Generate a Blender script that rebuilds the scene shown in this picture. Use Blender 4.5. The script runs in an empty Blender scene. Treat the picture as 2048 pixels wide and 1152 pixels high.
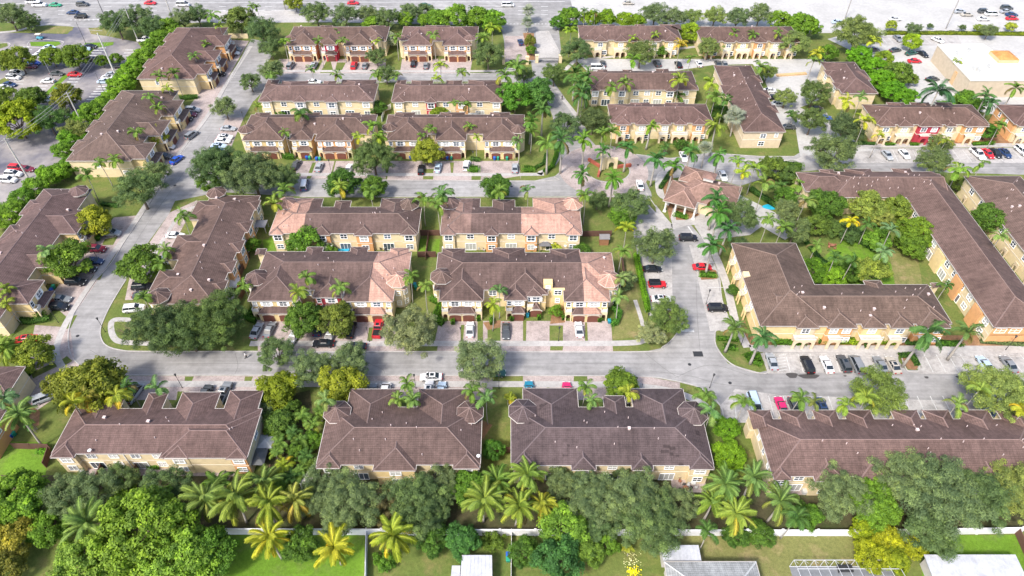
import bpy, math, random
import numpy as np
from math import sin, cos, pi, sqrt, radians, atan2
random.seed(7); rng = np.random.default_rng(7)
SC = bpy.context.scene; COL = SC.collection
# ---------------------------------------------------------------- camera, sky, sun, exposure
F_PX, CX, CY, CAM_H, PITCH = 1365.0, 1016.0, 576.0, 113.0, radians(45)
cam = bpy.data.objects.new('camera', bpy.data.cameras.new('camera')); COL.objects.link(cam)
cam.location = (0, 0, CAM_H); cam.rotation_euler = (radians(90) - PITCH, 0, 0)
cam.data.sensor_width = 36; cam.data.lens = 36 * F_PX / 2048; cam.data.clip_end = 3000; cam.data.clip_start = 1
cam.data.shift_x = (1024 - CX) / 2048
SC.camera = cam
SUN_EL, SUN_AZ = radians(50), radians(220)          # azimuth clockwise from +Y: the sun stands to the left, a little behind the camera
w = bpy.data.worlds.new('World'); SC.world = w; w.use_nodes = True
nt = w.node_tree; nt.nodes.clear()
sky = nt.nodes.new('ShaderNodeTexSky'); sky.sky_type = 'NISHITA'; sky.sun_disc = False
sky.sun_elevation = SUN_EL; sky.sun_rotation = SUN_AZ; sky.dust_density = 2.5; sky.air_density = 0.8; sky.ozone_density = 0.6
bg = nt.nodes.new('ShaderNodeBackground'); bg.inputs[1].default_value = 0.15
wo = nt.nodes.new('ShaderNodeOutputWorld'); nt.links.new(sky.outputs[0], bg.inputs[0]); nt.links.new(bg.outputs[0], wo.inputs[0])
sl = bpy.data.lights.new('sun', 'SUN'); sl.energy = 2.0; sl.angle = radians(8); sl.color = (1, .95, .87)
so = bpy.data.objects.new('sun', sl); COL.objects.link(so)
so.rotation_euler = (pi / 2 - SUN_EL, 0, pi - SUN_AZ)
SC.view_settings.view_transform = 'Standard'; SC.view_settings.look = 'None'
SC.view_settings.exposure = 1.25; SC.view_settings.gamma = 1.0; SC.view_settings.use_curve_mapping = False
SC.cycles.max_bounces = 6; SC.cycles.diffuse_bounces = 4; SC.cycles.glossy_bounces = 2; SC.cycles.transparent_max_bounces = 4

# ---------------------------------------------------------------- helpers
SP, CP = sin(PITCH), cos(PITCH)
def G(px, py, z=0.0):
    """the point of the place at height z that the survey picture shows at (px, py)"""
    u, v = (px - CX) / F_PX, (py - CY) / F_PX
    t = (CAM_H - z) / (v * CP + SP)
    return (u * t, t * (CP - v * SP), z)
def S(px, py, z=0.0):                                # picture pixels per metre there
    return F_PX * (((py - CY) / F_PX) * CP + SP) / (CAM_H - z)
def tag(o, label=None, cat=None, group=None, kind=None):
    if label: o['label'] = label
    if cat: o['category'] = cat
    if group: o['group'] = group
    if kind: o['kind'] = kind
    return o
def new(name, mesh, parent=None, loc=(0, 0, 0), rz=0.0, sc=None, col=None):
    o = bpy.data.objects.new(name, mesh); COL.objects.link(o)
    if parent: o.parent = parent
    o.location = loc
    if rz: o.rotation_euler = (0, 0, rz)
    if sc: o.scale = sc if isinstance(sc, tuple) else (sc, sc, sc)
    if col: o.color = (col[0], col[1], col[2], 1)
    return o
def copy_tree(o, parent=None, cols=None):
    c = o.copy(); COL.objects.link(c); c.parent = parent
    if cols and o.name.split('.')[0] in cols: k = cols[o.name.split('.')[0]]; c.color = (k[0], k[1], k[2], 1)
    for ch in KIDS.get(o.name, ()): copy_tree(ch, c, cols)
    return c
KIDS = {}
def kid(p, o): KIDS.setdefault(p.name, []).append(o); return o
class MB:
    def __init__(s): s.v = []; s.f = []; s.m = []; s.uv = None
    def quad(s, pts, m=0):
        n = len(s.v); s.v += [tuple(p) for p in pts]; s.f.append(tuple(range(n, n + len(pts)))); s.m.append(m)
    def box(s, x0, x1, y0, y1, z0, z1, m=0, bottom=False):
        n = len(s.v)
        s.v += [(x0,y0,z0),(x1,y0,z0),(x1,y1,z0),(x0,y1,z0),(x0,y0,z1),(x1,y0,z1),(x1,y1,z1),(x0,y1,z1)]
        fs = [(4,5,6,7),(0,1,5,4),(1,2,6,5),(2,3,7,6),(3,0,4,7)] + ([(3,2,1,0)] if bottom else [])
        for f in fs: s.f.append(tuple(n + i for i in f)); s.m.append(m)
    def loft(s, rings, m=0, cap=True):
        n = len(s.v); k = len(rings[0])
        for r in rings: s.v += [tuple(p) for p in r]
        for i in range(len(rings) - 1):
            for j in range(k):
                s.f.append((n+i*k+j, n+i*k+(j+1)%k, n+(i+1)*k+(j+1)%k, n+(i+1)*k+j)); s.m.append(m)
        if cap:
            s.f.append(tuple(n + j for j in range(k))[::-1]); s.m.append(m)
            s.f.append(tuple(n + (len(rings)-1)*k + j for j in range(k))); s.m.append(m)
    def tube(s, pts, rads, k=6, m=0):
        rings = []
        for i, p in enumerate(pts):
            a = pts[max(i-1, 0)]; b = pts[min(i+1, len(pts)-1)]
            d = np.array(b, float) - np.array(a, float); d /= (np.linalg.norm(d) + 1e-9)
            u = np.cross(d, (0, 1, 0) if abs(d[1]) < .9 else (1, 0, 0)); u /= np.linalg.norm(u); w_ = np.cross(d, u)
            r = rads[i] if hasattr(rads, '__len__') else rads
            rings.append([tuple(np.array(p) + r * (cos(2*pi*j/k) * u + sin(2*pi*j/k) * w_)) for j in range(k)])
        s.loft(rings, m)
    def mesh(s, name, mats, smooth=False):
        me = bpy.data.meshes.new(name); me.from_pydata(s.v, [], s.f)
        for m_ in (mats if isinstance(mats, (list, tuple)) else [mats]): me.materials.append(m_)
        if any(s.m): me.polygons.foreach_set('material_index', s.m)
        if smooth: me.polygons.foreach_set('use_smooth', [True] * len(s.f))
        me.update(); return me
def catmull(P, n=6):
    if len(P) < 3: return list(P)
    out = []
    Q = [P[0]] + list(P) + [P[-1]]
    for i in range(1, len(Q) - 2):
        a, b, c, d = [np.array(q, float) for q in Q[i-1:i+3]]
        for k in range(n):
            t = k / n
            out.append(tuple(.5*((2*b)+(-a+c)*t+(2*a-5*b+4*c-d)*t*t+(-a+3*b-3*c+d)*t**3)))
    out.append(tuple(Q[-2])); return out

# ---------------------------------------------------------------- materials
def mat(name, fn, rough=.8, spec=.3, metal=0.0):
    m = bpy.data.materials.new(name); m.use_nodes = True; t = m.node_tree; n = t.nodes; b = n['Principled BSDF']
    b.inputs['Roughness'].default_value = rough; b.inputs['Specular IOR Level'].default_value = spec; b.inputs['Metallic'].default_value = metal
    class K: pass
    k = K(); k.t = t; k.n = n; k.b = b; k.m = m
    def L(a, c): t.links.new(a, c)
    k.L = L
    def noise(scale, detail=3, rough=.55, coord='obj', vec=None):
        x = n.new('ShaderNodeTexNoise'); x.inputs['Scale'].default_value = scale; x.inputs['Detail'].default_value = detail; x.inputs['Roughness'].default_value = rough
        if vec is None:
            if coord == 'world': g = n.new('ShaderNodeNewGeometry'); vec = g.outputs['Position']
            else: g = n.new('ShaderNodeTexCoord'); vec = g.outputs['UV' if coord == 'uv' else 'Object']
        L(vec, x.inputs['Vector']); return x.outputs[0]
    k.noise = noise
    def ramp(src, stops):
        r = n.new('ShaderNodeValToRGB'); e = r.color_ramp.elements
        while len(e) < len(stops): e.new(.5)
        for i, (p, c) in enumerate(stops): e[i].position = p; e[i].color = (c, c, c, 1) if not hasattr(c, '__len__') else (*c, 1)
        L(src, r.inputs[0]); return r.outputs[0]
    k.ramp = ramp
    def mix(f, a, c, mode='MIX'):
        x = n.new('ShaderNodeMix'); x.data_type = 'RGBA'; x.blend_type = mode
        for s_, i in ((f, 0), (a, 6), (c, 7)):
            if hasattr(s_, 'links'): L(s_, x.inputs[i])
            elif hasattr(s_, '__len__'): x.inputs[i].default_value = (*s_, 1)
            else: x.inputs[i].default_value = s_ if i == 0 else (s_, s_, s_, 1)
        return x.outputs[2]
    k.mix = mix
    def ocol(): return n.new('ShaderNodeObjectInfo').outputs['Color']
    k.ocol = ocol
    def bump(h, s=.3, d=.05):
        x = n.new('ShaderNodeBump'); x.inputs['Strength'].default_value = s; x.inputs['Distance'].default_value = d; L(h, x.inputs['Height']); L(x.outputs[0], b.inputs['Normal'])
    k.bump = bump
    c = fn(k)
    if c is not None:
        if hasattr(c, 'links'): L(c, b.inputs['Base Color'])
        else: b.inputs['Base Color'].default_value = (*c, 1)
    return m
def flat(name, c, rough=.7, spec=.3, metal=0.0): return mat(name, lambda k: k.mix(1.0, c, k.ramp(k.noise(2.5), [(.3, .82), (.7, 1.0)]), 'MULTIPLY'), rough, spec, metal)
def f_tint(scale, lo=.78, hi=1.0, co='world'):
    return lambda k: k.mix(1.0, k.ocol(), k.ramp(k.noise(scale, 5, .6, co), [(.3, lo), (.7, hi)]), 'MULTIPLY')
M = {}
M['stucco'] = mat('stucco', lambda k: k.mix(1.0, k.mix(1.0, k.ocol(), k.ramp(k.noise(.9, 6, .65, 'world'), [(.3, .84), (.65, 1.0)]), 'MULTIPLY'), k.ramp(k.noise(6, 3, .6, 'world'), [(.3, .93), (.6, 1.0)]), 'MULTIPLY'), .9, .2)
M['paint'] = mat('car_paint', lambda k: k.ocol(), .28, .5)
M['trim'] = mat('white_trim', f_tint(3, .88), .7)
M['soft'] = mat('painted_surface', f_tint(1.5, .8), .7)
M['glass'] = mat('window_glass', lambda k: k.ocol(), .08, .6)
M['carglass'] = flat('car_glass', (.02, .028, .035), .06, .7)
M['tyre'] = flat('tyre_rubber', (.02, .02, .02), .9)
M['rim'] = flat('wheel_rim', (.45, .45, .46), .35, .5, .6)
M['lamp_clear'] = flat('headlight_glass', (.75, .76, .74), .1, .6)
M['lamp_red'] = flat('tail_light_red', (.4, .02, .02), .2, .6)
M['dark'] = flat('dark_metal', (.035, .036, .038), .55, .4)
M['darkhole'] = flat('dark_interior', (.05, .043, .035), .9)
M['brown'] = mat('garage_brown', f_tint(1.2, .8), .6)
def _roof(k):
    tc = k.n.new('ShaderNodeTexCoord'); uv = tc.outputs['UV']
    wv = k.n.new('ShaderNodeTexWave'); wv.wave_type = 'BANDS'; wv.bands_direction = 'Y'; wv.wave_profile = 'SAW'
    wv.inputs['Scale'].default_value = .314 / .40 ; wv.inputs['Distortion'].default_value = .25; wv.inputs['Detail'].default_value = 1; k.L(uv, wv.inputs['Vector'])
    wx = k.n.new('ShaderNodeTexWave'); wx.wave_type = 'BANDS'; wx.bands_direction = 'X'
    wx.inputs['Scale'].default_value = .314 / .34; k.L(uv, wx.inputs['Vector'])
    c = k.mix(1.0, k.ocol(), k.ramp(k.noise(.16, 6, .7, 'world'), [(.25, .6), (.5, .93), (.72, 1.25)]), 'MULTIPLY')
    c = k.mix(1.0, c, k.ramp(k.noise(1.1, 4, .7, 'world'), [(.3, .74), (.6, 1.06)]), 'MULTIPLY')
    c = k.mix(1.0, c, k.ramp(k.noise(5.5, 2, .7, 'world'), [(.3, .8), (.7, 1.12)]), 'MULTIPLY')
    st = k.n.new('ShaderNodeMapping'); st.inputs['Scale'].default_value = (1.6, .12, 1); k.L(uv, st.inputs[0])   # run-off streaks down the slope
    c = k.mix(1.0, c, k.ramp(k.noise(1.0, 3, .6, vec=st.outputs[0]), [(.35, .82), (.6, 1.05)]), 'MULTIPLY')
    c = k.mix(1.0, c, k.ramp(wv.outputs[0], [(0, .66), (.3, .96), (1, 1.08)]), 'MULTIPLY')
    c = k.mix(1.0, c, k.ramp(wx.outputs[0], [(0, .93), (.6, 1.03)]), 'MULTIPLY')
    k.bump(wv.outputs[0], .5, .06)
    return c
M['roof'] = mat('roof_tile', _roof, .85, .2)
M['ridge'] = mat('ridge_tile', f_tint(2.0, .75), .85)
def g_asphalt(k):
    a = k.ramp(k.noise(.045, 5, .6, 'world'), [(.3, .235), (.55, .32), (.75, .40)])
    a = k.mix(1.0, a, k.ramp(k.noise(.35, 6, .7, 'world'), [(.3, .72), (.62, 1.05)]), 'MULTIPLY')
    mp = k.n.new('ShaderNodeMapping'); g = k.n.new('ShaderNodeNewGeometry'); k.L(g.outputs['Position'], mp.inputs[0]); mp.inputs['Scale'].default_value = (.05, 1.1, 1)
    a = k.mix(1.0, a, k.ramp(k.noise(1.0, 3, .6, vec=mp.outputs[0]), [(.35, .84), (.65, 1.05)]), 'MULTIPLY')
    a = k.mix(1.0, a, k.ramp(k.noise(9, 3, .8, 'world'), [(.3, .86), (.7, 1.1)]), 'MULTIPLY')
    return k.mix(1.0, a, (1.0, .97, .945), 'MULTIPLY')
M['asphalt'] = mat('asphalt', g_asphalt, .92, .2)
M['lot'] = mat('old_lot_asphalt', lambda k: k.mix(1.0, k.mix(1.0, k.mix(k.ramp(k.noise(.05, 4, .6, 'world'), [(.38, 0.), (.6, 1.)]), (.11, .11, .14), (.34, .31, .29)), k.ramp(k.noise(.5, 6, .7, 'world'), [(.3, .78), (.65, 1.05)]), 'MULTIPLY'), k.ramp(k.noise(8, 3, .8, 'world'), [(.3, .85), (.7, 1.1)]), 'MULTIPLY'), .92, .2)
M['concrete'] = mat('pale_concrete', lambda k: k.mix(1.0, k.mix(1.0, (.41, .39, .37), k.ramp(k.noise(.12, 5, .6, 'world'), [(.3, .8), (.6, 1.05)]), 'MULTIPLY'), k.ramp(k.noise(1.3, 6, .75, 'world'), [(.3, .74), (.6, 1.05)]), 'MULTIPLY'), .9, .2)
M['sun_glare'] = mat('sun_glare_paving', lambda k: k.mix(1.0, k.mix(1.0, (.43, .42, .4), k.ramp(k.noise(.1, 5, .6, 'world'), [(.3, .86), (.6, 1.03)]), 'MULTIPLY'), k.ramp(k.noise(1.0, 5, .7, 'world'), [(.3, .84), (.6, 1.03)]), 'MULTIPLY'), .9, .2)  # near-white tone: strong sunlight on the right-hand paving, put into the colour
M['bay'] = mat('parking_bay_asphalt', lambda k: k.mix(1.0, k.mix(1.0, (.40, .38, .36), k.ramp(k.noise(.3, 5, .7, 'world'), [(.3, .6), (.55, 1.03)]), 'MULTIPLY'), k.ramp(k.noise(1.6, 6, .8, 'world'), [(.3, .72), (.6, 1.05)]), 'MULTIPLY'), .9, .2)
def g_paver(k):
    br = k.n.new('ShaderNodeTexBrick'); br.inputs['Scale'].default_value = 3.2; br.inputs['Mortar Size'].default_value = .03
    br.inputs['Color1'].default_value = (.5, .41, .375, 1); br.inputs['Color2'].default_value = (.43, .36, .34, 1); br.inputs['Mortar'].default_value = (.32, .27, .25, 1)
    g = k.n.new('ShaderNodeNewGeometry'); k.L(g.outputs['Position'], br.inputs[0])
    c = k.mix(1.0, br.outputs[0], k.ramp(k.noise(.22, 6, .75, 'world'), [(.32, .52), (.5, .92), (.7, 1.1)]), 'MULTIPLY')
    c = k.mix(1.0, c, k.ramp(k.noise(2.5, 6, .8, 'world'), [(.3, .66), (.6, 1.06)]), 'MULTIPLY')
    return c
M['paver'] = mat('block_paving', g_paver, .9, .2)
def g_grass(a, b, c_):
    def f(k):
        c = k.mix(k.ramp(k.noise(.09, 6, .65, 'world'), [(.35, 0.), (.65, 1.)]), a, b)
        c = k.mix(k.ramp(k.noise(.28, 5, .7, 'world'), [(.5, 0.), (.68, .8)]), c, c_)
        c = k.mix(1.0, c, k.ramp(k.noise(1.6, 6, .8, 'world'), [(.3, .66), (.65, 1.15)]), 'MULTIPLY')
        c = k.mix(1.0, c, k.ramp(k.noise(9, 3, .8, 'world'), [(.3, .72), (.7, 1.2)]), 'MULTIPLY')
        k.bump(k.noise(7, 4, .8, 'world'), .5, .12); return c
    return f
M['grass'] = mat('lawn', g_grass((.10, .145, .035), (.16, .185, .05), (.2, .18, .07)), .95, .1)
M['lush'] = mat('lush_lawn', g_grass((.105, .2, .02), (.15, .27, .03), (.14, .18, .05)), .95, .1)
M['dry'] = mat('dry_lawn', g_grass((.17, .18, .06), (.2, .2, .07), (.33, .25, .13)), .95, .1)
M['mulch'] = mat('mulch', g_grass((.2, .11, .06), (.3, .17, .09), (.38, .24, .13)), .95, .1)
M['soil'] = mat('dark_soil', g_grass((.07, .075, .03), (.1, .085, .05), (.06, .085, .03)), .95, .1)  # dark earth with olive mottling
M['line'] = mat('road_paint', f_tint(1.0, .6), .8)
M['stain'] = flat('oil_stain', (.07, .065, .062), .6)
def g_leaf(k):
    at = k.n.new('ShaderNodeAttribute'); at.attribute_name = 'tone'
    c = k.mix(1.0, k.ocol(), k.ramp(at.outputs['Fac'], [(0, (.5, .58, .42)), (.45, (1.1, 1.12, .78)), (1, (2.0, 1.9, 1.0))]), 'MULTIPLY')
    oi = k.n.new('ShaderNodeObjectInfo')
    c = k.mix(1.0, c, k.ramp(oi.outputs['Random'], [(0, (.86, .92, .95)), (1, (1.12, 1.06, 1.0))]), 'MULTIPLY')
    k.L(c, k.b.inputs['Base Color'])
    tr = k.n.new('ShaderNodeBsdfTranslucent'); k.L(k.mix(1.0, c, (1.1, 1.25, .5), 'MULTIPLY'), tr.inputs[0])
    ms = k.n.new('ShaderNodeMixShader'); ms.inputs[0].default_value = .3
    k.L(k.b.outputs[0], ms.inputs[1]); k.L(tr.outputs[0], ms.inputs[2]); k.L(ms.outputs[0], k.n['Material Output'].inputs[0])
M['leaf'] = mat('foliage', g_leaf, .65, .25)
M['bark'] = flat('bark', (.16, .125, .095), .95)
M['palmbark'] = flat('palm_bark', (.36, .33, .29), .9)
M['wood'] = flat('fence_wood', (.14, .075, .055), .9)
M['metalroof'] = mat('white_metal_roof', lambda k: k.mix(1.0, (.45, .46, .49), k.ramp(k.noise(.6, 6, .8, 'world'), [(.3, .72), (.6, 1.05)]), 'MULTIPLY'), .55, .4)
M['water'] = flat('pool_water', (.03, .42, .6), .08, .6)
M['tar'] = flat('tar_seam', (.15, .145, .14), .7)
# ---------------------------------------------------------------- vegetation prototypes
def leaf_mesh(name, P, N, size, tone, aspect=.55, up=None):
    """many small two-triangle leaf faces: points P, facing N"""
    n = len(P); r = rng.normal(size=(n, 3)); N = N / (np.linalg.norm(N, axis=1, keepdims=True) + 1e-9)
    if up is not None: r = up
    T = r - (r * N).sum(1, keepdims=True) * N; T /= (np.linalg.norm(T, axis=1, keepdims=True) + 1e-9); B = np.cross(N, T)
    s = size * (rng.uniform(.65, 1.35, (n, 1)) if np.isscalar(size) else size)
    a, b = T * s, B * s * aspect
    V = np.stack([P - a, P - b * 1.0 + a * .1, P + a, P + b * 1.0 + a * .1], 1).reshape(-1, 3)
    me = bpy.data.meshes.new(name)
    me.vertices.add(4 * n); me.vertices.foreach_set('co', V.astype('f').ravel())
    me.loops.add(4 * n); me.loops.foreach_set('vertex_index', np.arange(4 * n, dtype='i'))
    me.polygons.add(n); me.polygons.foreach_set('loop_start', np.arange(0, 4 * n, 4, dtype='i')); me.polygons.foreach_set('loop_total', np.full(n, 4, 'i'))
    at = me.attributes.new('tone', 'FLOAT', 'FACE'); at.data.foreach_set('value', np.clip(tone, 0, 1).astype('f'))
    me.materials.append(M['leaf']); me.update(); me.validate(); return me
def crown_points(D, Hc, zc, clumps, per, cr, flatb=.55, lean=0.0, hollow=.62):
    """clump centres over an uneven ellipsoid (width D, height Hc, centre zc), leaves over each clump's upper shell"""
    ph = rng.uniform(0, 2 * pi, 4); P, N, T = [], [], []
    for i in range(clumps):
        z = rng.uniform(-flatb, 1.0); a = rng.uniform(0, 2 * pi)
        rr = 1 + .16 * sin(3 * a + ph[0]) + .12 * sin(5 * a + ph[1]) + .1 * sin(2 * a + ph[2] + 3 * z)
        sh = rng.uniform(hollow, 1.14) ** .8
        h = sqrt(max(0, 1 - z * z)) * rr
        c = np.array([h * cos(a) * D / 2 * sh * .86, h * sin(a) * D / 2 * sh * .86, zc + z * Hc / 2 * sh * rng.uniform(.88, 1.12)])
        R = cr * rng.uniform(.6, 1.3)
        d = rng.normal(size=(per, 3)); d[:, 2] = np.where(d[:, 2] < -.3, -d[:, 2], d[:, 2]); d /= np.linalg.norm(d, axis=1, keepdims=True)
        p = c + d * R * rng.uniform(.55, 1.08, (per, 1)) * np.array([1, 1, .8])
        tone = .4 + rng.normal(0, .16) + rng.normal(0, .15, per)
        P.append(p); N.append(d + rng.normal(0, .5, (per, 3)) + np.array([0, 0, .35])); T.append(tone)
    return np.concatenate(P), np.concatenate(N), np.concatenate(T)
def trunk_mesh(name, D, H, zc, r, nb, k=7, bark='bark', fork=.3):
    b = MB(); b.tube([(0, 0, -.1), (.05 * D * .1, 0, H * fork * .5), (0, 0, H * fork)], [r * 1.35, r, r * .9], k)
    for i in range(nb):
        a = 2 * pi * i / nb + rng.uniform(-.4, .4); q = rng.uniform(.5, .82)
        e = (cos(a) * D / 2 * q, sin(a) * D / 2 * q, zc + rng.uniform(-.05, .3) * H * .5)
        m_ = (e[0] * .42, e[1] * .42, H * fork + (e[2] - H * fork) * .55)
        b.tube([(0, 0, H * fork * .9), m_, e], [r * .7, r * .42, r * .08], 5)
        for s_ in (-1, 1):
            e2 = (e[0] * .85 + s_ * rng.uniform(.05, .16) * D, e[1] * .85 - s_ * rng.uniform(.05, .16) * D, e[2] + rng.uniform(-.1, .12) * H)
            b.tube([m_, e2], [r * .34, r * .06], 4)
    return b.mesh(name, M[bark])
TREES = {}
def tree_kind(key, D, H, Hc, clumps, per, cr, leaf, asp, r=.22, nb=6, variants=3, flatb=.55, hollow=.62, fork=.3):
    L = []
    for i in range(variants):
        zc = H - Hc / 2
        P, N, T = crown_points(D, Hc, zc, clumps, per, cr, flatb, hollow=hollow)
        L.append((leaf_mesh('crown', P, N, leaf, T, asp), trunk_mesh('trunk', D, H, zc, r, nb, fork=fork)))
    TREES[key] = (D, H, zc, L)
#          key  D   H   Hc  clumps per  cr  leaf asp
tree_kind('oak', 10, 8.2, 6.0, 150, 150, .85, .175, .30, r=.24, nb=8, hollow=.4)
tree_kind('oakbig', 15, 11, 8.2, 300, 150, 1.0, .2, .30, r=.34, nb=10, variants=2, hollow=.4)
tree_kind('dense', 8, 6.8, 5.4, 120, 110, .9, .19, .6, r=.16, nb=6, hollow=.72, variants=4)
tree_kind('lush', 13, 9.5, 8, 300, 95, .95, .23, .62, r=.3, nb=8, variants=3, hollow=.78)
tree_kind('shrub', 3, 2.0, 2.0, 34, 60, .5, .13, .6, r=.06, nb=4, variants=3, flatb=.9, fork=.1)
tree_kind('bare', 6, 5.5, 4, 20, 16, .6, .12, .4, r=.12, nb=12, variants=1, fork=.25)
# palms: fronds are separate pieces that share a few meshes
def frond_mesh(kind, L=1.0, droop=.6, nl=26, wid=.22, rise=.5, vee=.5):
    P = []; n = 9
    for i in range(n + 1):
        t = i / n; ang = rise - (rise + droop) * t ** 1.25
        P.append((0, 0) if i == 0 else (P[-1][0] + cos(ang) * L / n, P[-1][1] + sin(ang) * L / n))
    P = np.array(P); V, F, T = [], [], []
    def at(t):
        x = t * n; i = min(int(x), n - 1); f = x - i; q = P[i] * (1 - f) + P[i + 1] * f; d = P[i + 1] - P[i]; return q, d / np.linalg.norm(d)
    for j in range(n):                                 # the midrib
        a, b = P[j], P[j + 1]; w_ = .028 * (1 - j / n) * L * .5 + .006; m_ = len(V)
        V += [(a[0], -w_, a[1]), (a[0], w_, a[1]), (b[0], w_ * .8, b[1]), (b[0], -w_ * .8, b[1])]; F.append((m_, m_+1, m_+2, m_+3)); T.append(.8)
    for j in range(nl):
        t = .1 + .88 * j / (nl - 1); q, d = at(t); ln = wid * L * (.35 + 1.3 * sin(pi * min(1, t * .82 + .1))) * rng.uniform(.85, 1.15); lw = .42 * L / nl
        for s_ in (-1, 1):
            tip = (q[0] + ln * .55 * d[0], s_ * ln * .9, q[1] + ln * .55 * d[1] - ln * (vee + rng.uniform(-.12, .25)))
            m_ = len(V)
            V += [(q[0] - lw * d[0], 0, q[1] - lw * d[1]), (q[0] + ln * .3 * d[0], s_ * ln * .55, q[1] + ln * .3 * d[1] - ln * .12 * vee), tip, (q[0] + lw * d[0] , 0, q[1] + lw * d[1])]
            F.append((m_, m_+1, m_+2, m_+3)); T.append(.35 + rng.normal(0, .14) + .12 * t)
    me = bpy.data.meshes.new('frond'); me.from_pydata([tuple(map(float, v)) for v in V], [], F); me.materials.append(M['leaf'])
    a_ = me.attributes.new('tone', 'FLOAT', 'FACE'); a_.data.foreach_set('value', np.clip(T, 0, 1).astype('f')); me.update(); return me
def fan_mesh(R=1.0):
    V, F, T = [], [], []; n = 22
    for j in range(7):
        m_ = len(V); x0, x1 = j / 7, (j + 1) / 7
        V += [(x0, -.025, .25 * x0), (x0, .025, .25 * x0), (x1, .025, .25 * x1), (x1, -.025, .25 * x1)]; F.append((m_, m_+1, m_+2, m_+3)); T.append(.9)
    for j in range(n):
        a = -2.2 + 4.4 * j / (n - 1); m_ = len(V); da = 4.4 / n / 2
        def pt(r, an, z): return (1 + r * cos(an), r * sin(an), .25 + z)
        V += [(1, 0, .25), pt(.55, a - da, .1), pt(.95, a, -.05 + rng.uniform(-.12, .05)), pt(.55, a + da, .1)]; F.append((m_, m_+1, m_+2, m_+3)); T.append(.5 + rng.normal(0, .15))
    me = bpy.data.meshes.new('frond'); me.from_pydata(V, [], F); me.materials.append(M['leaf'])
    a_ = me.attributes.new('tone', 'FLOAT', 'FACE'); a_.data.foreach_set('value', np.clip(T, 0, 1).astype('f')); me.update(); return me
FR = {'coco': [frond_mesh('coco', droop=d, nl=34, wid=.105, rise=r_, vee=.9) for d, r_ in ((.75, .75), (1.0, .45), (.55, 1.0), (1.15, .2))],
      'royal': [frond_mesh('royal', droop=d, nl=28, wid=.125, rise=r_, vee=.45) for d, r_ in ((1.0, .8), (1.25, .5), (.7, 1.15), (1.35, .15))],
      'small': [frond_mesh('small', droop=d, nl=22, wid=.15, rise=r_, vee=.5) for d, r_ in ((1.1, 1.0), (1.35, .6), (.9, 1.25))],
      'silver': [fan_mesh()]}
PK = {  # crown width, trunk height, trunk radius, fronds, elevation range of the fronds
    'coco': (8.0, 6.5, .2, 25, (-.5, 1.05)), 'royal': (6.4, 8.5, .27, 18, (-.55, 1.15)), 'small': (4.4, 7.0, .11, 12, (-.35, .9)),
    'silver': (5.2, 3.6, .2, 26, (-.6, 1.3)), 'clump': (5.0, 2.6, .07, 22, (.1, 1.2))}
def ptrunk(H, r):
    b = MB(); n = 6; q = rng.uniform(-.02, .02, 2) * H
    b.tube([(q[0] * sin(pi * i / n), q[1] * sin(pi * i / n), -.1 + (H + .1) * i / n) for i in range(n + 1)], [r * (1.35 if i == 0 else (1.05 + .12 * sin(i * 1.3)) * (1 - .35 * i / n)) for i in range(n + 1)], 7)
    return b.mesh('trunk', M['palmbark'], True)
PT = {k: [ptrunk(v[1], v[2]) for _ in range(2)] for k, v in PK.items()}
_cs = MB(); _cs.tube([(0, 0, 0), (0, 0, .9), (0, 0, 1.5)], [.17, .15, .07], 7); CSHAFT = _cs.mesh('crownshaft', M['soft'], True)
GRN = dict(oak=(.125, .165, .095), oakbig=(.125, .165, .095), dense=(.1, .17, .03), lush=(.15, .27, .03), shrub=(.06, .13, .025), bare=(.16, .19, .09),
           coco=(.19, .26, .055), royal=(.09, .19, .05), small=(.17, .26, .05), silver=(.42, .5, .48), clump=(.2, .28, .04))
CNAME = dict(oak='oak_tree', oakbig='oak_tree', dense='shade_tree', lush='broadleaf_tree', shrub='shrub', bare='bare_tree', coco='coconut_palm', royal='royal_palm', small='slender_palm', silver='silver_palm', clump='clumping_palm')
CCAT = dict(oak='tree', oakbig='tree', dense='tree', lush='tree', shrub='shrub', bare='tree', coco='palm tree', royal='palm tree', small='palm tree', silver='palm tree', clump='palm tree')
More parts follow.
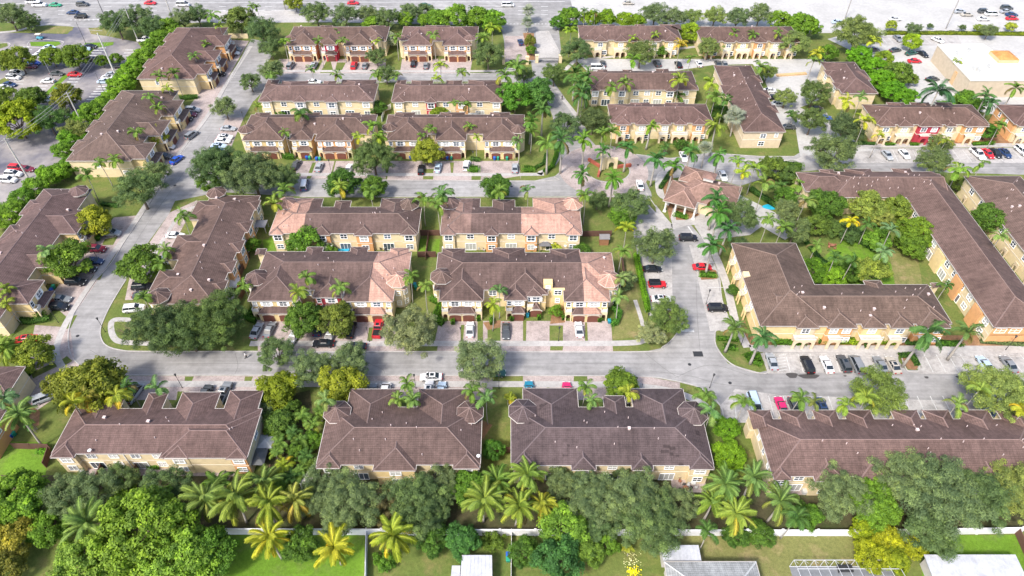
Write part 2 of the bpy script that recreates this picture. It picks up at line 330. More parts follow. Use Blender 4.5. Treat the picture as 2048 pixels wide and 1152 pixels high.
def plant(kind, px, py, dpx, label, col=None, hs=1.0, group=None, th=None):
    base = col or GRN[kind]
    if kind in TREES:
        D0, H0, zc0, L = TREES[kind]; d = D0
        for _ in range(5):
            k = d / D0; z = zc0 * k * hs; d = dpx / S(px, py, z)
        k = d / D0; x, y, _z = G(px, py, zc0 * k * hs)
        e = new(CNAME[kind], None, loc=(x, y, 0), rz=random.uniform(0, 6.28), sc=(k, k, k * hs))
        cm, tm = random.choice(L); new('crown', cm, e, col=base)
        if kind != 'shrub': new('trunk', tm, e)
    else:
        D0, H0, r0, nf, (e0, e1) = PK[kind]; H = th or H0
        if kind == 'small': dpx *= 1.14
        for _ in range(4): d = dpx / S(px, py, H)
        if th is None: H = H0 * min(1.25, max(.75 if kind == 'small' else .55, (d / D0) ** .7)); d = dpx / S(px, py, H)
        H *= random.uniform(.86, 1.16); x, y, _z = G(px, py, H + .1 * d)
        e = new(CNAME[kind], None, loc=(x, y, 0), rz=random.uniform(0, 6.28))
        L = d / 2 / .88; tl = .13 if kind == 'coco' else .05; e.rotation_euler = (random.uniform(-tl, tl), random.uniform(-tl, tl), random.uniform(0, 6.28))
        if kind == 'clump':
            for q in range(5): new('trunk', random.choice(PT[kind]), e, loc=(random.uniform(-.5, .5), random.uniform(-.5, .5), 0), sc=(1, 1, H / H0))
        else: new('trunk', random.choice(PT[kind]), e, sc=(1, 1, H / H0))
        if kind in ('royal', 'small'): new('crownshaft', CSHAFT, e, loc=(0, 0, H - 1.3 * (1 if kind == 'royal' else .5)), sc=(.9 if kind == 'royal' else .55, .9 if kind == 'royal' else .55, 1 if kind == 'royal' else .5), col=(.2, .3, .07))
        ms = FR['small' if kind == 'clump' else kind]
        far = dpx < 34
        if far: nf = int(nf * .75)
        for i in range(nf):
            if random.random() < .12: continue
            t = (i + .5) / nf; el = e0 + (e1 - e0) * t ** .8; az = i * 2.39996 + random.uniform(-.25, .25)
            o = new('frond', random.choice(ms), e, loc=(0, 0, H))
            o.rotation_euler = (0, -el, az) if kind != 'silver' else (0, -el * .9, az)
            old = max(0, .3 - t) * 2.2 if kind in ('coco', 'small', 'clump') else 0
            g = [base[0] * (1 + old * random.uniform(.6, 1.6)), base[1] * (1 + old * .35), base[2]]
            if i < 1 and kind in ('coco', 'small', 'royal') and random.random() < .4: g = (.2, .15, .08)
            q = L * random.uniform(.72, 1.1) * (.5 if kind == 'silver' else 1) * (.8 if kind == 'clump' and t > .8 else 1)
            o.scale = (q, q, q); o.color = (*g, 1)
    tag(e, label, CCAT[kind], group); return e
def hedge(pts, wid, h, label, col=(.06, .13, .03), z=0, clos=False, dens=1.0, name='hedge', px=True, cat='hedge'):
    Q = [G(*p) for p in pts] if px else [(*p, 0) for p in pts]
    Q = [np.array(q) for q in Q]; c = sum(Q) / len(Q); P, N = [], []
    for a, b in zip(Q[:-1], Q[1:]):
        ln = float(np.linalg.norm(b - a)); n = int((ln * (wid + 2 * h) + wid * h) * 34 * dens) + 20
        d = (b - a) / max(ln, .01); s_ = np.array([-d[1], d[0], 0])
        t = rng.uniform(-wid * .3, ln + wid * .3, n); th_ = rng.uniform(-.15, pi + .15, n)
        yy = np.cos(th_); zz = np.sin(th_); yy = np.sign(yy) * np.abs(yy) ** .55; zz = np.sign(zz) * np.abs(zz) ** .5
        p = a + t[:, None] * d + (yy * wid / 2)[:, None] * s_ + np.stack([0 * zz, 0 * zz, np.maximum(zz * h, .05) + .12 * h * np.sin(t * 1.3 + yy)], 1) + rng.normal(0, .06, (n, 3))
        P.append(p - c); N.append(yy[:, None] * s_ + np.stack([0 * zz, 0 * zz, zz], 1) + rng.normal(0, .35, (n, 3)))
    P = np.concatenate(P); N = np.concatenate(N)
    tone = .45 + rng.normal(0, .17, len(P)) + .1 * np.sin(P[:, 0] * 1.7 + P[:, 1])
    o = new(name, leaf_mesh(name, P, N, .12, tone, .6), loc=tuple(c), col=col)
    core = MB()                                       # leafy body inside so that the ground does not show through
    for a, b in zip(Q[:-1], Q[1:]):
        d = (b - a) / max(np.linalg.norm(b - a), .01); s_ = np.array([-d[1], d[0], 0]) * wid * .4
        q = [a - s_ - c, b - s_ - c, b + s_ - c, a + s_ - c]; up = np.array([0, 0, h * .82])
        core.loft([[tuple(v) for v in q], [tuple(v * np.array([.98, .98, 1]) + up) for v in q]])
    new('stems', core.mesh('stems', M['leaf']), o, col=[v * .6 for v in col])
    return tag(o, label, cat)
# ---------------------------------------------------------------- building kit
SL = .40; OV = .45                                    # roof slope, eave overhang
def box_mesh(name, sx, sy, sz, mt, z0=0):
    b = MB(); b.box(-sx/2, sx/2, -sy/2, sy/2, z0, z0 + sz, bottom=True); return b.mesh(name, mt)
def win_frame(wd, h, cross=True, bw=.14, mull=1):
    b = MB(); t = .09                                 # local: x along the wall, -y outwards, z up from the sill
    b.box(-wd/2-bw, wd/2+bw, -t, 0, -bw, 0, bottom=True); b.box(-wd/2-bw, wd/2+bw, -t, 0, h, h+bw, bottom=True)
    b.box(-wd/2-bw, -wd/2, -t, 0, 0, h); b.box(wd/2, wd/2+bw, -t, 0, 0, h)
    for i in range(mull):
        x = -wd/2 + wd * (i + 1) / (mull + 1); b.box(x-.045, x+.045, -t*.8, 0, 0, h)
    if cross: b.box(-wd/2, wd/2, -t*.78, 0, h*.5-.04, h*.5+.04, bottom=True)
    return b.mesh('window', M['trim'])
def pane(wd, h): b = MB(); b.quad([(-wd/2, -.03, 0), (wd/2, -.03, 0), (wd/2, -.03, h), (-wd/2, -.03, h)]); return b.mesh('pane', M['glass'])
WK = {'w': (1.5, 1.25), 'v': (2.1, 1.25), 'n': (.8, 1.2), 's': (2.5, 2.05), 'd': (1.0, 2.1), 'b': (1.7, 1.5)}
WM = {k: (win_frame(a, b, k in 'wnvb', mull=0 if k in 'nd' else (2 if k == 's' else 1), bw=.24 if k == 'b' else .13), pane(a, b)) for k, (a, b) in WK.items()}
SHUT = box_mesh('shutter', .42, .06, 1.3, M['trim'])
def garage_mesh(wd=2.5, h=2.05):
    b = MB(); n = 4
    for i in range(n): b.box(-wd/2, wd/2, -.10, -.02, i*h/n+.02, (i+1)*h/n-.02, bottom=True)
    b.box(-wd/2, wd/2, -.03, 0, 0, h); return b.mesh('garage_door', M['brown'])
GAR = garage_mesh()
def arch_band(wd=2.8, h=2.05, rise=.38, th=.22, y0=-.14):
    b = MB(); n = 10                                   # white arched head over a garage door
    for i in range(n):
        x0, x1 = -wd/2 + wd*i/n, -wd/2 + wd*(i+1)/n; z0 = h - rise + rise*sqrt(max(0, 1-(2*x0/wd)**2)); z1 = h - rise + rise*sqrt(max(0, 1-(2*x1/wd)**2))
        b.quad([(x0, y0, z0), (x1, y0, z1), (x1, y0, z1+th), (x0, y0, z0+th)]); b.quad([(x0, y0, z0), (x1, y0, z1), (x1, 0, z1), (x0, 0, z0)]); b.quad([(x0, y0, z0+th), (x1, y0, z1+th), (x1, 0, z1+th), (x0, 0, z0+th)])
        b.quad([(x0, y0+.05, z0), (x1, y0+.05, z1), (x1, y0+.05, h+th), (x0, y0+.05, h+th)]) if 0 else None
    return b.mesh('arch_trim', M['trim'])
ARB = arch_band()
def arch_wall(wd, h, holes, th=.3, mt='stucco'):
    """a wall in x 0..wd, y 0..th, with arched openings (centre, width, spring height)"""
    b = MB(); xs = {0.0, wd}
    for c, ow, sp in holes:
        for i in range(11): xs.add(round(c - ow/2*cos(pi*i/10), 4))
        xs.add(c - ow/2 - 1e-3); xs.add(c + ow/2 + 1e-3)
    xs = sorted(xs)
    def low(x):
        for c, ow, sp in holes:
            if abs(x - c) <= ow/2 + 5e-4: return sp + sqrt(max(0, (ow/2)**2 - (x-c)**2))
        return 0
    for x0, x1 in zip(xs[:-1], xs[1:]):
        a, c = low(x0), low(x1)
        if x1 - x0 < 2e-3: a = c = max(a, c) if 0 else min(a, c)
        b.quad([(x0, 0, a), (x1, 0, c), (x1, 0, h), (x0, 0, h)]); b.quad([(x0, th, a), (x1, th, c), (x1, th, h), (x0, th, h)]); b.quad([(x0, 0, h), (x1, 0, h), (x1, th, h), (x0, th, h)])
        if a > 0 or c > 0: b.quad([(x0, 0, a), (x1, 0, c), (x1, th, c), (x0, th, a)])
    for c, ow, sp in holes:
        for s_ in (-1, 1): x = c + s_*ow/2; b.quad([(x, 0, 0), (x, th, 0), (x, th, sp), (x, 0, sp)])
    b.quad([(0, 0, 0), (0, th, 0), (0, th, h), (0, 0, h)]); b.quad([(wd, 0, 0), (wd, th, 0), (wd, th, h), (wd, 0, h)])
    return b.mesh('arcade', M[mt])
VENT = MB(); VENT.tube([(0, 0, -.3), (0, 0, .42)], [.085, .085], 6); VENT = VENT.mesh('vent_pipe', M['soft'])
HOOD = MB(); HOOD.box(-.2, .2, -.2, .2, -.3, .35); HOOD.box(-.27, .27, -.27, .27, .35, .47, bottom=True); HOOD = HOOD.mesh('vent_hood', M['soft'])
AC = MB(); AC.box(-.45, .45, -.45, .45, 0, .85); AC.tube([(0, 0, .85), (0, 0, .9)], [.36, .36], 10); AC = AC.mesh('air_conditioner', M['soft'])
DISH = MB(); DISH.tube([(0, 0, 0), (0, 0, .8)], .03, 5); DISH.loft([[(.35*cos(a)*q, .35*sin(a)*q - .1*(1-q), .8 + .12*q) for a in [2*pi*i/10 for i in range(10)]] for q in (.1, .6, 1.)]); DISH = DISH.mesh('satellite_dish', M['trim'])
CREAM, YEL, TAN, ORA, RED, WHI = (.70, .575, .36), (.73, .555, .28), (.64, .52, .36), (.68, .36, .16), (.46, .055, .08), (.6, .58, .55)
BROWN = (.128,.085,.074); CLEAN = (.46,.275,.21); MID = (.142,.093,.080); FARB = (.145,.092,.079)
def uvmesh(name, polys, mt):
    V, F, U = [], [], []
    for p in polys:
        a = np.array(p, float); n = np.cross(a[1]-a[0], a[2]-a[0]); n /= np.linalg.norm(n) + 1e-12
        if n[2] < 0: a = a[::-1]; n = -n
        h = np.cross((0, 0, 1), n); h = h / np.linalg.norm(h) if np.linalg.norm(h) > 1e-6 else np.array([1., 0, 0]); s_ = np.cross(n, h)
        k = len(V); V += [tuple(q) for q in a]; F.append(tuple(range(k, k+len(a)))); U += [(float(q@h), float(q@s_)) for q in a]
    me = bpy.data.meshes.new(name); me.from_pydata(V, [], F); me.materials.append(M[mt]); l = me.uv_layers.new(name='UVMap')
    l.data.foreach_set('uv', [c for q in U for c in q]); me.update(); return me
def clip(p, c, keep_low):
    out = []; s_ = 1 if keep_low else -1
    for i in range(len(p)):
        a, b = p[i], p[(i+1) % len(p)]; da, db = s_*(c-a[0]), s_*(c-b[0])
        if da >= 0: out.append(a)
        if da*db < 0: t = da/(da-db); out.append(tuple(a[j]+(b[j]-a[j])*t for j in range(3)))
    return out
class Bld:
    def __init__(s, label, xl, xr, yf, yb, name='townhouse_row', cat='row of houses', ze=5.7, col=CREAM, rcol=BROWN, cuts=None, world=False, hip='LRFB', slope=SL):
        s.ze = ze; s.col = col; s.rcol = rcol; s.cuts = cuts or []; s.sl = slope; s.pxl, s.pxr = xl, xr; s.yf, s.yb = yf, yb
        if world: s.X0, s.X1, s.Y0, s.Y1 = xl, xr, yf, yb
        else:
            a, b = G(xl, yf, ze), G(xr, yf, ze); s.X0, s.X1, s.Y0 = a[0], b[0], a[1]; s.Y1 = G((xl+xr)/2, yb, ze)[1]
        q = random.uniform(.9, 1.14); s.rcol = (s.rcol[0]*q, s.rcol[1]*q*random.uniform(.97, 1.04), s.rcol[2]*q*random.uniform(.94, 1.04))
        s.c = ((s.X0+s.X1)/2, (s.Y0+s.Y1)/2); s.e = new(name, None, loc=(*s.c, 0)); tag(s.e, label, cat)
        s.polys = []; s.ridges = []; s.gut = MB(); s.blocks = []; s.main_done = False
        s.hipblock(s.X0, s.X1, s.Y0, s.Y1, ze, hip)
        s.walls = {}; s.wbox(s.X0+OV, s.X1-OV, s.Y0+OV, s.Y1-OV, 0, ze-.02, col)
        s.bands = MB(); s.bandbox(s.X0+OV, s.X1-OV, s.Y0+OV, s.Y1-OV)
    def xat(s, px): return s.X0 + (px - s.pxl) / (s.pxr - s.pxl) * (s.X1 - s.X0)
    def u(s, side, p):
        """picture coordinate along an eave (x for the front and back, y for the sides) -> metres"""
        return G(p, s.yf, s.ze)[0] if side == 'S' else G(p, s.yb, s.ze)[0] if side == 'N' else G(0, p, s.ze)[1]
    def back(s, side, L):
        for a, b, pr in L:
            a, b = sorted((s.u(side, a), s.u(side, b))); s.wing(side, a, b, pr); s.win(side, (a+b)/2, pr-OV, 3.7, 'w')
    def L(s, x, y, z): return (x - s.c[0], y - s.c[1], z)
    def wbox(s, x0, x1, y0, y1, z0, z1, col):
        b = s.walls.setdefault(tuple(col) if col != s.col else ('m', len(s.walls)) if 0 else tuple(col), [])
        b.append((x0, x1, y0, y1, z0, z1))
    def bandbox(s, x0, x1, y0, y1, z=2.75, t=.05, h=.16):
        s.bands.box(x0-t-s.c[0], x1+t-s.c[0], y0-t-s.c[1], y1+t-s.c[1], z, z+h, bottom=True)
    def gutter(s, pts):
        for (a, b) in zip(pts[:-1], pts[1:]):
            x0, x1 = sorted((a[0], b[0])); y0, y1 = sorted((a[1], b[1])); t = .05
            s.gut.box(x0-t-s.c[0], x1+t-s.c[0], y0-t-s.c[1], y1+t-s.c[1], a[2]-.14, a[2]+.02, bottom=True)
    def hipblock(s, X0, X1, Y0, Y1, z, hip='LRFB'):
        w_, d = X1-X0, Y1-Y0; sl = s.sl
        if w_ >= d:
            h = d/2*sl; ym = (Y0+Y1)/2; a = X0 + (d/2 if 'L' in hip else 0); b = X1 - (d/2 if 'R' in hip else 0)
            A, B = (a, ym, z+h), (b, ym, z+h); P = [(X0,Y0,z),(X1,Y0,z),(X1,Y1,z),(X0,Y1,z)]
            s.polys += [[P[0],P[1],B,A],[P[2],P[3],A,B],[P[3],P[0],A],[P[1],P[2],B]]; s.ridges += [(A,B),(P[0],A),(P[3],A),(P[1],B),(P[2],B)]
        else:
            h = w_/2*sl; xm = (X0+X1)/2; a = Y0 + (w_/2 if 'F' in hip else 0); b = Y1 - (w_/2 if 'B' in hip else 0)
            A, B = (xm, a, z+h), (xm, b, z+h); P = [(X0,Y0,z),(X1,Y0,z),(X1,Y1,z),(X0,Y1,z)]
            s.polys += [[P[3],P[0],A,B],[P[1],P[2],B,A],[P[0],P[1],A],[P[2],P[3],B]]; s.ridges += [(A,B),(P[0],A),(P[1],A),(P[2],B),(P[3],B)]
        s.blocks.append((X0, X1, Y0, Y1, z)); s.gutter([(X0,Y0,z),(X1,Y0,z),(X1,Y1,z),(X0,Y1,z),(X0,Y0,z)])
    def block(s, X0, X1, Y0, Y1, col=None, z=None, hip='LRFB', band=True):
        z = (z or s.ze) + .004 * len(s.blocks); s.hipblock(X0, X1, Y0, Y1, z, hip); s.wbox(X0+OV, X1-OV, Y0+OV, Y1-OV, 0, z-.02, col or s.col)
        if band: s.bandbox(X0+OV, X1-OV, Y0+OV, Y1-OV)
    def roofz(s, x, y):
        return max([z + s.sl*max(0, min(x-a, b-x, y-c, d-y)) for a, b, c, d, z in s.blocks if a <= x <= b and c <= y <= d] or [s.ze])
    def mp(s, side):
        return {'S': lambda u, v: (u, s.Y0 - v), 'N': lambda u, v: (u, s.Y1 + v), 'E': lambda u, v: (s.X1 + v, u), 'W': lambda u, v: (s.X0 - v, u)}[side]
    def rot(s, side): return {'S': 0, 'N': pi, 'E': pi/2, 'W': -pi/2}[side]
    def wing(s, side, a, b, proj, col=None, z=None, dz=0.0, depth=None):
        if a > b: a, b = b, a
        f = s.mp(side); z = (z or s.ze) + .004*(len(s.blocks)) + dz; w_ = b-a; h = w_/2*s.sl; bk = -(w_/2 + .15)
        bk = max(bk, -(min(s.Y1-s.Y0, s.X1-s.X0)/2)); m_ = (a+b)/2; fr = proj - w_/2
        def T(u, v, zz): x, y = f(u, v); return (x, y, zz)
        A = T(m_, fr, z+h); B = T(m_, min(bk, fr-.3), z+h)
        s.polys += [[T(a,proj,z),T(b,proj,z),A],[T(a,proj,z),A,B,T(a,min(0,bk),z)],[T(b,proj,z),A,B,T(b,min(0,bk),z)]]
        s.ridges += [(T(a,proj,z),A),(T(b,proj,z),A),(A,B)]
        x0, y0 = f(a, bk); x1, y1 = f(b, proj); s.blocks.append((min(x0,x1), max(x0,x1), min(y0,y1), max(y0,y1), z))
        s.gutter([T(a,0,z),T(a,proj,z)]); s.gutter([T(a,proj,z),T(b,proj,z)]); s.gutter([T(b,proj,z),T(b,0,z)])
        x0, y0 = f(a+OV, -OV-.1); x1, y1 = f(b-OV, proj-OV); s.wbox(min(x0,x1),max(x0,x1),min(y0,y1),max(y0,y1),0,z-.02,col or s.col)
        s.bandbox(min(x0,x1),max(x0,x1),min(y0,y1),max(y0,y1))
    def put(s, name, me, side, u, v, z, col=None, parent=None, sc=None):
        x, y = s.mp(side)(u, v); return new(name, me, parent or s.e, loc=s.L(x, y, z), rz=s.rot(side), col=col, sc=sc)
    def win(s, side, u, v, z, k='w', shut=False, blind=None):
        """v: how far the wall there stands out from the main eave line"""
        f_, p_ = WM[k]; fo = s.put('window', f_, side, u, v + .01, z)
        bl = random.random() < .3 if blind is None else blind
        new('pane', p_, fo, col=(.42, .42, .4) if bl else random.choice([(.03, .04, .05), (.06, .08, .1), (.1, .13, .17)]))
        if shut:
            for q in (-1, 1): s.put('shutter', SHUT, side, u + q*(WK[k][0]/2+.38), v + .05, z)
    def fin(s, vents=10, gcol=None):
        cs = sorted(s.cuts); segs = []; lo = None
        rng_ = [(None if i == 0 else cs[i-1][0], cs[i][0] if i < len(cs) else None) for i in range(len(cs)+1)] if cs else [(None, None)]
        cols = [s.rcol if not cs else cs[0][2]] + [c[1] for c in cs] if cs else [s.rcol]
        for (lo, hi), rc in zip(rng_, cols):
            P = []
            for p in s.polys:
                q = p
                if hi is not None: q = clip(q, hi, True)
                if lo is not None and len(q) > 2: q = clip(q, lo, False)
                if len(q) > 2: P.append([s.L(*v) for v in q])
            if P:
                o = new('roof', uvmesh('roof', P, 'roof'), s.e, col=rc)
                if cs: tag(o, 'freshly washed pale pink tile roof' if rc[0] > .2 else 'grimy dark brown tile roof')
        b = MB()
        for p, q in s.ridges:
            n = np.array(q, float) - np.array(p, float); ln = np.linalg.norm(n)
            if ln < .3: continue
            n /= ln; sd = np.cross(n, (0, 0, 1)); sd /= np.linalg.norm(sd) + 1e-9; sd *= .13; up = np.array([0, 0, .1])
            a, c = np.array(s.L(*p)), np.array(s.L(*q))
            b.quad([a-sd, a+up, c+up, c-sd]); b.quad([a+up, a+sd, c+sd, c+up])
        cc = tuple(min(1, v*1.35+.02) for v in s.rcol); new('ridge_cap', b.mesh('ridge_cap', M['ridge']), s.e, col=cc)
        new('gutter', s.gut.mesh('gutter', M['trim']), s.e, col=(.46, .42, .38))
        new('string_course', s.bands.mesh('string_course', M['trim']), s.e, col=(.68, .62, .52))
        for c, bs in s.walls.items():
            for x0, x1, y0, y1, z0, z1 in bs: m_ = MB(); m_.box(x0-s.c[0], x1-s.c[0], y0-s.c[1], y1-s.c[1], z0, z1); new('wall', m_.mesh('wall', M['stucco']), s.e, col=c)
        for i in range(int(vents*.62)):
            x = random.uniform(s.X0+1.5, s.X1-1.5); y = random.uniform(s.Y0+1.5, s.Y1-1.5); z = s.roofz(x, y)
            big = random.random() < .13; new('vent_hood' if big else 'vent_pipe', HOOD if big else VENT, s.e, loc=s.L(x, y, z), col=(.62, .5, .47))
    def patch(s, px, py, w_, h_, k=.62):
        z = s.ze + 1
        for _ in range(6): x, y, _z = G(px, py, z); z = s.roofz(x, y)
        q = [(x-w_/2, y-h_/2), (x+w_/2, y-h_/2), (x+w_/2, y+h_/2), (x-w_/2, y+h_/2)]
        new('tile_patch', uvmesh('tile_patch', [[s.L(a, b, s.roofz(a, b)+.025) for a, b in q]], 'roof'), s.e, col=[v*k for v in s.rcol])
    # ---- facade styles
    def turret(s, px, py, r=2.0, z=None, col=None, rc=None, side='S'):
        z = z or s.ze + 1.0; x, y, _ = G(px, py, z + .3); n = 8
        R = [(x + (r+.35)*cos(pi/8+2*pi*i/n), y + (r+.35)*sin(pi/8+2*pi*i/n), z) for i in range(n)]; top = (x, y, z + r*.62)
        o = new('turret_roof', uvmesh('turret_roof', [[s.L(*R[i]), s.L(*R[(i+1) % n]), s.L(*top)] for i in range(n)], 'roof'), s.e, col=rc or s.rcol)
        b = MB()
        for i in range(n):
            a, c = np.array(s.L(*R[i])), np.array(s.L(*top)); sd = np.cross((c-a)/np.linalg.norm(c-a), (0,0,1)); sd *= .09/np.linalg.norm(sd); up = np.array([0,0,.07])
            b.quad([a-sd, a+up, c+up, c-sd]); b.quad([a+up, a+sd, c+sd, c+up])
        new('ridge_cap', b.mesh('ridge_cap', M['ridge']), o, col=tuple(v*1.4+.02 for v in (rc or s.rcol)))
        g = MB(); g.loft([[s.L(x+(r+.42)*cos(pi/8+2*pi*i/n), y+(r+.42)*sin(pi/8+2*pi*i/n), z-.17) for i in range(n)], [s.L(x+(r+.42)*cos(pi/8+2*pi*i/n), y+(r+.42)*sin(pi/8+2*pi*i/n), z-.01) for i in range(n)]])
        new('gutter', g.mesh('gutter', M['trim']), o, col=(.55, .5, .45))
        wl = MB(); wl.loft([[s.L(x+r*cos(pi/8+2*pi*i/n), y+r*sin(pi/8+2*pi*i/n), zz) for i in range(n)] for zz in (0, z-.1)]); wo_ = new('turret_wall', wl.mesh('turret_wall', M['stucco']), s.e, col=col or s.col)
        for i in (5, 6, 7) if side == 'S' else ():
            a = 2*pi*i/n; rr = r*cos(pi/8)
            for zz in (.9, 3.9):
                f_ = new('window', WM['n'][0], wo_, loc=s.L(x+rr*cos(a)+.0, y+rr*sin(a), zz), rz=a+pi/2)
    def rear(s, bumps=(), side='S', dark=True, n=None, skip=()):
        """garden side: projecting bays (a, b, proj, colour), a row of windows above, glass doors below; a, b in picture px (S) or metres"""
        F = lambda q: s.u(side, q)
        lo = s.X0+OV if side in 'SN' else s.Y0+OV; hi = s.X1-OV if side in 'SN' else s.Y1-OV
        B = sorted((*sorted((F(a), F(b))), p, c) for a, b, p, c in bumps)
        for a, b, p, c in B:
            s.wing(side, a, b, p, c); u = (a+b)/2; s.win(side, u, p-OV, 3.65, 'b'); s.win(side, u, p-OV, .95, 'w')
        ed = [lo] + [v for t in B for v in t[:2]] + [hi]
        for a, b in zip(ed[::2], ed[1::2]):
            ln = b-a
            if ln < 2.2: continue
            k = max(1, int(ln/3.4))
            for i in range(k):
                u = a + ln*(i+.5)/k; s.win(side, u, -OV, 3.75, 'w')
                s.win(side, u, -OV, .1 if (i % 2 == 0) else .95, 's' if i % 2 == 0 else 'w')
                if i and i % 2 == 0: s.put('downpipe', PIPE, side, u - ln/k/2, -OV+.06, 0)
    def garage_wing(s, side, a, b, proj, col, n=2, z=None, shut=True, far=False):
        a, b = sorted((s.u(side, a), s.u(side, b))); s.wing(side, a, b, proj, col, z); w_ = b-a; v = proj-OV; m_ = (a+b)/2; pj = 1.5
        ga, gb = (a+OV+1.5, b-OV-1.5) if n == 2 else (a+OV+1.3, b-OV-.1)
        if n == 2 and gb-ga < 5.2: ga, gb = m_-2.9, m_+2.9
        f = s.mp(side); x0, y0 = f(ga+.15, v-.05); x1, y1 = f(gb-.15, v+pj-.3)
        s.wbox(min(x0,x1),max(x0,x1),min(y0,y1),max(y0,y1),0,2.72,col)
        def T(u, vv, zz): x, y = f(u, vv); return (x, y, zz)
        zl, zh, q = 2.75, 3.5, 1.0                     # the low hipped roof over the garage doors
        s.polys += [[T(ga-.1,v+pj,zl),T(gb+.1,v+pj,zl),T(gb-q,v,zh),T(ga+q,v,zh)],[T(ga-.1,v+pj,zl),T(ga+q,v,zh),T(ga-.1,v,zl)],[T(gb+.1,v+pj,zl),T(gb-q,v,zh),T(gb+.1,v,zl)]]
        s.ridges += [(T(ga-.1,v+pj,zl),T(ga+q,v,zh)),(T(gb+.1,v+pj,zl),T(gb-q,v,zh))]; s.gutter([T(ga-.1,v+pj,zl-.01),T(gb+.1,v+pj,zl-.01)])
        for i in range(n):
            u = ga + (gb-ga)*(i+.5)/n; s.put('garage_door', GAR, side, u, v+pj-.3+.01, 0, col=(.17, .065, .045)); s.put('arch_trim', ARB, side, u, v+pj-.3+.02, .1, col=(.66, .58, .46))
        for e, u0 in ((0, a+OV), (1, b-OV-1.45)) if n == 2 else ((0, a+OV),):   # arched porches beside the garages, a white balcony bay above
            if n == 2 or e == 0:
                x, y = (f(u0, v+.95) if side in 'SE' else f(u0+1.45, v+.95)); o = new('arcade', ARCH1, s.e, loc=s.L(x, y, 0), rz=s.rot(side), col=tuple(min(.75, c*1.08) for c in s.col))
                s.put('balcony', BALC, side, u0+.72, v+.5, 2.85, col=(.62, .6, .56)); s.win(side, u0+.72, v, 3.75, 'n'); s.put('entry_door', DOORM, side, u0+.72, v+.02, .02, col=(.1, .05, .035))
        k = max(1, n)
        for i in range(k): s.win(side, ga + (gb-ga)*(i+.5)/k, v, 3.75, 'w', shut=shut)
    def arch_wing(s, side, a, b, proj, col, n=1, bal=True, z=None):
        a, b = sorted((s.u(side, a), s.u(side, b))); s.wing(side, a, b, proj, col, z); v = proj-OV; w_ = b-a-2*OV; f = s.mp(side)
        pw = 2.0*n + .6; u0 = (a+b)/2 - (0 if n == 2 else w_*.18) - pw/2; pj = 1.4
        me = ARCHN[n]; x, y = (f(u0, v+pj) if side in 'SE' else f(u0+pw, v+pj)); new('arcade', me, s.e, loc=s.L(x, y, 0), rz=s.rot(side), col=tuple(min(.78, c*1.12) for c in (TAN if col != RED else RED)))
        x0, y0 = f(u0+.02, v-.05); x1, y1 = f(u0+pw-.02, v+pj-.02); s.wbox(min(x0,x1),max(x0,x1),min(y0,y1),max(y0,y1),2.85,3.02,WHI)
        for q in range(n): s.put('entry_door', DOORM, side, u0+.3+2.0*(q+.5), v+.02, .02, col=(.12, .055, .035))
        s.put('balustrade', BALU[n], side, u0+pw/2, v+pj-.1, 3.02, col=(.7, .66, .58))
        k = max(1, round(w_/3))
        for i in range(k): s.win(side, a+OV+w_*(i+.5)/k, v, 3.7, 'w')
        if n == 1: s.win(side, b-OV-w_*.2, v, .9, 'v')
ARCH1 = arch_wall(1.45, 2.85, [(.72, .95, 1.55)], .25)
ARCHN = {n: arch_wall(2.0*n+.6, 2.95, [(.3+2.0*(q+.5), 1.5, 1.45) for q in range(n)], .3) for n in (1, 2)}
def balu(wd):
    b = MB(); b.box(-wd/2, wd/2, -.06, .06, .75, .88, bottom=True); b.box(-wd/2, wd/2, -.06, .06, 0, .1)
    x = -wd/2+.1
    while x < wd/2: b.box(x-.05, x+.05, -.05, .05, .1, .75); x += .28
    return b.mesh('balustrade', M['trim'])
BALU = {n: balu(2.0*n+.6) for n in (1, 2)}
_b = MB(); _b.box(-.7, .7, -.45, .42, 0, .12, bottom=True); _b.box(-.7, .7, -.45, -.38, .12, .8); _b.box(-.7, -.63, -.38, .42, .12, .8); _b.box(.63, .7, -.38, .42, .12, .8); BALC = _b.mesh('balcony', M['trim'])
_b = MB(); _b.box(-.48, .48, -.05, 0, 0, 2.1); DOORM = _b.mesh('entry_door', M['brown'])
_b = MB(); _b.box(-.05, .05, -.1, 0, .1, 5.6); PIPE = _b.mesh('downpipe', M['stucco'])
# ---------------------------------------------------------------- ground, streets, paving
SN = [0]
def sheet(name, px, mt, z, kind='structure', px_coords=True):
    SN[0] += 1; z += (SN[0] % 4) * .0014 if z else 0
    pts = [G(*p) if px_coords else p for p in px]; b = MB(); b.quad([(p[0], p[1], z) for p in pts])
    return tag(new(name, b.mesh(name, M[mt])), kind=kind)
def strip_pts(C, wd):
    C = [np.array(c[:2], float) for c in C]; L, R = [], []
    for i, p in enumerate(C):
        d = C[min(i+1, len(C)-1)] - C[max(i-1, 0)]; d /= np.linalg.norm(d) + 1e-9; n = np.array([-d[1], d[0]]); L.append(p + n*wd/2); R.append(p - n*wd/2)
    return L, R
def path(name, px, wd, mt, z, smooth=True, h=0.0):
    C = catmull([G(*p) for p in px], 7) if smooth else [G(*p) for p in px]; L, R = strip_pts(C, wd); b = MB()
    for i in range(len(L)-1):
        if h: b.loft([[(*R[i], 0), (*R[i], z+h), (*L[i], z+h), (*L[i], 0)], [(*R[i+1], 0), (*R[i+1], z+h), (*L[i+1], z+h), (*L[i+1], 0)]])
        else: b.quad([(*R[i], z), (*R[i+1], z), (*L[i+1], z), (*L[i], z)])
    return tag(new(name, b.mesh(name, M[mt])), kind='structure')
sheet('ground', [(-900, -400, 0), (900, -400, 0), (900, 1200, 0), (-900, 1200, 0)], 'grass', 0, px_coords=False)
def smoothpoly(px): P = catmull(list(px) + [px[0]], 5)[:-1]; return P
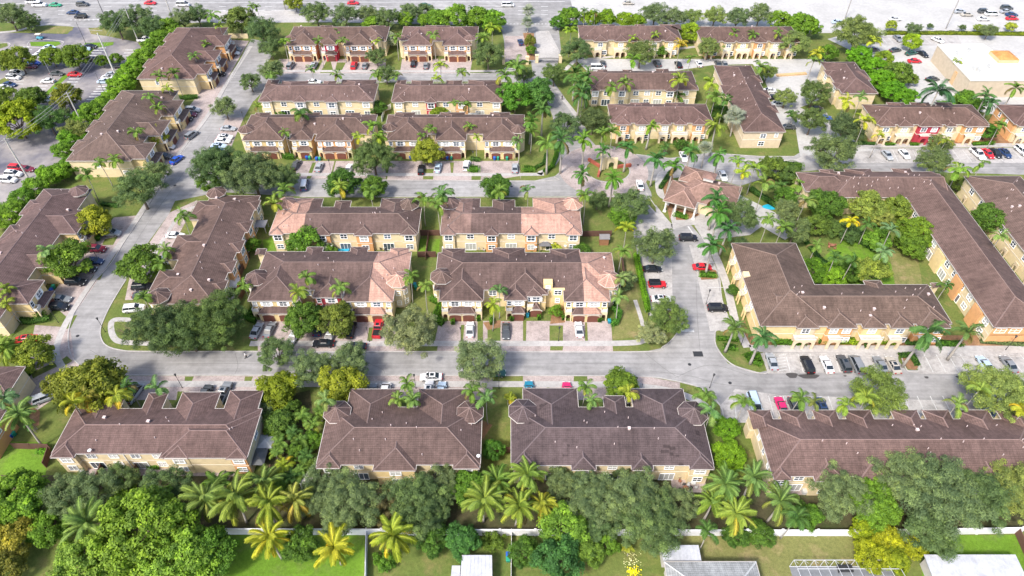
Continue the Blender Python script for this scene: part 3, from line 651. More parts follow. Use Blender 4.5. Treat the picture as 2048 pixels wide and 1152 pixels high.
Z1, Z2, Z3, Z4, Z5 = .006, .012, .018, .024, .03
sheet('highway', [(-60,-40),(2130,-40),(2130,24),(1900,40),(1660,44),(1120,50),(1010,52),(640,44),(420,44),(180,56),(-60,40)], 'asphalt', Z1)
sheet('highway_glare', [(1128,-40),(2130,-40),(2130,66),(1640,66),(1400,56),(1190,55),(1150,30)], 'sun_glare', Z2)  # pale sheet over the highway, painting in the sunlit stretch
sheet('frontage_road', [(400,22),(720,18),(720,44),(430,46)], 'concrete', Z2)
sheet('road', [(1000,48),(1122,48),(1118,62),(1122,100),(1116,124),(1108,165),(1126,190),(1152,228),(1165,262),(1200,300),(1130,330),(1118,300),(1105,232),(1090,192),(1066,150),(1062,122),(1010,122),(1008,80)], 'asphalt', Z1+.002)
sheet('paved_entrance', [(1010,72),(1052,72),(1058,122),(1008,124)], 'paver', Z3)
sheet('driveway_apron', [(1071,62),(1098,62),(1118,100),(1116,120),(1076,120)], 'concrete', Z3)
sheet('road.001', [(503,78),(540,84),(545,110),(520,146),(560,146),(980,146),(1010,140),(1085,158),(1078,170),(985,162),(562,164),(527,182),(505,205),(488,235),(470,275),(455,315),(440,352),(600,357),(1070,361),(1110,352),(1132,332),(1232,392),(600,393),(440,384),(350,402),(338,428),(300,480),(262,540),(252,560),(225,605),(207,640),(201,660),(203,680),(214,694),(240,701),(290,703),(520,703),(1286,704),(1325,696),(1352,672),(1362,650),(1340,620),(1290,625),(1284,560),(1262,440),(1240,392),(1290,360),(1302,384),(1306,405),(1320,426),(1338,447),(1377,444),(1406,478),(1440,550),(1443,600),(1458,638),(1466,655),(1432,660),(1431,688),(1456,727),(1518,745),(1535,741),(1526,704),(1540,700),(1780,702),(1812,740),(1840,740),(1840,705),(2130,705),(2130,850),(1470,845),(1446,850),(1440,812),(1400,775),(1340,760),(1280,752),(600,750),(215,749),(178,740),(150,722),(139,700),(137,665),(147,630),(165,600),(193,560),(222,525),(250,480),(286,426),(330,355),(375,285),(408,245),(437,200),(470,140),(492,95)], 'asphalt', Z1)
sheet('road.002', [(1215,296),(1271,309),(1340,316),(1420,305),(1520,312),(1588,312),(1612,298),(2130,296),(2130,352),(1930,346),(1640,340),(1560,346),(1480,372),(1440,360),(1380,352),(1300,362),(1240,345)], 'asphalt', Z1+.001)
rc_ = G(1207, 340); R13 = [(rc_[0]+12.6*cos(a), rc_[1]+12.6*sin(a), 0) for a in [2*pi*i/40 for i in range(40)]]
sheet('roundabout', R13, 'paver', Z2, px_coords=False)
sheet('parking_court', [(1150,118),(1430,118),(1650,118),(1655,150),(1640,200),(1600,215),(1660,245),(1722,290),(1760,300),(1600,312),(1590,250),(1560,250),(1545,200),(1525,150),(1505,128),(1425,130),(1330,145),(1180,148)], 'sun_glare', Z1+.002)
sheet('parking_court.001', [(1655,78),(1700,66),(2130,66),(2130,260),(1900,210),(1800,205),(1760,150),(1700,100)], 'sun_glare', Z1+.003)
sheet('parking_lot', [(-80,64),(60,66),(135,68),(150,52),(175,52),(182,68),(212,72),(275,84),(285,100),(262,150),(205,215),(150,290),(90,360),(20,440),(-80,450)], 'lot', Z1)
sheet('parking_bays', [(1444,845),(1440,812),(1470,778),(1560,790),(1850,800),(2130,805),(2130,850)], 'bay', Z2)
sheet('parking_bays.001', [(1521,706),(1795,705),(1800,745),(1536,747)], 'bay', Z2)
sheet('parking_bays.002', [(1826,706),(2130,706),(2130,748),(1838,748)], 'bay', Z2)
sheet('parking_bays.003', [(1378,490),(1412,488),(1430,530),(1443,600),(1458,640),(1462,660),(1420,662),(1405,600),(1392,540)], 'bay', Z2)
sheet('parking_bays.004', [(1270,440),(1330,436),(1344,520),(1345,600),(1300,640),(1291,560)], 'bay', Z2)
sheet('parking_bays.006', [(1735,73),(1915,73),(1926,91),(1745,91)], 'bay', Z2)
sheet('parking_bays.005', [(1600,299),(2130,298),(2130,326),(1620,326)], 'bay', Z2)
# driveways of block paving, with turf cut into them
for q in ([(513,640),(795,636),(812,703),(516,703)], [(878,642),(1222,642),(1226,703),(866,703)], [(250,752),(530,752),(520,800),(240,800)], [(700,752),(985,752),(985,800),(690,800)], [(1046,752),(1285,752),(1360,765),(1360,800),(1046,800)],
          [(595,322),(770,322),(772,357),(590,357)], [(780,322),(1038,322),(1042,361),(774,361)], [(558,118),(655,118),(640,146),(552,146)], [(660,118),(772,118),(770,146),(668,146)], [(804,118),(945,118),(940,146),(800,146)],
          [(445,78),(498,82),(405,245),(345,330),(300,330),(380,200),(440,120)], [(228,435),(286,430),(140,640),(95,600),(140,540)], [(70,650),(140,655),(150,725),(185,745),(75,820),(50,800),(60,700)], [(340,425),(395,400),(330,520),(265,600),(250,600),(262,540)], [(452,235),(488,235),(440,340),(415,330)]):
    sheet('driveway', q, 'paver', Z2)
for q in ([(583,645),(600,645),(597,682),(578,682)], [(738,655),(748,655),(744,684),(734,684)], [(955,640),(966,640),(966,683),(955,683)], [(922,650),(929,650),(926,682),(921,682)], [(975,645),(1001,645),(1001,682),(975,682)], [(1046,640),(1053,640),(1052,682),(1046,682)], [(1099,651),(1126,651),(1126,682),(1099,682)], [(1170,645),(1174,645),(1176,682),(1170,682)],
          [(355,783),(378,783),(368,805),(352,805)], [(425,783),(432,783),(428,800),(420,800)], [(480,783),(502,783),(490,800),(476,800)], [(370,753),(388,753),(383,764),(369,764)], [(490,753),(506,753),(502,764),(488,764)], [(1093,775),(1099,775),(1099,790),(1093,790)], [(1148,752),(1174,752),(1176,764),(1147,764)], [(1101,690),(1127,690),(1125,701),(1100,701)], [(840,690),(876,690),(874,702),(836,702)],
          [(625,325),(632,325),(624,346),(617,346)], [(669,322),(672,322),(666,346),(663,346)], [(900,325),(908,325),(906,346),(902,346)], [(848,338),(868,338),(866,347),(848,347)], [(846,352),(867,352),(866,359),(846,359)], [(943,352),(962,352),(961,360),(943,360)], [(615,352),(624,352),(620,358),(612,358)], [(674,125),(692,125),(684,140),(670,140)], [(640,120),(646,120),(636,140),(630,140)], [(1000,358),(1040,352),(1042,361),(1002,361)],
          [(205,650),(225,638),(262,640),(262,695),(240,699),(214,688)], [(143,632),(155,630),(141,656),(128,659)], [(62,745),(108,725),(116,732),(66,757)], [(122,720),(134,712),(145,722),(128,732)], [(420,120),(455,118),(448,128),(415,128)], [(340,192),(395,192),(375,216),(345,213)], [(210,478),(236,473),(226,490),(204,490)], [(187,550),(207,545),(200,560),(180,560)]):
    sheet('turf_strip', q, 'grass', Z3)
# pavements
for q, wd in (([(500,687),(1100,687),(1255,686),(1290,680),(1330,668)], 1.5), ([(200,768),(600,768),(1200,769),(1290,774),(1340,782),(1380,795),(1415,815),(1440,845)], 1.5), ([(590,349),(1040,349),(1080,345),(1106,330),(1120,305),(1122,285)], 1.4), ([(545,142),(990,142),(1010,136)], 1.4),
              ([(502,92),(455,165),(420,225),(380,280),(350,320),(285,420),(245,480),(205,535),(160,600),(130,650),(114,690),(113,710),(125,735),(150,760)], 1.4), ([(262,640),(228,640),(222,655),(228,675),(245,684),(300,687)], 1.3), ([(440,405),(370,420),(345,450),(305,515),(278,556)], 1.0),
              ([(1500,697),(1700,698),(2100,699)], 2.0), ([(1380,400),(1330,395),(1318,375),(1322,350),(1345,335)], 2.0), ([(1300,405),(1335,448),(1350,452),(1378,442)], 2.0), ([(1395,450),(1425,500),(1450,560),(1470,640),(1480,665),(1495,695)], 1.8), ([(1500,80),(1200,116),(1160,116),(1130,140)], 1.5),
              ([(1100,165),(1120,190),(1150,228),(1170,262)], 1.4), ([(1600,292),(2100,290)], 2.0), ([(1490,322),(1590,322),(1612,308)], 1.6), ([(1635,212),(1650,228),(1662,262),(1672,290)], 1.5), ([(-40,68),(30,62),(70,52),(110,48),(140,50)], 1.6), ([(1270,600),(1283,640),(1289,668)], .9), ([(1278,440),(1300,560),(1310,655)], .01)):
    if wd > .1: path('pavement', q, wd, 'concrete', Z4)
sheet('clubhouse_forecourt', [(1330,395),(1450,380),(1520,415),(1540,440),(1500,470),(1420,480),(1395,450),(1345,450)], 'concrete', Z3)
sheet('pool_deck', [(1440,395),(1470,385),(1560,430),(1600,460),(1570,480),(1500,440),(1450,420)], 'sun_glare', Z4)
# kerbs: real low steps along the street edges
for q in ([(520,703.5),(900,703.5),(1286,703.5),(1325,694),(1350,672),(1358,652)], [(516,703),(290,703),(240,700),(214,692),(203,678),(201,660),(208,638),(225,604),(252,560)], [(216,750.5),(600,751),(1100,751.5),(1280,753),(1340,760),(1400,776),(1441,812),(1446,845)], [(192,560),(165,600),(147,630),(137,665),(139,700),(150,722),(178,742),(214,750)],
          [(1440,560),(1444,600),(1458,638),(1467,656),(1432,662),(1431,688),(1445,712),(1470,732),(1518,746),(1536,742),(1526,706)], [(1800,706),(1812,738),(1826,744),(1838,740),(1836,720),(1828,706)], [(590,358.5),(1070,362),(1110,353),(1133,332)], [(600,394),(1236,394)], [(560,147),(985,147)], [(562,165),(985,164)],
          [(498,92),(470,142),(437,202),(408,247),(375,287),(330,357),(286,428),(250,482),(222,527),(192,560)], [(1293,386),(1306,406),(1322,428)], [(1094,62),(1098,80),(1116,100),(1124,116)], [(1415,306),(1520,313),(1588,313)], [(1272,309),(1340,317),(1368,318)], [(1605,297),(2100,296)], [(1392,500),(1396,545),(1400,560),(1432,560),(1436,545),(1420,535),(1400,533)], [(1168,262),(1150,228),(1124,190)], [(-10,88),(16,86),(20,92),(8,100),(-10,106)], [(60,82),(80,79),(122,82),(126,88),(112,95),(60,94),(56,88),(60,82)], [(175,60),(205,62)], [(1730,66),(1800,70)]):
    path('kerb', q, .22, 'concrete', .02, h=.09)
isl = [(rc_[0]+1.2+6.4*cos(a), rc_[1]+6.0*sin(a), 0) for a in [2*pi*i/36 for i in range(36)]]
b = MB(); b.loft([[(p[0], p[1], 0) for p in isl], [(p[0], p[1], .12) for p in isl]]); tag(new('roundabout_kerb', b.mesh('roundabout_kerb', M['concrete'])), kind='structure')
sheet('roundabout_lawn', [(rc_[0]+1.2+(p[0]-rc_[0]-1.2)*.95, rc_[1]+(p[1]-rc_[1])*.95, 0) for p in isl], 'grass', .13, px_coords=False)
# planted islands and lawns of other colours
for q, mt, z in (([(1398,540),(1432,540),(1436,558),(1402,560)], 'mulch', .08), ([(1795,710),(1822,708),(1836,735),(1830,741),(1815,738)], 'mulch', .1), ([(1440,690),(1462,700),(1500,700),(1520,720),(1518,742),(1470,730),(1445,710)], 'grass', .08), ([(1500,705),(1520,705),(1526,735),(1510,735)], 'grass', .08),
                 ([(60,84),(118,83),(122,88),(110,93),(62,92)], 'lush', Z4), ([(170,86),(228,84),(226,90),(190,97),(168,118),(160,112)], 'lush', Z4), ([(128,150),(140,150),(96,190),(86,190)], 'lush', Z4), ([(-20,84),(14,86),(16,92),(-20,104)], 'grass', Z4), ([(90,58),(120,52),(143,53),(146,60),(128,67),(80,66)], 'dry', Z4), ([(178,58),(210,52),(215,70),(182,68)], 'dry', Z4), ([(0,160),(20,150),(8,200),(-20,240),(-20,190)], 'grass', Z4), ([(-20,50),(60,52),(30,60),(-20,64)], 'grass', Z4),
                 ([(455,1062),(730,1062),(726,1200),(440,1200)], 'lush', Z1), ([(-60,880),(100,885),(90,960),(-60,960)], 'lush', Z1), ([(736,1062),(1020,1062),(1020,1200),(730,1200)], 'grass', Z1), ([(1025,1062),(1330,1062),(1330,1200),(1025,1200)], 'grass', Z1), ([(1330,1062),(1720,1062),(1740,1200),(1330,1200)], 'dry', Z1), ([(1850,1070),(2030,1070),(2130,1200),(1840,1200)], 'lush', Z1),
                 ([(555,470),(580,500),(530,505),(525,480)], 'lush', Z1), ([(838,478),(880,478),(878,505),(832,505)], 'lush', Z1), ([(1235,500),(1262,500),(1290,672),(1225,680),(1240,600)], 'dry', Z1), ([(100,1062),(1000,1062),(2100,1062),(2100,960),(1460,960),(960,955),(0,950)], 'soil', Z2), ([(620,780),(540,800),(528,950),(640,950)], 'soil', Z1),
                 ([(1640,520),(1700,470),(1800,540),(1830,570),(1700,568),(1600,565)], 'lush', Z1), ([(1778,505),(1835,510),(1850,600),(1790,570)], 'dry', Z2), ([(1106,610),(1126,600),(1130,645),(1100,648)], 'mulch', Z3), ([(966,645),(1002,640),(1000,655),(975,660)], 'mulch', Z3), ([(1120,58),(1150,58),(1150,100),(1126,98)], 'grass', Z2), ([(1046,66),(1068,66),(1070,120),(1056,120)], 'mulch', Z4), ([(1290,400),(1310,390),(1312,425),(1302,415)], 'grass', Z4),
                 ([(1325,360),(1345,345),(1350,400),(1340,440),(1330,400)], 'mulch', Z4), ([(1345,400),(1400,430),(1372,440),(1352,440)], 'mulch', Z5), ([(1460,640),(1490,640),(1500,690),(1480,670)], 'mulch', Z2), ([(1500,668),(2100,672),(2100,692),(1500,690)], 'mulch', Z2), ([(1735,270),(2100,268),(2100,288),(1735,288)], 'mulch', Z2), ([(62,815),(80,822),(78,850),(58,858)], 'mulch', Z2), ([(945,830),(985,850),(965,880),(950,870)], 'mulch', Z2)):
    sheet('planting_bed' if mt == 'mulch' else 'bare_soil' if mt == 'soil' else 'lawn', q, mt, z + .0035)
# painted lines
def lines(name, segs, wd=.14, z=Z5+.004):
    b = MB()
    for p, q in segs:
        a, c = G(*p), G(*q); L, R = strip_pts([a, c], wd); b.quad([(*R[0], z), (*R[1], z), (*L[1], z), (*L[0], z)])
    return tag(new(name, b.mesh(name, M['line']), col=(.62, .62, .6)), kind='structure')
SG = []
for x in range(9): SG.append(((1848+24*x, 709), (1848+24*x+18+x*1.5, 744)))
for x in (1548, 1571, 1596, 1620, 1643, 1668, 1690, 1715, 1742, 1768): SG.append(((x, 708), (x+9+(x-1548)*.025, 744)))
for k in range(6): SG.append(((1552, 712+6*k), (1569+k, 709+6*k)))
for x in (1470, 1497, 1545, 1574, 1604, 1634, 1664, 1698, 1738, 1765, 1790, 1815, 1842, 1868, 1893, 1920, 1950): SG.append(((x-(8 if x > 1500 else 0), 792), (x+(x-1400)*.028, 835)))
for y in (525, 575, 640, 662): SG.append(((1400+(y-525)*.3, y), (1440+(y-525)*.22, y)))
for x in range(18): SG.append(((1765+20*x, 300), (1775+21*x, 323)))
for i in range(12): SG.append(((1765+i*12, 76), (1774+i*12.6, 87)))
lines('parking_lines', SG)
lines('parking_lines.001', [((a, y), (a+22, y)) for y, a in [(96,190),(101,186),(106,181),(111,177),(116,174),(152,144),(158,138),(164,134),(170,130),(176,125),(182,120)] ] + [((a, y), (a+26, y)) for y, a in [(168,200),(173,196),(178,192),(183,187),(188,182),(194,178),(199,173),(100,250),(106,248),(112,245)]] + [((a, y), (a+20, y)) for y, a in [(156,24),(162,28),(168,26),(172,76),(178,72),(184,68),(94,40),(99,44)]], .5)
lines('stop_line', [((1362,661), (1388,662))], .7); lines('stop_line.001', [((1376,453), (1386,467))], .3)
lines('lane_marks', [((x, y), (x+14, y)) for y in (13, 21, 29) for x in range(70, 1100, 46)] + [((x, 9), (x+18, 9)) for x in range(1180, 2050, 60)], .3)
lines('edge_line', [((170,39), (400,38)), ((660,18), (1010,18)), ((-20,36), (50,36)), ((400,22.5),(720,18.5)), ((0,7),(1130,3)), ((1120,48),(1640,47)), ((1100,56),(1115,56))], .35)
lines('crossing_marks', [((x, 40), (x+4, 40)) for x in range(140, 215, 9)] + [((x, 48), (x+3, 48)) for x in range(1006, 1110, 7)], .5)
def seam(px, wd=.07, name='asphalt_seam'):
    C = catmull([G(*p) for p in px], 6); L, R = strip_pts(C, wd); b = MB()
    for i in range(len(L)-1): b.quad([(*R[i], .016), (*R[i+1], .016), (*L[i+1], .016), (*L[i], .016)])
    tag(new(name, b.mesh(name, M['tar'])), kind='structure')
for q in ([(222,726),(600,727),(1000,726),(1290,728)], [(1290,706),(1330,738),(1358,756)], [(1392,560),(1395,640),(1400,700)], [(1300,742),(1380,752),(1440,768),(1520,775)], [(640,376),(800,377),(1060,378)], [(420,270),(350,370),(300,440),(262,500)], [(560,156),(760,156),(980,155)], [(1350,756),(1420,730),(1500,752)], [(700,714),(760,736),(770,748)], [(470,706),(476,730),(470,748)], [(1620,334),(1800,334),(2040,333)], [(180,700),(240,730),(330,737)], [(1100,178),(1135,235),(1150,262)], [(1160,12),(1500,13),(2100,13)], [(1160,21),(1600,22),(2100,22)], [(1160,30),(1600,31),(2100,32)], [(1170,40),(1600,42),(2100,42)]): seam(q, .07 if q[0][1] > 60 else .16)
_b = MB()
for (x, y, rx, ry) in ((1584,751,11,6),(1618,753,20,5),(1925,755,12,4),(1853,755,4,2.5),(1690,752,3,1.5),(160,672,0,0)):
    c = G(x, y); k = S(x, y); _b.quad([(c[0]+rx/k*cos(a)*(1+.2*sin(3*a)), c[1]+ry/k*1.35*sin(a)*(1+.2*cos(2*a)), .036) for a in [2*pi*i/18 for i in range(18)]])
tag(new('oil_stain', _b.mesh('oil_stain', M['stain'])), kind='structure')
_b = MB(); _b.loft([[(.35*cos(a), .35*sin(a), z) for a in [2*pi*i/12 for i in range(12)]] for z in (0, .05)]); MAN = _b.mesh('manhole_cover', M['dark'])
for (x, y, l) in ((1379,729,'round manhole cover in the middle of the lane junction'), (155,672,'oval manhole cover in the left road bend'), (350,371,'manhole cover in the left street below the big oak'), (1276,330,'dark manhole cover on the roundabout asphalt'), (1023,373,'manhole cover in the upper street by the tall palm'), (1460,766,'small manhole cover near the bottom right parking kerb')):
    tag(new('manhole_cover', MAN, loc=G(x, y, .03)), l, 'manhole cover')
_b = MB(); _b.box(-1, 1, -.7, .7, 0, .05); tag(new('storm_drain', _b.mesh('storm_drain', M['dark']), loc=G(1396, 708, .02)), 'dark square storm drain grate at the lane junction', 'drain')

# ---------------------------------------------------------------- buildings
# -- bottom row
B = Bld('townhouse row at the bottom left with an orange end bay and timber yard fences', 102, 497, 908, 817, rcol=MID)
B.back('N', [(178,240,3.0),(284,324,3.6),(352,430,3.8),(448,516,4.2)]); B.rear([(104,152,.8,None),(330,380,1.0,None),(455,496,1.1,ORA)]); B.block(B.u('S',322), B.X1+.02, B.Y0-.9, B.Y1-1.5, z=B.ze+.05)
B.win('E', B.Y0+5, -OV, 3.6); B.fin(16)
B = Bld('dark roofed townhouse row at the bottom with octagonal turrets at both rear corners', 632, 961, 930, 814, rcol=MID)
B.back('N', [(694,796,4.2),(834,941,4.2)]); B.rear([(633,682,.7,None),(747,833,1.2,YEL),(906,960,.8,None)]); B.turret(674, 822, 2.3, side='N'); B.turret(940, 822, 2.3, side='N'); B.fin(18)
B = Bld('longest bottom townhouse row with a patched dark roof between two turrets', 1022, 1428, 931, 814, rcol=(.112,.079,.078))
B.back('N', [(1046,1157,4.4),(1208,1252,2.6),(1266,1374,4.3)]); B.rear([(1023,1075,.7,None),(1142,1192,1.0,YEL),(1262,1306,1.0,None),(1378,1427,.8,None)]); B.turret(1046, 820, 2.5, side='N'); B.turret(1386, 824, 2.5, side='N')
for q in ((1088,812,1.6,1.1),(1097,822,1.2,1.6),(1086,828,.9,.8),(1333,893,1.2,.5),(1345,897,1.0,.5),(1330,903,1.4,.5),(1343,908,.7,.5),(1355,912,.6,.4),(1131,911,1.0,.35),(1137,891,.5,.3),(1362,929,.9,.3),(1060,846,.5,.4),(1395,866,.8,1.0),(1386,848,.6,.7)): B.patch(*q)
B.fin(22)
B = Bld('long townhouse row at the bottom right with a cream side wall and many roof gables', 1545, 2130, 953, 838, rcol=MID)
B.back('N', [(1500,1546,2.0),(1562,1616,2.0),(1630,1678,2.0),(1692,1748,2.0),(1788,1842,2.0),(1852,1906,2.0),(1920,1986,2.0),(2002,2060,2.0)]); B.rear([(1546,1582,.8,None),(1626,1690,1.0,None),(1713,1776,1.0,ORA),(1884,1932,1.0,None),(1954,2006,1.0,None)])
for q in (3, 6, 9): B.win('W', B.Y0+q, -OV, 3.6, 'n')
B.fin(34)
# -- third row from the top of the middle block
B = Bld('townhouse row above the bottom street with a red middle unit and pink roof end', 503, 812, 580, 503, rcol=BROWN, cuts=None)
cx = B.u('S', 742); B.cuts = [(cx, CLEAN, BROWN)]
B.garage_wing('S', 503, 604, 3.4, YEL); B.garage_wing('S', 629, 688, 2.4, RED, n=1); B.garage_wing('S', 690, 790, 3.6, YEL); B.back('N', [(512,532,1),(612,645,1.6),(700,735,1.6),(780,818,1.2)])
B.turret(513, 553, 2.4, col=CREAM); B.turret(796, 557, 2.4, col=CREAM, rc=CLEAN); B.win('S', B.u('S', 612), -OV, 3.7, 'w'); B.fin(18)
B = Bld('townhouse row above the bottom street with a cream tower bay and pink right roof end', 868, 1235, 580, 505, rcol=BROWN)
B.cuts = [(B.u('S', 1166), CLEAN, BROWN)]
B.garage_wing('S', 880, 968, 3.4, YEL); B.wing('S', *sorted((B.u('S', 1006), B.u('S', 1096))), 1.5, YEL); B.garage_wing('S', 1008, 1054, 3.2, YEL, n=1); B.garage_wing('S', 1050, 1084, 2.0, YEL, n=1); B.garage_wing('S', 1126, 1218, 3.6, YEL); B.back('N', [(884,930,1.4),(985,1050,1.6),(1100,1160,1.2)])
x0 = B.u('S', 1096); B.wbox(x0-1.0, x0+1.0, B.Y0+.2, B.Y0+1.9, 0, 7.3, YEL); B.win('S', x0, -.2, 5.6, 'n'); x1 = B.u('S', 1116); B.wbox(x1-1.5, x1+1.5, B.Y0-.2, B.Y0+2.5, 0, 5.9, YEL); B.win('S', x1, .2, 4.5, 'w'); B.win('S', x1, .2, 2.0, 'n')
B.turret(884, 550, 2.4); B.turret(1218, 556, 2.5, rc=CLEAN); B.win('S', B.u('S', 985), -OV, 3.7, 'w'); B.fin(22)
# -- second row
B = Bld('middle garden row with pink roof on its left end and blue paddling pool', 538, 836, 467, 414, rcol=BROWN)
B.cuts = [(B.u('S', 606), BROWN, CLEAN)]
B.back('N', [(568,642,3.6),(668,700,2.6),(760,826,3.6)]); B.rear([(539,568,.5,None),(622,662,.7,ORA),(708,746,.8,ORA),(800,834,.6,None)]); B.turret(572, 404, 2.3, rc=CLEAN, side='N'); B.turret(818, 406, 2.3, side='N'); B.fin(18)
B = Bld('townhouse row facing the roundabout lawn with a washed pink roof over its right half', 880, 1165, 467, 414, rcol=BROWN)
B.cuts = [(B.u('S', 942), BROWN, (.235,.15,.125)), (B.u('S', 1043), CLEAN, BROWN)]
B.back('N', [(896,960,3.6),(985,1030,3.0),(1066,1150,3.8)]); B.rear([(881,912,.6,None),(968,998,.8,ORA),(1047,1078,.7,ORA),(1130,1164,.6,None)]); B.turret(900, 404, 2.3, side='N', rc=MID); B.turret(1145, 405, 2.4, rc=CLEAN, side='N'); B.fin(18)
# -- first double row
B = Bld('cream townhouse row above the upper street with garages, left of the driveway oak', 483, 745, 268, 229, rcol=FARB)
B.garage_wing('S', 490, 572, 3.4, YEL); B.garage_wing('S', 583, 628, 3.2, YEL, n=1); B.garage_wing('S', 634, 708, 3.5, ORA); B.back('N', [(510,540,1),(600,640,1.2),(690,720,1)]); B.turret(492, 256, 2.1, col=CREAM, side='N'); B.win('S', B.u('S', 577), -OV, 3.7); B.fin(16)
B = Bld('cream townhouse row above the upper street with garages, beside the entrance road', 767, 1050, 268, 229, rcol=FARB)
B.garage_wing('S', 775, 856, 3.4, YEL); B.garage_wing('S', 872, 934, 3.5, YEL); B.garage_wing('S', 966, 1042, 3.5, YEL); B.back('N', [(790,830,1.2),(880,930,1.2),(980,1020,1.2)]); B.turret(780, 252, 2.1, side='N'); B.turret(1036, 256, 2.1, side='N'); B.fin(18)
B = Bld('yellow townhouse row with two white bays seen from its garden side', 516, 748, 202, 167, rcol=FARB)
B.back('N', [(532,556,2.4),(562,616,1.6),(646,672,1.6),(682,752,2.4)]); B.rear([(517,545,.5,None),(585,613,.6,WHI),(648,676,.7,WHI),(715,747,.5,None)]); B.fin(16)
B = Bld('yellow townhouse row with one red bay seen from its garden side', 782, 1006, 203, 167, rcol=FARB)
B.back('N', [(792,812,2.2),(822,866,2.0),(892,924,2.0),(936,1002,2.2)]); B.rear([(783,810,.5,None),(849,874,.7,RED),(908,938,.6,ORA),(980,1005,.5,None)]); B.fin(16)
# -- top row
B = Bld('top townhouse row with a red garage unit in its middle', 573, 772, 82, 53, rcol=FARB)
B.garage_wing('S', 576, 636, 3.2, ORA); B.garage_wing('S', 641, 677, 3.0, RED, n=1); B.garage_wing('S', 690, 748, 3.3, ORA); B.back('N', [(640,665,.8),(740,770,.8)]); B.turret(582, 74, 1.9, side='N'); B.turret(752, 74, 1.9, side='N'); B.fin(10)
B = Bld('short top townhouse row with orange garage bays, left of the entrance gate', 800, 955, 82, 53, rcol=FARB)
B.garage_wing('S', 806, 866, 3.2, ORA); B.garage_wing('S', 886, 944, 3.3, ORA); B.back('N', [(850,900,.8)]); B.turret(808, 74, 1.9, side='N'); B.turret(940, 74, 1.9, side='N'); B.fin(10)
# -- right blocks
B = Bld('arcaded apartment row by the highway hedge, right of the entrance gate', 1160, 1364, 80, 51, name='apartment_row', cat='row of houses', rcol=FARB)
for a, b_, c, n in ((1186,1216,CREAM,1),(1228,1256,YEL,2),(1262,1290,ORA,1),(1296,1322,CREAM,1),(1328,1356,YEL,1)): B.arch_wing('S', a, b_, 1.2, c, n)
B.back('N', [(1200,1230,.8),(1270,1290,.8),(1320,1360,.8)]); B.fin(10)
B = Bld('arcaded apartment row at the highway edge, furthest along to the right', 1402, 1602, 82, 53, name='apartment_row', cat='row of houses', rcol=FARB)
for a, b_, c, n in ((1410,1438,ORA,1),(1446,1470,CREAM,1),(1474,1500,YEL,2),(1508,1534,ORA,1),(1540,1566,CREAM,1),(1572,1598,YEL,1)): B.arch_wing('S', a, b_, 1.2, c, n)
B.fin(8)
B = Bld('apartment row with a palm clump against its yellow garden wall, beside the entrance road', 1180, 1398, 180, 142, name='apartment_row', cat='row of houses', rcol=FARB)
B.rear([(1182,1200,.5,None),(1228,1262,.5,None),(1330,1352,.8,None)]); B.back('N', [(1195,1215,.8),(1245,1265,.8),(1312,1338,1.4)]); B.fin(14)
B = Bld('apartment row with coral and tan arched fronts, just above the roundabout', 1222, 1427, 246, 208, name='apartment_row', cat='row of houses', rcol=FARB)
for a, b_, c, n in ((1232,1262,ORA,1),(1270,1300,TAN,1),(1320,1342,CREAM,1),(1348,1374,YEL,2),(1384,1414,ORA,1)): B.arch_wing('S', a, b_, 1.0, c, n)
B.back('N', [(1260,1300,.8),(1330,1370,.8)]); B.fin(12)
B = Bld('long apartment block with a plain tan gable end by the silver palm', 1487, 1572, 264, 131, name='apartment_row', cat='row of houses', rcol=FARB, col=TAN)
B.back('W', [(170,190,.8),(215,232,.8)]); B.back('E', [(150,165,1.0),(180,196,1.0),(210,226,1.0)]); B.win('S', B.u('S',1530), -OV, 3.5, 'w'); B.win('S', B.u('S',1530), -OV, .9, 'w'); B.win('S', B.u('S',1556), -OV, 3.8, 'n'); B.fin(24)
B = Bld('small apartment block between the white parking court and the bright hedge', 1684, 1757, 187, 124, name='apartment_row', cat='row of houses', rcol=FARB)
B.back('W', [(140,152,.8),(165,178,.8)]); B.back('E', [(140,160,1)]); B.fin(10)
B = Bld('apartment row with a red unit and arched doorways facing the right street parking', 1752, 1980, 249, 209, name='apartment_row', cat='row of houses', rcol=FARB)
for a, b_, c, n in ((1757,1790,YEL,1),(1795,1826,CREAM,2),(1836,1884,RED,1),(1890,1912,CREAM,1),(1926,1976,ORA,1)): B.arch_wing('S', a, b_, 1.1, c, n)
B.back('N', [(1775,1810,1.2),(1822,1860,1.2),(1872,1905,1.2)]); B.fin(14)
B = Bld('orange walled apartment row cut by the right picture edge, past the red unit', 2030, 2200, 249, 209, name='apartment_row', cat='row of houses', rcol=FARB, col=ORA)
B.arch_wing('S', 2034, 2070, 1.0, CREAM, 1); B.win('W', B.Y0+4, -OV, 3.6, 'n'); B.win('W', B.Y0+8, -OV, 3.6, 'n'); B.fin(4)
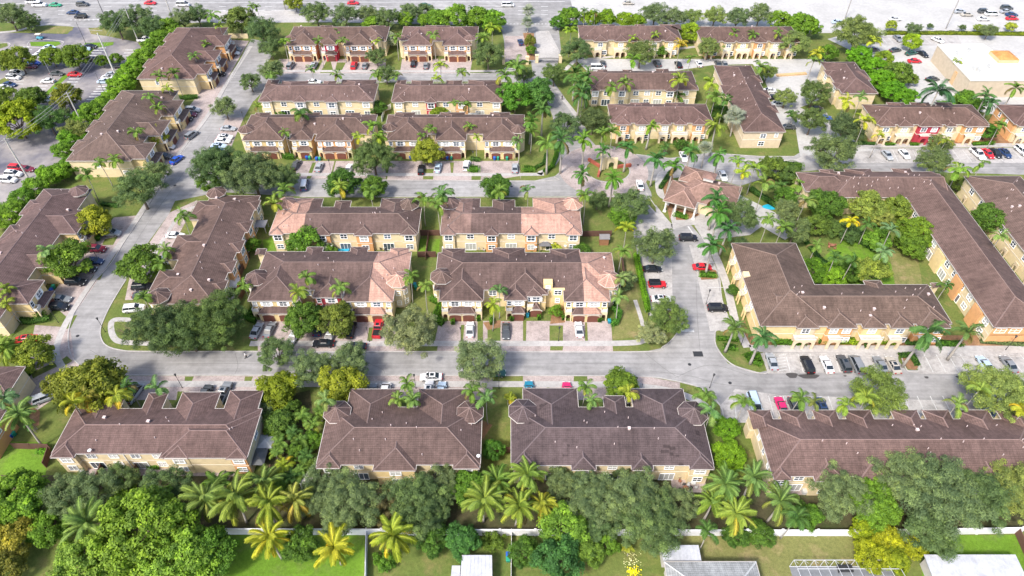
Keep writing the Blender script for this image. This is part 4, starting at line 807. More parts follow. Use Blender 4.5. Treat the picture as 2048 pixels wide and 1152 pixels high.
# L-shaped block in the right middle
B = Bld('L shaped apartment block with arched porches facing the bottom right parking', 1562, 1905, 648, 569, name='apartment_block', cat='apartment block', rcol=MID, hip='RFB')
x0 = G(1462, 486, 5.7)[0]; x1 = G(1562, 486, 5.7)[0]; yt = G(1500, 486, 5.7)[1]
B.block(x0, x1+3.5, B.Y1-12.5, yt, col=YEL); B.block(x0+3.2, B.X0+6, B.Y0+.9, B.Y1+.01)
for a, b_, c, n in ((1590,1636,TAN,2),(1652,1712,ORA,1),(1722,1770,YEL,2),(1778,1826,CREAM,1),(1832,1898,ORA,1)): B.arch_wing('S', a, b_, 1.2, c, n)
B.back('N', [(1730,1765,1.3),(1862,1880,.5)])
for yy in (yt-4, yt-9, yt-14, yt-19):
    x = x0+OV; o = new('window', WM['w'][0], B.e, loc=B.L(x-.01, yy, 3.6), rz=-pi/2); new('pane', WM['w'][1], o, col=(.3, .31, .3)); new('arcade', ARCH1, B.e, loc=B.L(x-1.2, yy+.7, 0), rz=-pi/2, col=YEL); new('balcony', BALC, B.e, loc=B.L(x-.5, yy, 2.85), rz=-pi/2, col=(.6,.56,.48))
B.wbox(x0+.1, x0+3, yt-12, yt-10.4, 0, 6.3, CREAM); B.fin(34)
# big L at the right
B = Bld('large L shaped apartment block wrapped round the garden court, orange and cream inner walls', 1668, 1900, 395, 343, name='apartment_block', cat='apartment block', rcol=MID, hip='LFB')
xa = G(1988, 655, 5.7); xb = G(2112, 655, 5.7); B.block(xa[0], xb[0], xa[1], B.Y1-1, col=CREAM); B.block(B.X0-6.5, B.X0+6, B.Y0+2.5, B.Y1-.3)
B.back('N', [(1640,1668,1.0),(1690,1744,1.2),(1786,1824,1.4)])
for k, yy in enumerate(np.arange(xa[1]+3, B.Y0-2, 3.6)):
    for zz, kk in ((3.6, 'w'), (.1 if k % 2 else .9, 's' if k % 2 else 'w')):
        o = new('window', WM[kk][0], B.e, loc=B.L(xa[0]+OV-.01, yy, zz), rz=-pi/2); new('pane', WM[kk][1], o, col=random.choice([(.05,.06,.07),(.4,.4,.38),(.12,.14,.17)]))
for yy, c in ((xa[1]+6, ORA), (xa[1]+15, ORA), (xa[1]+24, YEL), (xa[1]+33, ORA)): B.wbox(xa[0]-.2, xa[0]+1, yy-1.6, yy+1.6, 0, 5.3, c)
for u in (G(2010,655,5.7)[0], G(2040,655,5.7)[0]): o = new('window', WM['v'][0], B.e, loc=B.L(u, xa[1]+OV, 3.6)); new('pane', WM['v'][1], o, col=(.4,.4,.38))
B.wbox(xa[0]+.6, xb[0]-.6, xa[1]+OV-.05, xa[1]+1, 0, 5.6, ORA); B.fin(44)
q0 = G(2075, 500, 5.7); q1 = G(1935, 352, 5.7)
B = Bld('apartment block on the right edge with a tan wall and small arched porches', q1[0]-1, q1[0]+14, q0[1]-12, q1[1], world=True, name='apartment_block', cat='apartment block', rcol=MID, col=CREAM)
for k in range(7):
    yy = q1[1]-5-k*5.2; o = new('window', WM['w'][0], B.e, loc=B.L(B.X0+OV-.01, yy, 3.6), rz=-pi/2); new('pane', WM['w'][1], o, col=(.05,.06,.07)); o = new('arcade', ARCH1, B.e, loc=B.L(B.X0+OV-1.1, yy+.7, 0), rz=-pi/2, col=TAN)
B.fin(20)
# -- left blocks
B = Bld('stepped townhouse row at the top left with orange garage bays facing the street', 273, 388, 158, 55, rcol=FARB, hip='LRFB')
for a, b_, c, n in ((148,128,YEL,1),(122,100,ORA,1),(92,70,ORA,2)): B.garage_wing('E', a, b_, 3.0, c, n)
B.back('W', [(66,82,1.2),(92,106,1.2),(118,134,1.2)]); B.win('S', B.u('S',310), -OV, 3.5, 'n'); B.fin(16)
B = Bld('stepped townhouse row at the left with orange garage bays, second down from the top', 131, 262, 322, 181, rcol=BROWN)
for a, b_, c, n in ((318,285,YEL,1),(272,240,YEL,1),(232,200,YEL,1)): B.garage_wing('E', a, b_, 3.6, c, n)
B.back('W', [(200,220,1.2),(240,262,1.2),(280,300,1.2)]); B.win('S', B.u('S',190), -OV, 3.5, 'n'); B.win('S', B.u('S',240), -OV, .9, 'w'); B.fin(22)
q0 = G(-150, 640, 5.7); q1 = G(88, 378, 5.7)
B = Bld('townhouse row on the left edge with yellow bays and brown tiled garages facing the bend', q1[0], q1[0]+12.5, q0[1], q1[1], world=True, rcol=BROWN)
for a, b_, c, n in ((608,560,YEL,1),(535,500,YEL,1),(468,420,YEL,1)): B.garage_wing('E', a, b_, 4.0, c, n)
B.back('W', [(400,430,1.2),(450,490,1.2)]); B.turret(155, 380, 2.2, side='N'); B.fin(24)
B = Bld('townhouse row between the left street and the middle gardens, turrets at its street corners', 312, 430, 608, 391, rcol=MID)
B.rear([(585,560,.8,CREAM),(545,520,.9,ORA),(505,480,.9,ORA),(465,440,.8,ORA),(420,400,.6,None)], side='E'); B.back('W', [(590,540,3.0),(520,470,3.2),(440,402,2.6)])
B.turret(316, 590, 2.3, col=CREAM); B.turret(432, 383, 2.2, side='N'); B.fin(28)
q0 = G(-90, 960, 5.7); q1 = G(15, 735, 5.7)
B = Bld('orange walled townhouse at the bottom left corner beside the coconut palms', q1[0]-12, q1[0]+1.5, q0[1]+6, q1[1], world=True, rcol=MID)
B.wing('E', B.Y0+1, B.Y0+9, 3.6, ORA); B.win('E', B.Y0+5, 3.2, 3.6, 'n'); B.wing('E', B.Y0+12, B.Y0+19, 2.0, CREAM); B.fin(4)
# -- clubhouse with a columned porch, set at an angle
c0 = G(1414, 384, 3.6)
B = Bld('clubhouse with a many-sided pink brown tile roof and columned porch by the roundabout', c0[0]-7.2, c0[0]+8.2, c0[1]-5.6, c0[1]+5.8, world=True, name='clubhouse', cat='clubhouse', ze=3.6, rcol=(.27,.165,.135), col=CREAM)
B.wing('S', c0[0]-6.2, c0[0]+1.2, 3.6, CREAM) if 0 else None
B.hipblock(c0[0]-9.6, c0[0]-1.2, c0[1]-8.6, c0[1]+1.4, 3.61); B.hipblock(c0[0]-8.0, c0[0]-.5, c0[1]+1.0, c0[1]+8.2, 4.3); B.wbox(c0[0]-7, c0[0]-1.5, c0[1]+1.6, c0[1]+7.6, 0, 4.25, CREAM)
col_ = MB(); col_.tube([(0,0,0),(0,0,3.55)], [.3,.24], 8); col_.box(-.4,.4,-.4,.4,0,.35); col_ = col_.mesh('column', M['trim'])
for (u, v) in ((-9.2,-8.2),(-6.6,-8.2),(-4.1,-8.2),(-1.6,-8.2),(-9.2,-5.0),(-9.2,-2.0),(-1.6,-5.4)): new('column', col_, B.e, loc=(u, v, 0), col=(.72,.7,.66))
cu = MB(); cu.box(-1.3,1.3,-1.3,1.3,0,1.1); cu = new('cupola', cu.mesh('cupola', M['stucco']), B.e, loc=(-1.0, 3.0, 5.4), col=WHI)
new('cupola_roof', uvmesh('cupola_roof', [[(-1.7,-1.7,1.1),(1.7,-1.7,1.1),(0,0,1.9)],[(1.7,-1.7,1.1),(1.7,1.7,1.1),(0,0,1.9)],[(1.7,1.7,1.1),(-1.7,1.7,1.1),(0,0,1.9)],[(-1.7,1.7,1.1),(-1.7,-1.7,1.1),(0,0,1.9)]], 'roof'), cu, col=(.27,.165,.135))
B.fin(5); B.e.rotation_euler = (0, 0, radians(-24))
# -- entrance monument on the roundabout
m0 = G(1214, 338); e = new('entrance_monument', None, loc=(m0[0], m0[1], .1)); tag(e, 'cream arched monument with low red walls on the roundabout lawn', 'monument')
b = arch_wall(3.4, 3.4, [(1.7, 1.5, 1.4)], .7); new('arch', b, e, loc=(-.6, 0, 0), col=CREAM)
b = MB(); b.box(-2.0,-.7,-.6,.9,0,4.1); b.box(-2.25,-.45,-.85,1.15,4.1,4.35,bottom=True); new('pier', b.mesh('pier', M['stucco']), e, col=CREAM)
for k, (x, y, r, ln) in enumerate(((-2.0,.5,pi*.72,4.6),(2.8,.3,.22,4.2),(-2.2,-1.2,pi*1.42,3.0))):
    b = MB(); b.box(0,ln,-.3,.3,0,.9); new('low_wall', b.mesh('low_wall', M['stucco']), e, loc=(x,y,0), rz=r, col=(.36,.1,.065))
# -- commercial building
P = [G(1876,89,6), G(1966,89,6), G(2010,118,6), G(2140,118,6), G(2140,160,6), G(1942,160,6)]
e = new('commercial_building', None, loc=(P[5][0], P[5][1], 0)); tag(e, 'flat white roofed commercial building with orange canopies and pale parapets', 'building'); o_ = P[5]
Q = [(p[0]-o_[0], p[1]-o_[1]) for p in P]; b = MB(); b.loft([[(x, y, 0) for x, y in Q], [(x, y, 6.0) for x, y in Q]], cap=False); new('wall', b.mesh('wall', M['stucco']), e, col=(.55,.46,.34))
b = MB(); b.quad([(x, y, 5.7) for x, y in Q]); new('roof', b.mesh('roof', M['trim']), e, col=(.6,.6,.59))
b = MB()
for (a, c) in zip(Q, Q[1:]+Q[:1]):
    L_, R_ = strip_pts([a, c], .35); b.loft([[(*R_[0],5.7),(*R_[0],6.15),(*L_[0],6.15),(*L_[0],5.7)],[(*R_[1],5.7),(*R_[1],6.15),(*L_[1],6.15),(*L_[1],5.7)]])
new('parapet', b.mesh('parapet', M['trim']), e, col=(.72,.69,.62))
for x, y in ((1920,107),(1943,101),(1952,137),(1963,143),(1984,134)):
    g = G(x, y, 6); b = MB(); b.box(-1.2,1.2,-.9,.9,0,1.2); b.tube([(0,0,1.2),(0,0,1.35)],.6,8); new('rooftop_unit', b.mesh('rooftop_unit', M['soft']), e, loc=(g[0]-o_[0], g[1]-o_[1], 5.7), col=(.5,.5,.48))
for pts, z in (([(1980,101),(2018,101),(2040,120),(2000,120)], 6.9), ([(1902,130),(1910,129),(1925,145),(1914,147)], 4.2)):
    W_ = [G(x, y, z) for x, y in pts]; L_ = [(p[0]-o_[0], p[1]-o_[1], z) for p in W_]; t = tuple(np.mean(np.array(L_), 0) + np.array([0,0,1.3])); b = [[L_[i], L_[(i+1)%4], t] for i in range(4)]
    new('canopy_roof', uvmesh('canopy_roof', b, 'roof'), e, col=(.66,.3,.1)); m_ = MB(); m_.loft([[(p[0],p[1],0) for p in L_],[(p[0],p[1],z-.05) for p in L_]]); new('wall', m_.mesh('wall', M['stucco']), e, col=(.66,.46,.26))
# -- sheds and houses along the bottom edge
def shed(name, lab, cat, px, z, ridge=None, mt='metalroof', wall=(.5,.48,.45), ribs=True):
    W_ = [G(x, y, z) for x, y in px]; c = np.mean(np.array(W_), 0); e = new(name, None, loc=(c[0], c[1], 0)); tag(e, lab, cat)
    L_ = [(p[0]-c[0], p[1]-c[1]) for p in W_]; b = MB(); b.loft([[(x, y, z-.14) for x, y in L_], [(x, y, z) for x, y in L_]]); new('roof', b.mesh('roof', M[mt]), e)
    b = MB(); I = [(x*.93, y*.93) for x, y in L_]; b.loft([[(x, y, 0) for x, y in I], [(x, y, z-.15) for x, y in I]]); new('wall', b.mesh('wall', M['stucco']), e, col=wall)
    if ribs:
        b = MB(); xs = [p[0] for p in L_]; ys = [p[1] for p in L_]; x = min(xs)+.4; y0, y1 = min(ys)+.05, max(ys)-.05
        while x < max(xs)-.3: b.box(x-.03, x+.03, y0, y1, z, z+.05); x += .6
        new('roof_ribs', b.mesh('roof_ribs', M['metalroof']), e)
    return e, c
shed('garden_shed', 'white metal roofed shed in the lawn left of the green bin', 'shed', [(924,1110),(984,1110),(985,1190),(918,1190)], 2.8)
shed('lean_to', 'small pale lean-to roof beside the white metal shed', 'shed', [(904,1131),(921,1131),(917,1190),(898,1190)], 2.3, ribs=False)
shed('garden_room', 'weathered white flat roof attached behind the pale hipped house', 'shed', [(1322,1090),(1397,1090),(1403,1121),(1326,1121)], 2.9)
a, c = G(1328,1123,3.4), G(1512,1123,3.4)
B = Bld('house with a pale grey hipped roof at the bottom edge', a[0], c[0], a[1]-11, a[1], world=True, name='house', cat='house', ze=3.4, rcol=(.36,.36,.38), col=(.5,.48,.44), slope=.3); B.fin(3)
shed('metal_roofed_shed', 'large white metal roofed shed in the bottom right corner', 'shed', [(1848,1109),(2031,1109),(2070,1190),(1880,1190)], 3.1)
shed('patio_roof', 'small grey roof corner left of the screened pool cage', 'shed', [(1470,1123),(1511,1123),(1524,1190),(1470,1190)], 2.2) if 0 else None
e = new('pool_cage', None, loc=G(1690,1135)); tag(e, 'white framed screened pool cage over a grey patio', 'pool cage')
c = G(1690,1135); b = MB(); X = [(G(1588+i*20.4,1120,2.6)[0]-c[0]) for i in range(11)]; ya = G(1600,1120,2.6)[1]-c[1]; yb = ya-3.2
for x in X:
    b.tube([(x,ya,0),(x,ya,2.6),(x,yb,3.4),(x,yb-6,3.4)], .06, 4); b.tube([(x,ya,2.6),(x+1.1,ya,1.3)], .04, 4)
for y, z in ((ya,2.6),(yb,3.4),(ya,.1),(ya-1.6,3.0)): b.tube([(X[0],y,z),(X[-1],y,z)], .06, 4)
new('frame', b.mesh('frame', M['trim']), e, col=(.5,.51,.53)); b = MB(); b.box(X[0],X[-1],yb-8,ya,0,.05); new('patio_slab', b.mesh('patio_slab', M['soft']), e, col=(.2,.21,.22))
tb = MB(); tb.box(-1.2,1.2,-.6,.6,.6,.7,bottom=True); tb.box(-1.1,-1,-.5,.5,0,.6); tb.box(1,1.1,-.5,.5,0,.6); tag(new('table', tb.mesh('table', M['dark']), loc=G(1688,1140,.06)), 'dark table under the screened pool cage', 'table')
# -- walls and fences
def fence(name, px, h, th, label, mt, col=None, post=0, cat='fence', boards=0):
    P = [G(*p) for p in px]; c = P[0]; e = new(name, None, loc=(c[0], c[1], 0)); b = MB(); pb = MB(); bd = MB()
    for a, d in zip(P[:-1], P[1:]):
        L_, R_ = strip_pts([(a[0]-c[0],a[1]-c[1]), (d[0]-c[0],d[1]-c[1])], th)
        b.loft([[(*R_[0],0),(*R_[0],h),(*L_[0],h),(*L_[0],0)],[(*R_[1],0),(*R_[1],h),(*L_[1],h),(*L_[1],0)]])
        ln = sqrt((d[0]-a[0])**2+(d[1]-a[1])**2); n = max(1, int(ln/(post or 3)))
        for i in range(n+1):
            x = a[0]-c[0]+(d[0]-a[0])*i/n; y = a[1]-c[1]+(d[1]-a[1])*i/n
            if post: new('post', POSTS[th > .15], e, loc=(x, y, 0), sc=(1, 1, h), col=col)
        if boards:
            m_ = int(ln/.22)
            for i in range(m_):
                t = (i+.5)/m_; x = a[0]-c[0]+(d[0]-a[0])*t; y = a[1]-c[1]+(d[1]-a[1])*t; dz = random.uniform(-.05,.05); w_ = th/2+.03; bd.box(x-w_ if abs(d[1]-a[1])>abs(d[0]-a[0]) else x-.09, x+w_ if abs(d[1]-a[1])>abs(d[0]-a[0]) else x+.09, y-.09 if abs(d[1]-a[1])>abs(d[0]-a[0]) else y-w_, y+.09 if abs(d[1]-a[1])>abs(d[0]-a[0]) else y+w_, .05, h+dz)
    new('wall_panel' if mt != 'wood' else 'rail', b.mesh('panel', M[mt]), e, col=col)
    if boards: tag(new('boards', bd.mesh('boards', M['wood']), e), kind='stuff')
    return tag(e, label, cat)
_b = MB(); _b.box(-.07,.07,-.07,.07,0,1.06); _c = MB(); _c.box(-.2,.2,-.2,.2,0,1.07); POSTS = [_b.mesh('post', M['soft']), _c.mesh('post', M['soft'])]
fence('boundary_wall', [(452,1068),(1000,1070),(1700,1071),(2036,1066)], 2.0, .2, 'long white concrete wall across the bottom between lawns and trees', 'trim', (.74,.74,.75), post=6, cat='wall')
fence('garden_fence', [(735,1066),(733,1170)], 1.8, .1, 'white fence running down from the wall left of the coconut palm', 'trim', (.7,.72,.78), post=2.4)
fence('garden_fence', [(1023,1066),(1022,1170)], 1.5, .08, 'thin pale fence beside the green and blue bins', 'trim', (.6,.6,.58), post=2.4)
WB = (.13,.07,.055)
for pts, l in (([(2030,1068),(2062,1140)], 'brown fence running down from the right end of the white wall'), ([(30,897),(103,899)], 'brown timber fence between the two left garden lawns'), ([(103,905),(93,935)], 'dark timber fence off the left corner of the bottom left row'), ([(208,938),(198,962)], 'reddish timber fence between the first and second yard of the bottom left row'), ([(278,938),(270,970)], 'dark timber fence between the second and third yard of the bottom left row'),
               ([(836,471),(858,471),(880,471)], 'low brown fence closing the gap between the two middle rows'), ([(858,471),(852,520)], 'brown fence dividing the two small green lawns'), ([(836,514),(872,514)], 'weathered fence below the two small green lawns'), ([(1165,473),(1222,472)], 'dark fence behind the garden shed'), ([(1243,520),(1250,580)], 'brown fence beside the hedge strip'), ([(490,585),(472,622)], 'brown timber fence by the white gazebo'), ([(500,515),(478,560)], 'timber yard fence behind the middle garden row'), ([(545,940),(540,960)], 'short brown fence among the tropical shrubs'), ([(985,905),(1020,905)], 'brown fence between the two bottom middle rows')):
    fence('timber_fence', pts, 1.8, .08, l, 'wood', WB, post=2.4, boards=1)
fence('yard_wall', [(440,76),(497,77)], 1.8, .15, 'cream wall beside the top left townhouse lawn', 'stucco', CREAM, post=5, cat='wall')
fence('white_fence', [(764,244),(770,222),(782,218)], 1.7, .06, 'white fence between the two yellow garden rows', 'trim', (.7,.7,.68), post=2.4); fence('white_fence', [(917,236),(955,236)], 1.8, .06, 'white fence behind the garage row by the entrance road', 'trim', (.74,.74,.74), post=2.4)
fence('yellow_barrier', [(1553,152),(1612,148)], .5, 1.2, 'long tan planter wall across the white parking court', 'stucco', (.55,.38,.2), cat='wall')
def gate(px, w_, label):
    e = new('entrance_gate', None, loc=G(*px)); b = MB(); b.box(-w_/2,w_/2,-.04,.04,1.5,1.6,bottom=True); b.box(-w_/2,w_/2,-.04,.04,.15,.25,bottom=True)
    for i in range(int(w_/.25)+1): x = -w_/2+.25*i; b.box(x-.03,x+.03,-.03,.03,.1,1.6+.4*(1-(2*x/w_)**2))
    new('gate_bars', b.mesh('gate_bars', M['dark']), e)
    for s_ in (-1, 1): p = MB(); p.box(-.5,.5,-.5,.5,0,2.6); p.box(-.65,.65,-.65,.65,2.6,2.8,bottom=True); new('pier', p.mesh('pier', M['stucco']), e, loc=(s_*(w_/2+.6),0,0), col=CREAM)
    tag(e, label, 'gate')
gate((1097,125), 7.0, 'dark bar gate with cream piers across the right entrance lane'); gate((1031,128), 7.0, 'dark bar gate with cream piers across the left entrance lane')
# -- small garden things
def thing(name, mb, mt, px, label, cat, rz=0, col=None, z=0): return tag(new(name, mb.mesh(name, M[mt]), loc=G(px[0], px[1], z), rz=rz, col=col), label, cat)
def gable_shed(px, l, wcol, rcol, sx=2.6, sy=2.2, hip=False, name='garden_shed', cat='shed'):
    e = new(name, None, loc=G(*px)); b = MB(); b.box(-sx/2,sx/2,-sy/2,sy/2,0,2.1) if not hip else [b.box(x-.08,x+.08,y-.08,y+.08,0,2.2) for x in (-sx/2,sx/2) for y in (-sy/2,sy/2)]
    new('wall' if not hip else 'posts', b.mesh('wall', M['soft']), e, col=wcol); q = .2; z = 2.1; X, Y = sx/2+q, sy/2+q
    ps = [[(-X,-Y,z),(X,-Y,z),(0,0,z+.9)],[(X,-Y,z),(X,Y,z),(0,0,z+.9)],[(X,Y,z),(-X,Y,z),(0,0,z+.9)],[(-X,Y,z),(-X,-Y,z),(0,0,z+.9)]] if hip else [[(-X,-Y,z),(X,-Y,z),(X,0,z+.8),(-X,0,z+.8)],[(-X,Y,z),(X,Y,z),(X,0,z+.8),(-X,0,z+.8)]]
    new('roof', uvmesh('roof', ps, 'soft'), e, col=rcol); tag(e, l, cat)
gable_shed((1207,486), 'small brown garden shed with a grey roof on the lawn', (.3,.15,.08), (.2,.19,.19), 2.2, 1.8)
gable_shed((467,578), 'white roofed gazebo in the yard of the middle garden row', (.6,.6,.6), (.62,.6,.58), 3, 3, True, 'gazebo', 'gazebo'); gable_shed((460,606), 'pale grey roofed gazebo next to the brown yard fence', (.3,.28,.26), (.38,.36,.34), 3, 3, True, 'gazebo', 'gazebo')
gable_shed((525,460), 'grey canopy tent in the side yard of the washed roof row', (.4,.4,.42), (.3,.3,.32), 2.6, 2.6, True, 'canopy_tent', 'tent'); gable_shed((1090,498), 'dark grey canopy over the patio of the second middle row', (.2,.2,.2), (.14,.14,.15), 2.8, 2.4, True, 'canopy_tent', 'tent'); gable_shed((625,962), 'white canopy tent half under the oaks at the row corner', (.6,.6,.6), (.6,.57,.52), 3, 3, True, 'canopy_tent', 'tent'); gable_shed((538,895), 'grey parasol roof in the tropical side yard', (.3,.3,.3), (.32,.34,.36), 2.6, 2.6, True, 'canopy_tent', 'tent'); gable_shed((524,925), 'large dark grey cover beside the bottom left row', (.1,.1,.1), (.1,.105,.11), 2.2, 3.2, True, 'canopy_tent', 'tent')
e = new('paddling_pool', None, loc=G(684,502)); _b = MB(); _b.loft([[(q*(1+.25*cos(2*a))*cos(a), q*.8*sin(a), z) for a in [2*pi*i/20 for i in range(20)]] for q, z in ((1.5,0),(1.55,.45),(1.3,.45),(1.25,.3))]); new('rim', _b.mesh('rim', M['soft']), e, col=(.05,.35,.6)); _b = MB(); _b.quad([(1.28*(1+.25*cos(2*a))*cos(a), 1.28*.8*sin(a), .36) for a in [2*pi*i/20 for i in range(20)]]); new('water', _b.mesh('water', M['water']), e); tag(e, 'bright blue inflatable paddling pool behind the washed roof row', 'pool')
b = MB(); b.quad([(1.9*cos(a)*(1+.2*cos(2*a)), 1.2*sin(a), .06) for a in [2*pi*i/16 for i in range(16)]]); thing('swimming_pool', b, 'water', (1541,414), 'patch of turquoise pool water behind the clubhouse palms', 'pool')
_b = MB(); _b.tube([(0,0,0),(0,0,.5)], [.5,.5], 9); _b.tube([(0,0,.5),(.15,0,.95)], [.35,.25], 8)
for (x, y, l) in ((205,880,'first air conditioner'),): pass
for i, (x, y, l) in enumerate(((168,943,'air conditioner in the first yard of the bottom left row'), (1608,985,'air conditioner behind the bottom right row beside the coconut palm'), (888,500,'air conditioner at the left end of the second middle row'), (828,500,'air conditioner at the right end of the first middle row'), (1000,500,'air conditioner behind the middle of the second middle row'))): tag(new('air_conditioner', AC, loc=G(x, y), col=(.5,.5,.49)), l, 'air conditioner')
for (x, y, z, l) in ((183,906,5.6,'satellite dish on the eave of the bottom left row'), (957,917,5.6,'satellite dish on the right eave of the turreted bottom row'), (663,498,2.0,'satellite dish beside the paddling pool'), (610,500,2.0,'satellite dish beyond the roof ridge left of the paddling pool'), (1130,497,2.0,'satellite dish on the second middle row patio'), (1071,500,5,'round satellite dish near the dark patio canopy'), (459,494,5.6,'white satellite dish on the garden eave of the left middle row')): tag(new('satellite_dish', DISH, loc=G(x, y, z), rz=random.random()*3, col=(.7,.7,.7)), l, 'satellite dish')
# -- patios, tables and chairs
for q in ([(620,474),(832,474),(830,498),(640,498)], [(920,474),(1130,474),(1126,500),(926,500)], [(150,925),(480,938),(470,962),(160,950)], [(1340,945),(1410,947),(1412,985),(1345,985)], [(1550,965),(1625,966),(1622,990),(1560,990)], [(700,936),(900,938),(896,955),(704,955)], [(600,212),(740,212),(738,222),(600,222)], [(1225,190),(1390,188),(1390,196),(1228,196)]): sheet('patio', q, 'paver', Z3)
def tset(px, l, c1, c2):
    e = new('patio_set', None, loc=G(*px, .02), rz=random.random()*3); b = MB(); b.tube([(0,0,.68),(0,0,.73)], .55, 10); b.tube([(0,0,0),(0,0,.7)], .06, 5); new('table', b.mesh('table', M['soft']), e, col=c1)
    for i in range(4): a = i*pi/2+.4; b = MB(); b.box(-.24,.24,-.24,.24,.38,.46,bottom=True); b.box(-.24,.24,.2,.26,.46,.95); [b.box(x-.03,x+.03,y-.03,y+.03,0,.38) for x in (-.2,.2) for y in (-.2,.2)]; new('chair', b.mesh('chair', M['soft']), e, loc=(.95*sin(-a)*-1, .95*cos(a), 0), rz=a, col=c2)
    tag(e, l, 'patio furniture', 'garden tables with chairs')
DK, LT, RB = (.06,.06,.06), (.5,.5,.48), (.3,.13,.08)
for px, l, c1, c2 in (((706,496),'reddish table and chairs right of the paddling pool',RB,LT),((728,496),'dark table and chairs under the second orange bay',DK,DK),((770,498),'pale table set behind the glass doors right of the orange bay',LT,DK),((790,494),'dark patio set near the right end of the pool garden',DK,RB),((1040,496),'pale table set in the middle patio of the second middle row',LT,LT),((965,497),'dark table set in the left patio of the second middle row',DK,LT),((248,948),'pale patio set between the two timber yard fences',LT,LT),((455,952),'round dark patio set under the orange bay at the row end',DK,DK),((300,955),'dark patio set in the third yard of the bottom left row',DK,LT),((1358,955),'dark furniture on the cluttered patio of the patched roof row',DK,RB),((1385,968),'pale furniture on the cluttered patio of the patched roof row',LT,LT),((1370,980),'reddish furniture at the lower end of the cluttered patio',RB,DK),((1668,426),'small red brown garden set on the court lawn',RB,RB) if 0 else ((1663,494),'small red brown garden set on the court lawn',RB,RB)): tset(px, l, c1, c2)
# -- bins
_b = MB(); _b.loft([[(-.26,-.28,.08),(.26,-.28,.08),(.26,.28,.08),(-.26,.28,.08)],[(-.33,-.38,.95),(.33,-.38,.95),(.33,.38,.95),(-.33,.38,.95)]]); BIN = _b.mesh('bin_body', M['soft']); _b = MB(); _b.loft([[(-.36,-.42,.95),(.36,-.42,.95),(.36,.42,.95),(-.36,.42,.95)],[(-.3,-.34,1.07),(.3,-.34,1.07),(.3,.36,1.1),(-.3,.36,1.1)]]); LID = _b.mesh('lid', M['soft'])
_b = MB(); _b.tube([(-.34,.26,.1),(-.26,.26,.1)], .1, 8); _b.tube([(.26,.26,.1),(.34,.26,.1)], .1, 8); BW = _b.mesh('wheels', M['tyre'])
BLU, GRE, TEA = (.02,.09,.38), (.02,.24,.15), (.02,.22,.3)
for (x, y, c, l) in ((724,636,BLU,'blue bin left of the green one at the washed roof unit garage'),(738,636,GRE,'green bin right of the blue one at the washed roof unit garage'),(916,638,BLU,'blue bin in front of the first left garage of the tower row'),(923,638,GRE,'green bin in front of the first left garage of the tower row'),(941,636,BLU,'blue bin above the white sedan in the tower row driveway'),(949,637,GRE,'green bin above the white sedan in the tower row driveway'),(1031,637,BLU,'blue bin at the single garage right of the dark grey sedan'),(1039,637,GRE,'green bin at the single garage right of the dark grey sedan'),(1055,634,TEA,'teal bin by the set back garage left of the tower'),(1151,637,GRE,'green bin at the garage right of the tower'),(1160,637,BLU,'blue bin at the garage right of the tower'),(1218,646,TEA,'teal bin by the curved hedge at the row end'),
                     (614,319,BLU,'blue bin at the single garage of the upper left garage row'),(620,319,GRE,'green bin at the single garage of the upper left garage row'),(634,321,BLU,'blue bin left of the orange garage pair'),(640,321,GRE,'green bin left of the orange garage pair'),(821,318,BLU,'blue bin under the yellow green tree'),(895,319,BLU,'blue bin at the middle garage pair above the upper street'),(903,319,GRE,'green bin at the middle garage pair above the upper street'),(914,317,GRE,'green bin beside the white SUV driveway'),(989,320,BLU,'blue bin at the right garage pair of the upper street'),(996,320,GRE,'green bin at the right garage pair of the upper street'),(1014,320,GRE,'green bin at the last garage above the upper street'),
                     (598,119,BLU,'blue bin at the leftmost top garage'),(600,119,GRE,'green bin at the leftmost top garage'),(616,119,BLU,'blue bin at the second top garage'),(619,119,TEA,'teal bin at the second top garage'),(652,119,BLU,'blue bin at the red top unit'),(656,119,GRE,'green bin at the red top unit'),(841,120,BLU,'blue bin at the short top row'),(845,120,GRE,'green bin at the short top row'),(907,121,TEA,'teal bin at the right orange garage pair of the short top row'),
                     (1016,1113,BLU,'blue bin standing beside the thin pale fence'),(1016,1122,GRE,'green bin standing beside the thin pale fence'),(105,584,BLU,'blue bin at the garage of the left edge row'),(109,577,GRE,'green bin at the garage of the left edge row'),(293,325,BLU,'blue bin at the garage nearest the blue car'),(307,309,GRE,'green bin in the driveway above the blue car'),(60,777,BLU,'blue bin beside the orange corner house garage'),(24,875,BLU,'blue bin behind the orange corner house'),(30,871,GRE,'green bin behind the orange corner house'),(400,167,BLU,'blue bin at the top left row garage'),(448,102,GRE,'green bin by the topmost orange garage'),(349,239,TEA,'teal bin at the second left row garage'),(832,578,GRE,'green bin between the two garage rows'),(830,573,TEA,'teal bin between the two garage rows')):
    e = new('trash_bin', None, loc=G(x, y), rz=random.uniform(-.3,.3)); new('bin_body', BIN, e, col=c); new('lid', LID, e, col=[v*1.3 for v in c]); new('wheels', BW, e); tag(e, l, 'trash bin', 'wheeled bins by the garages')
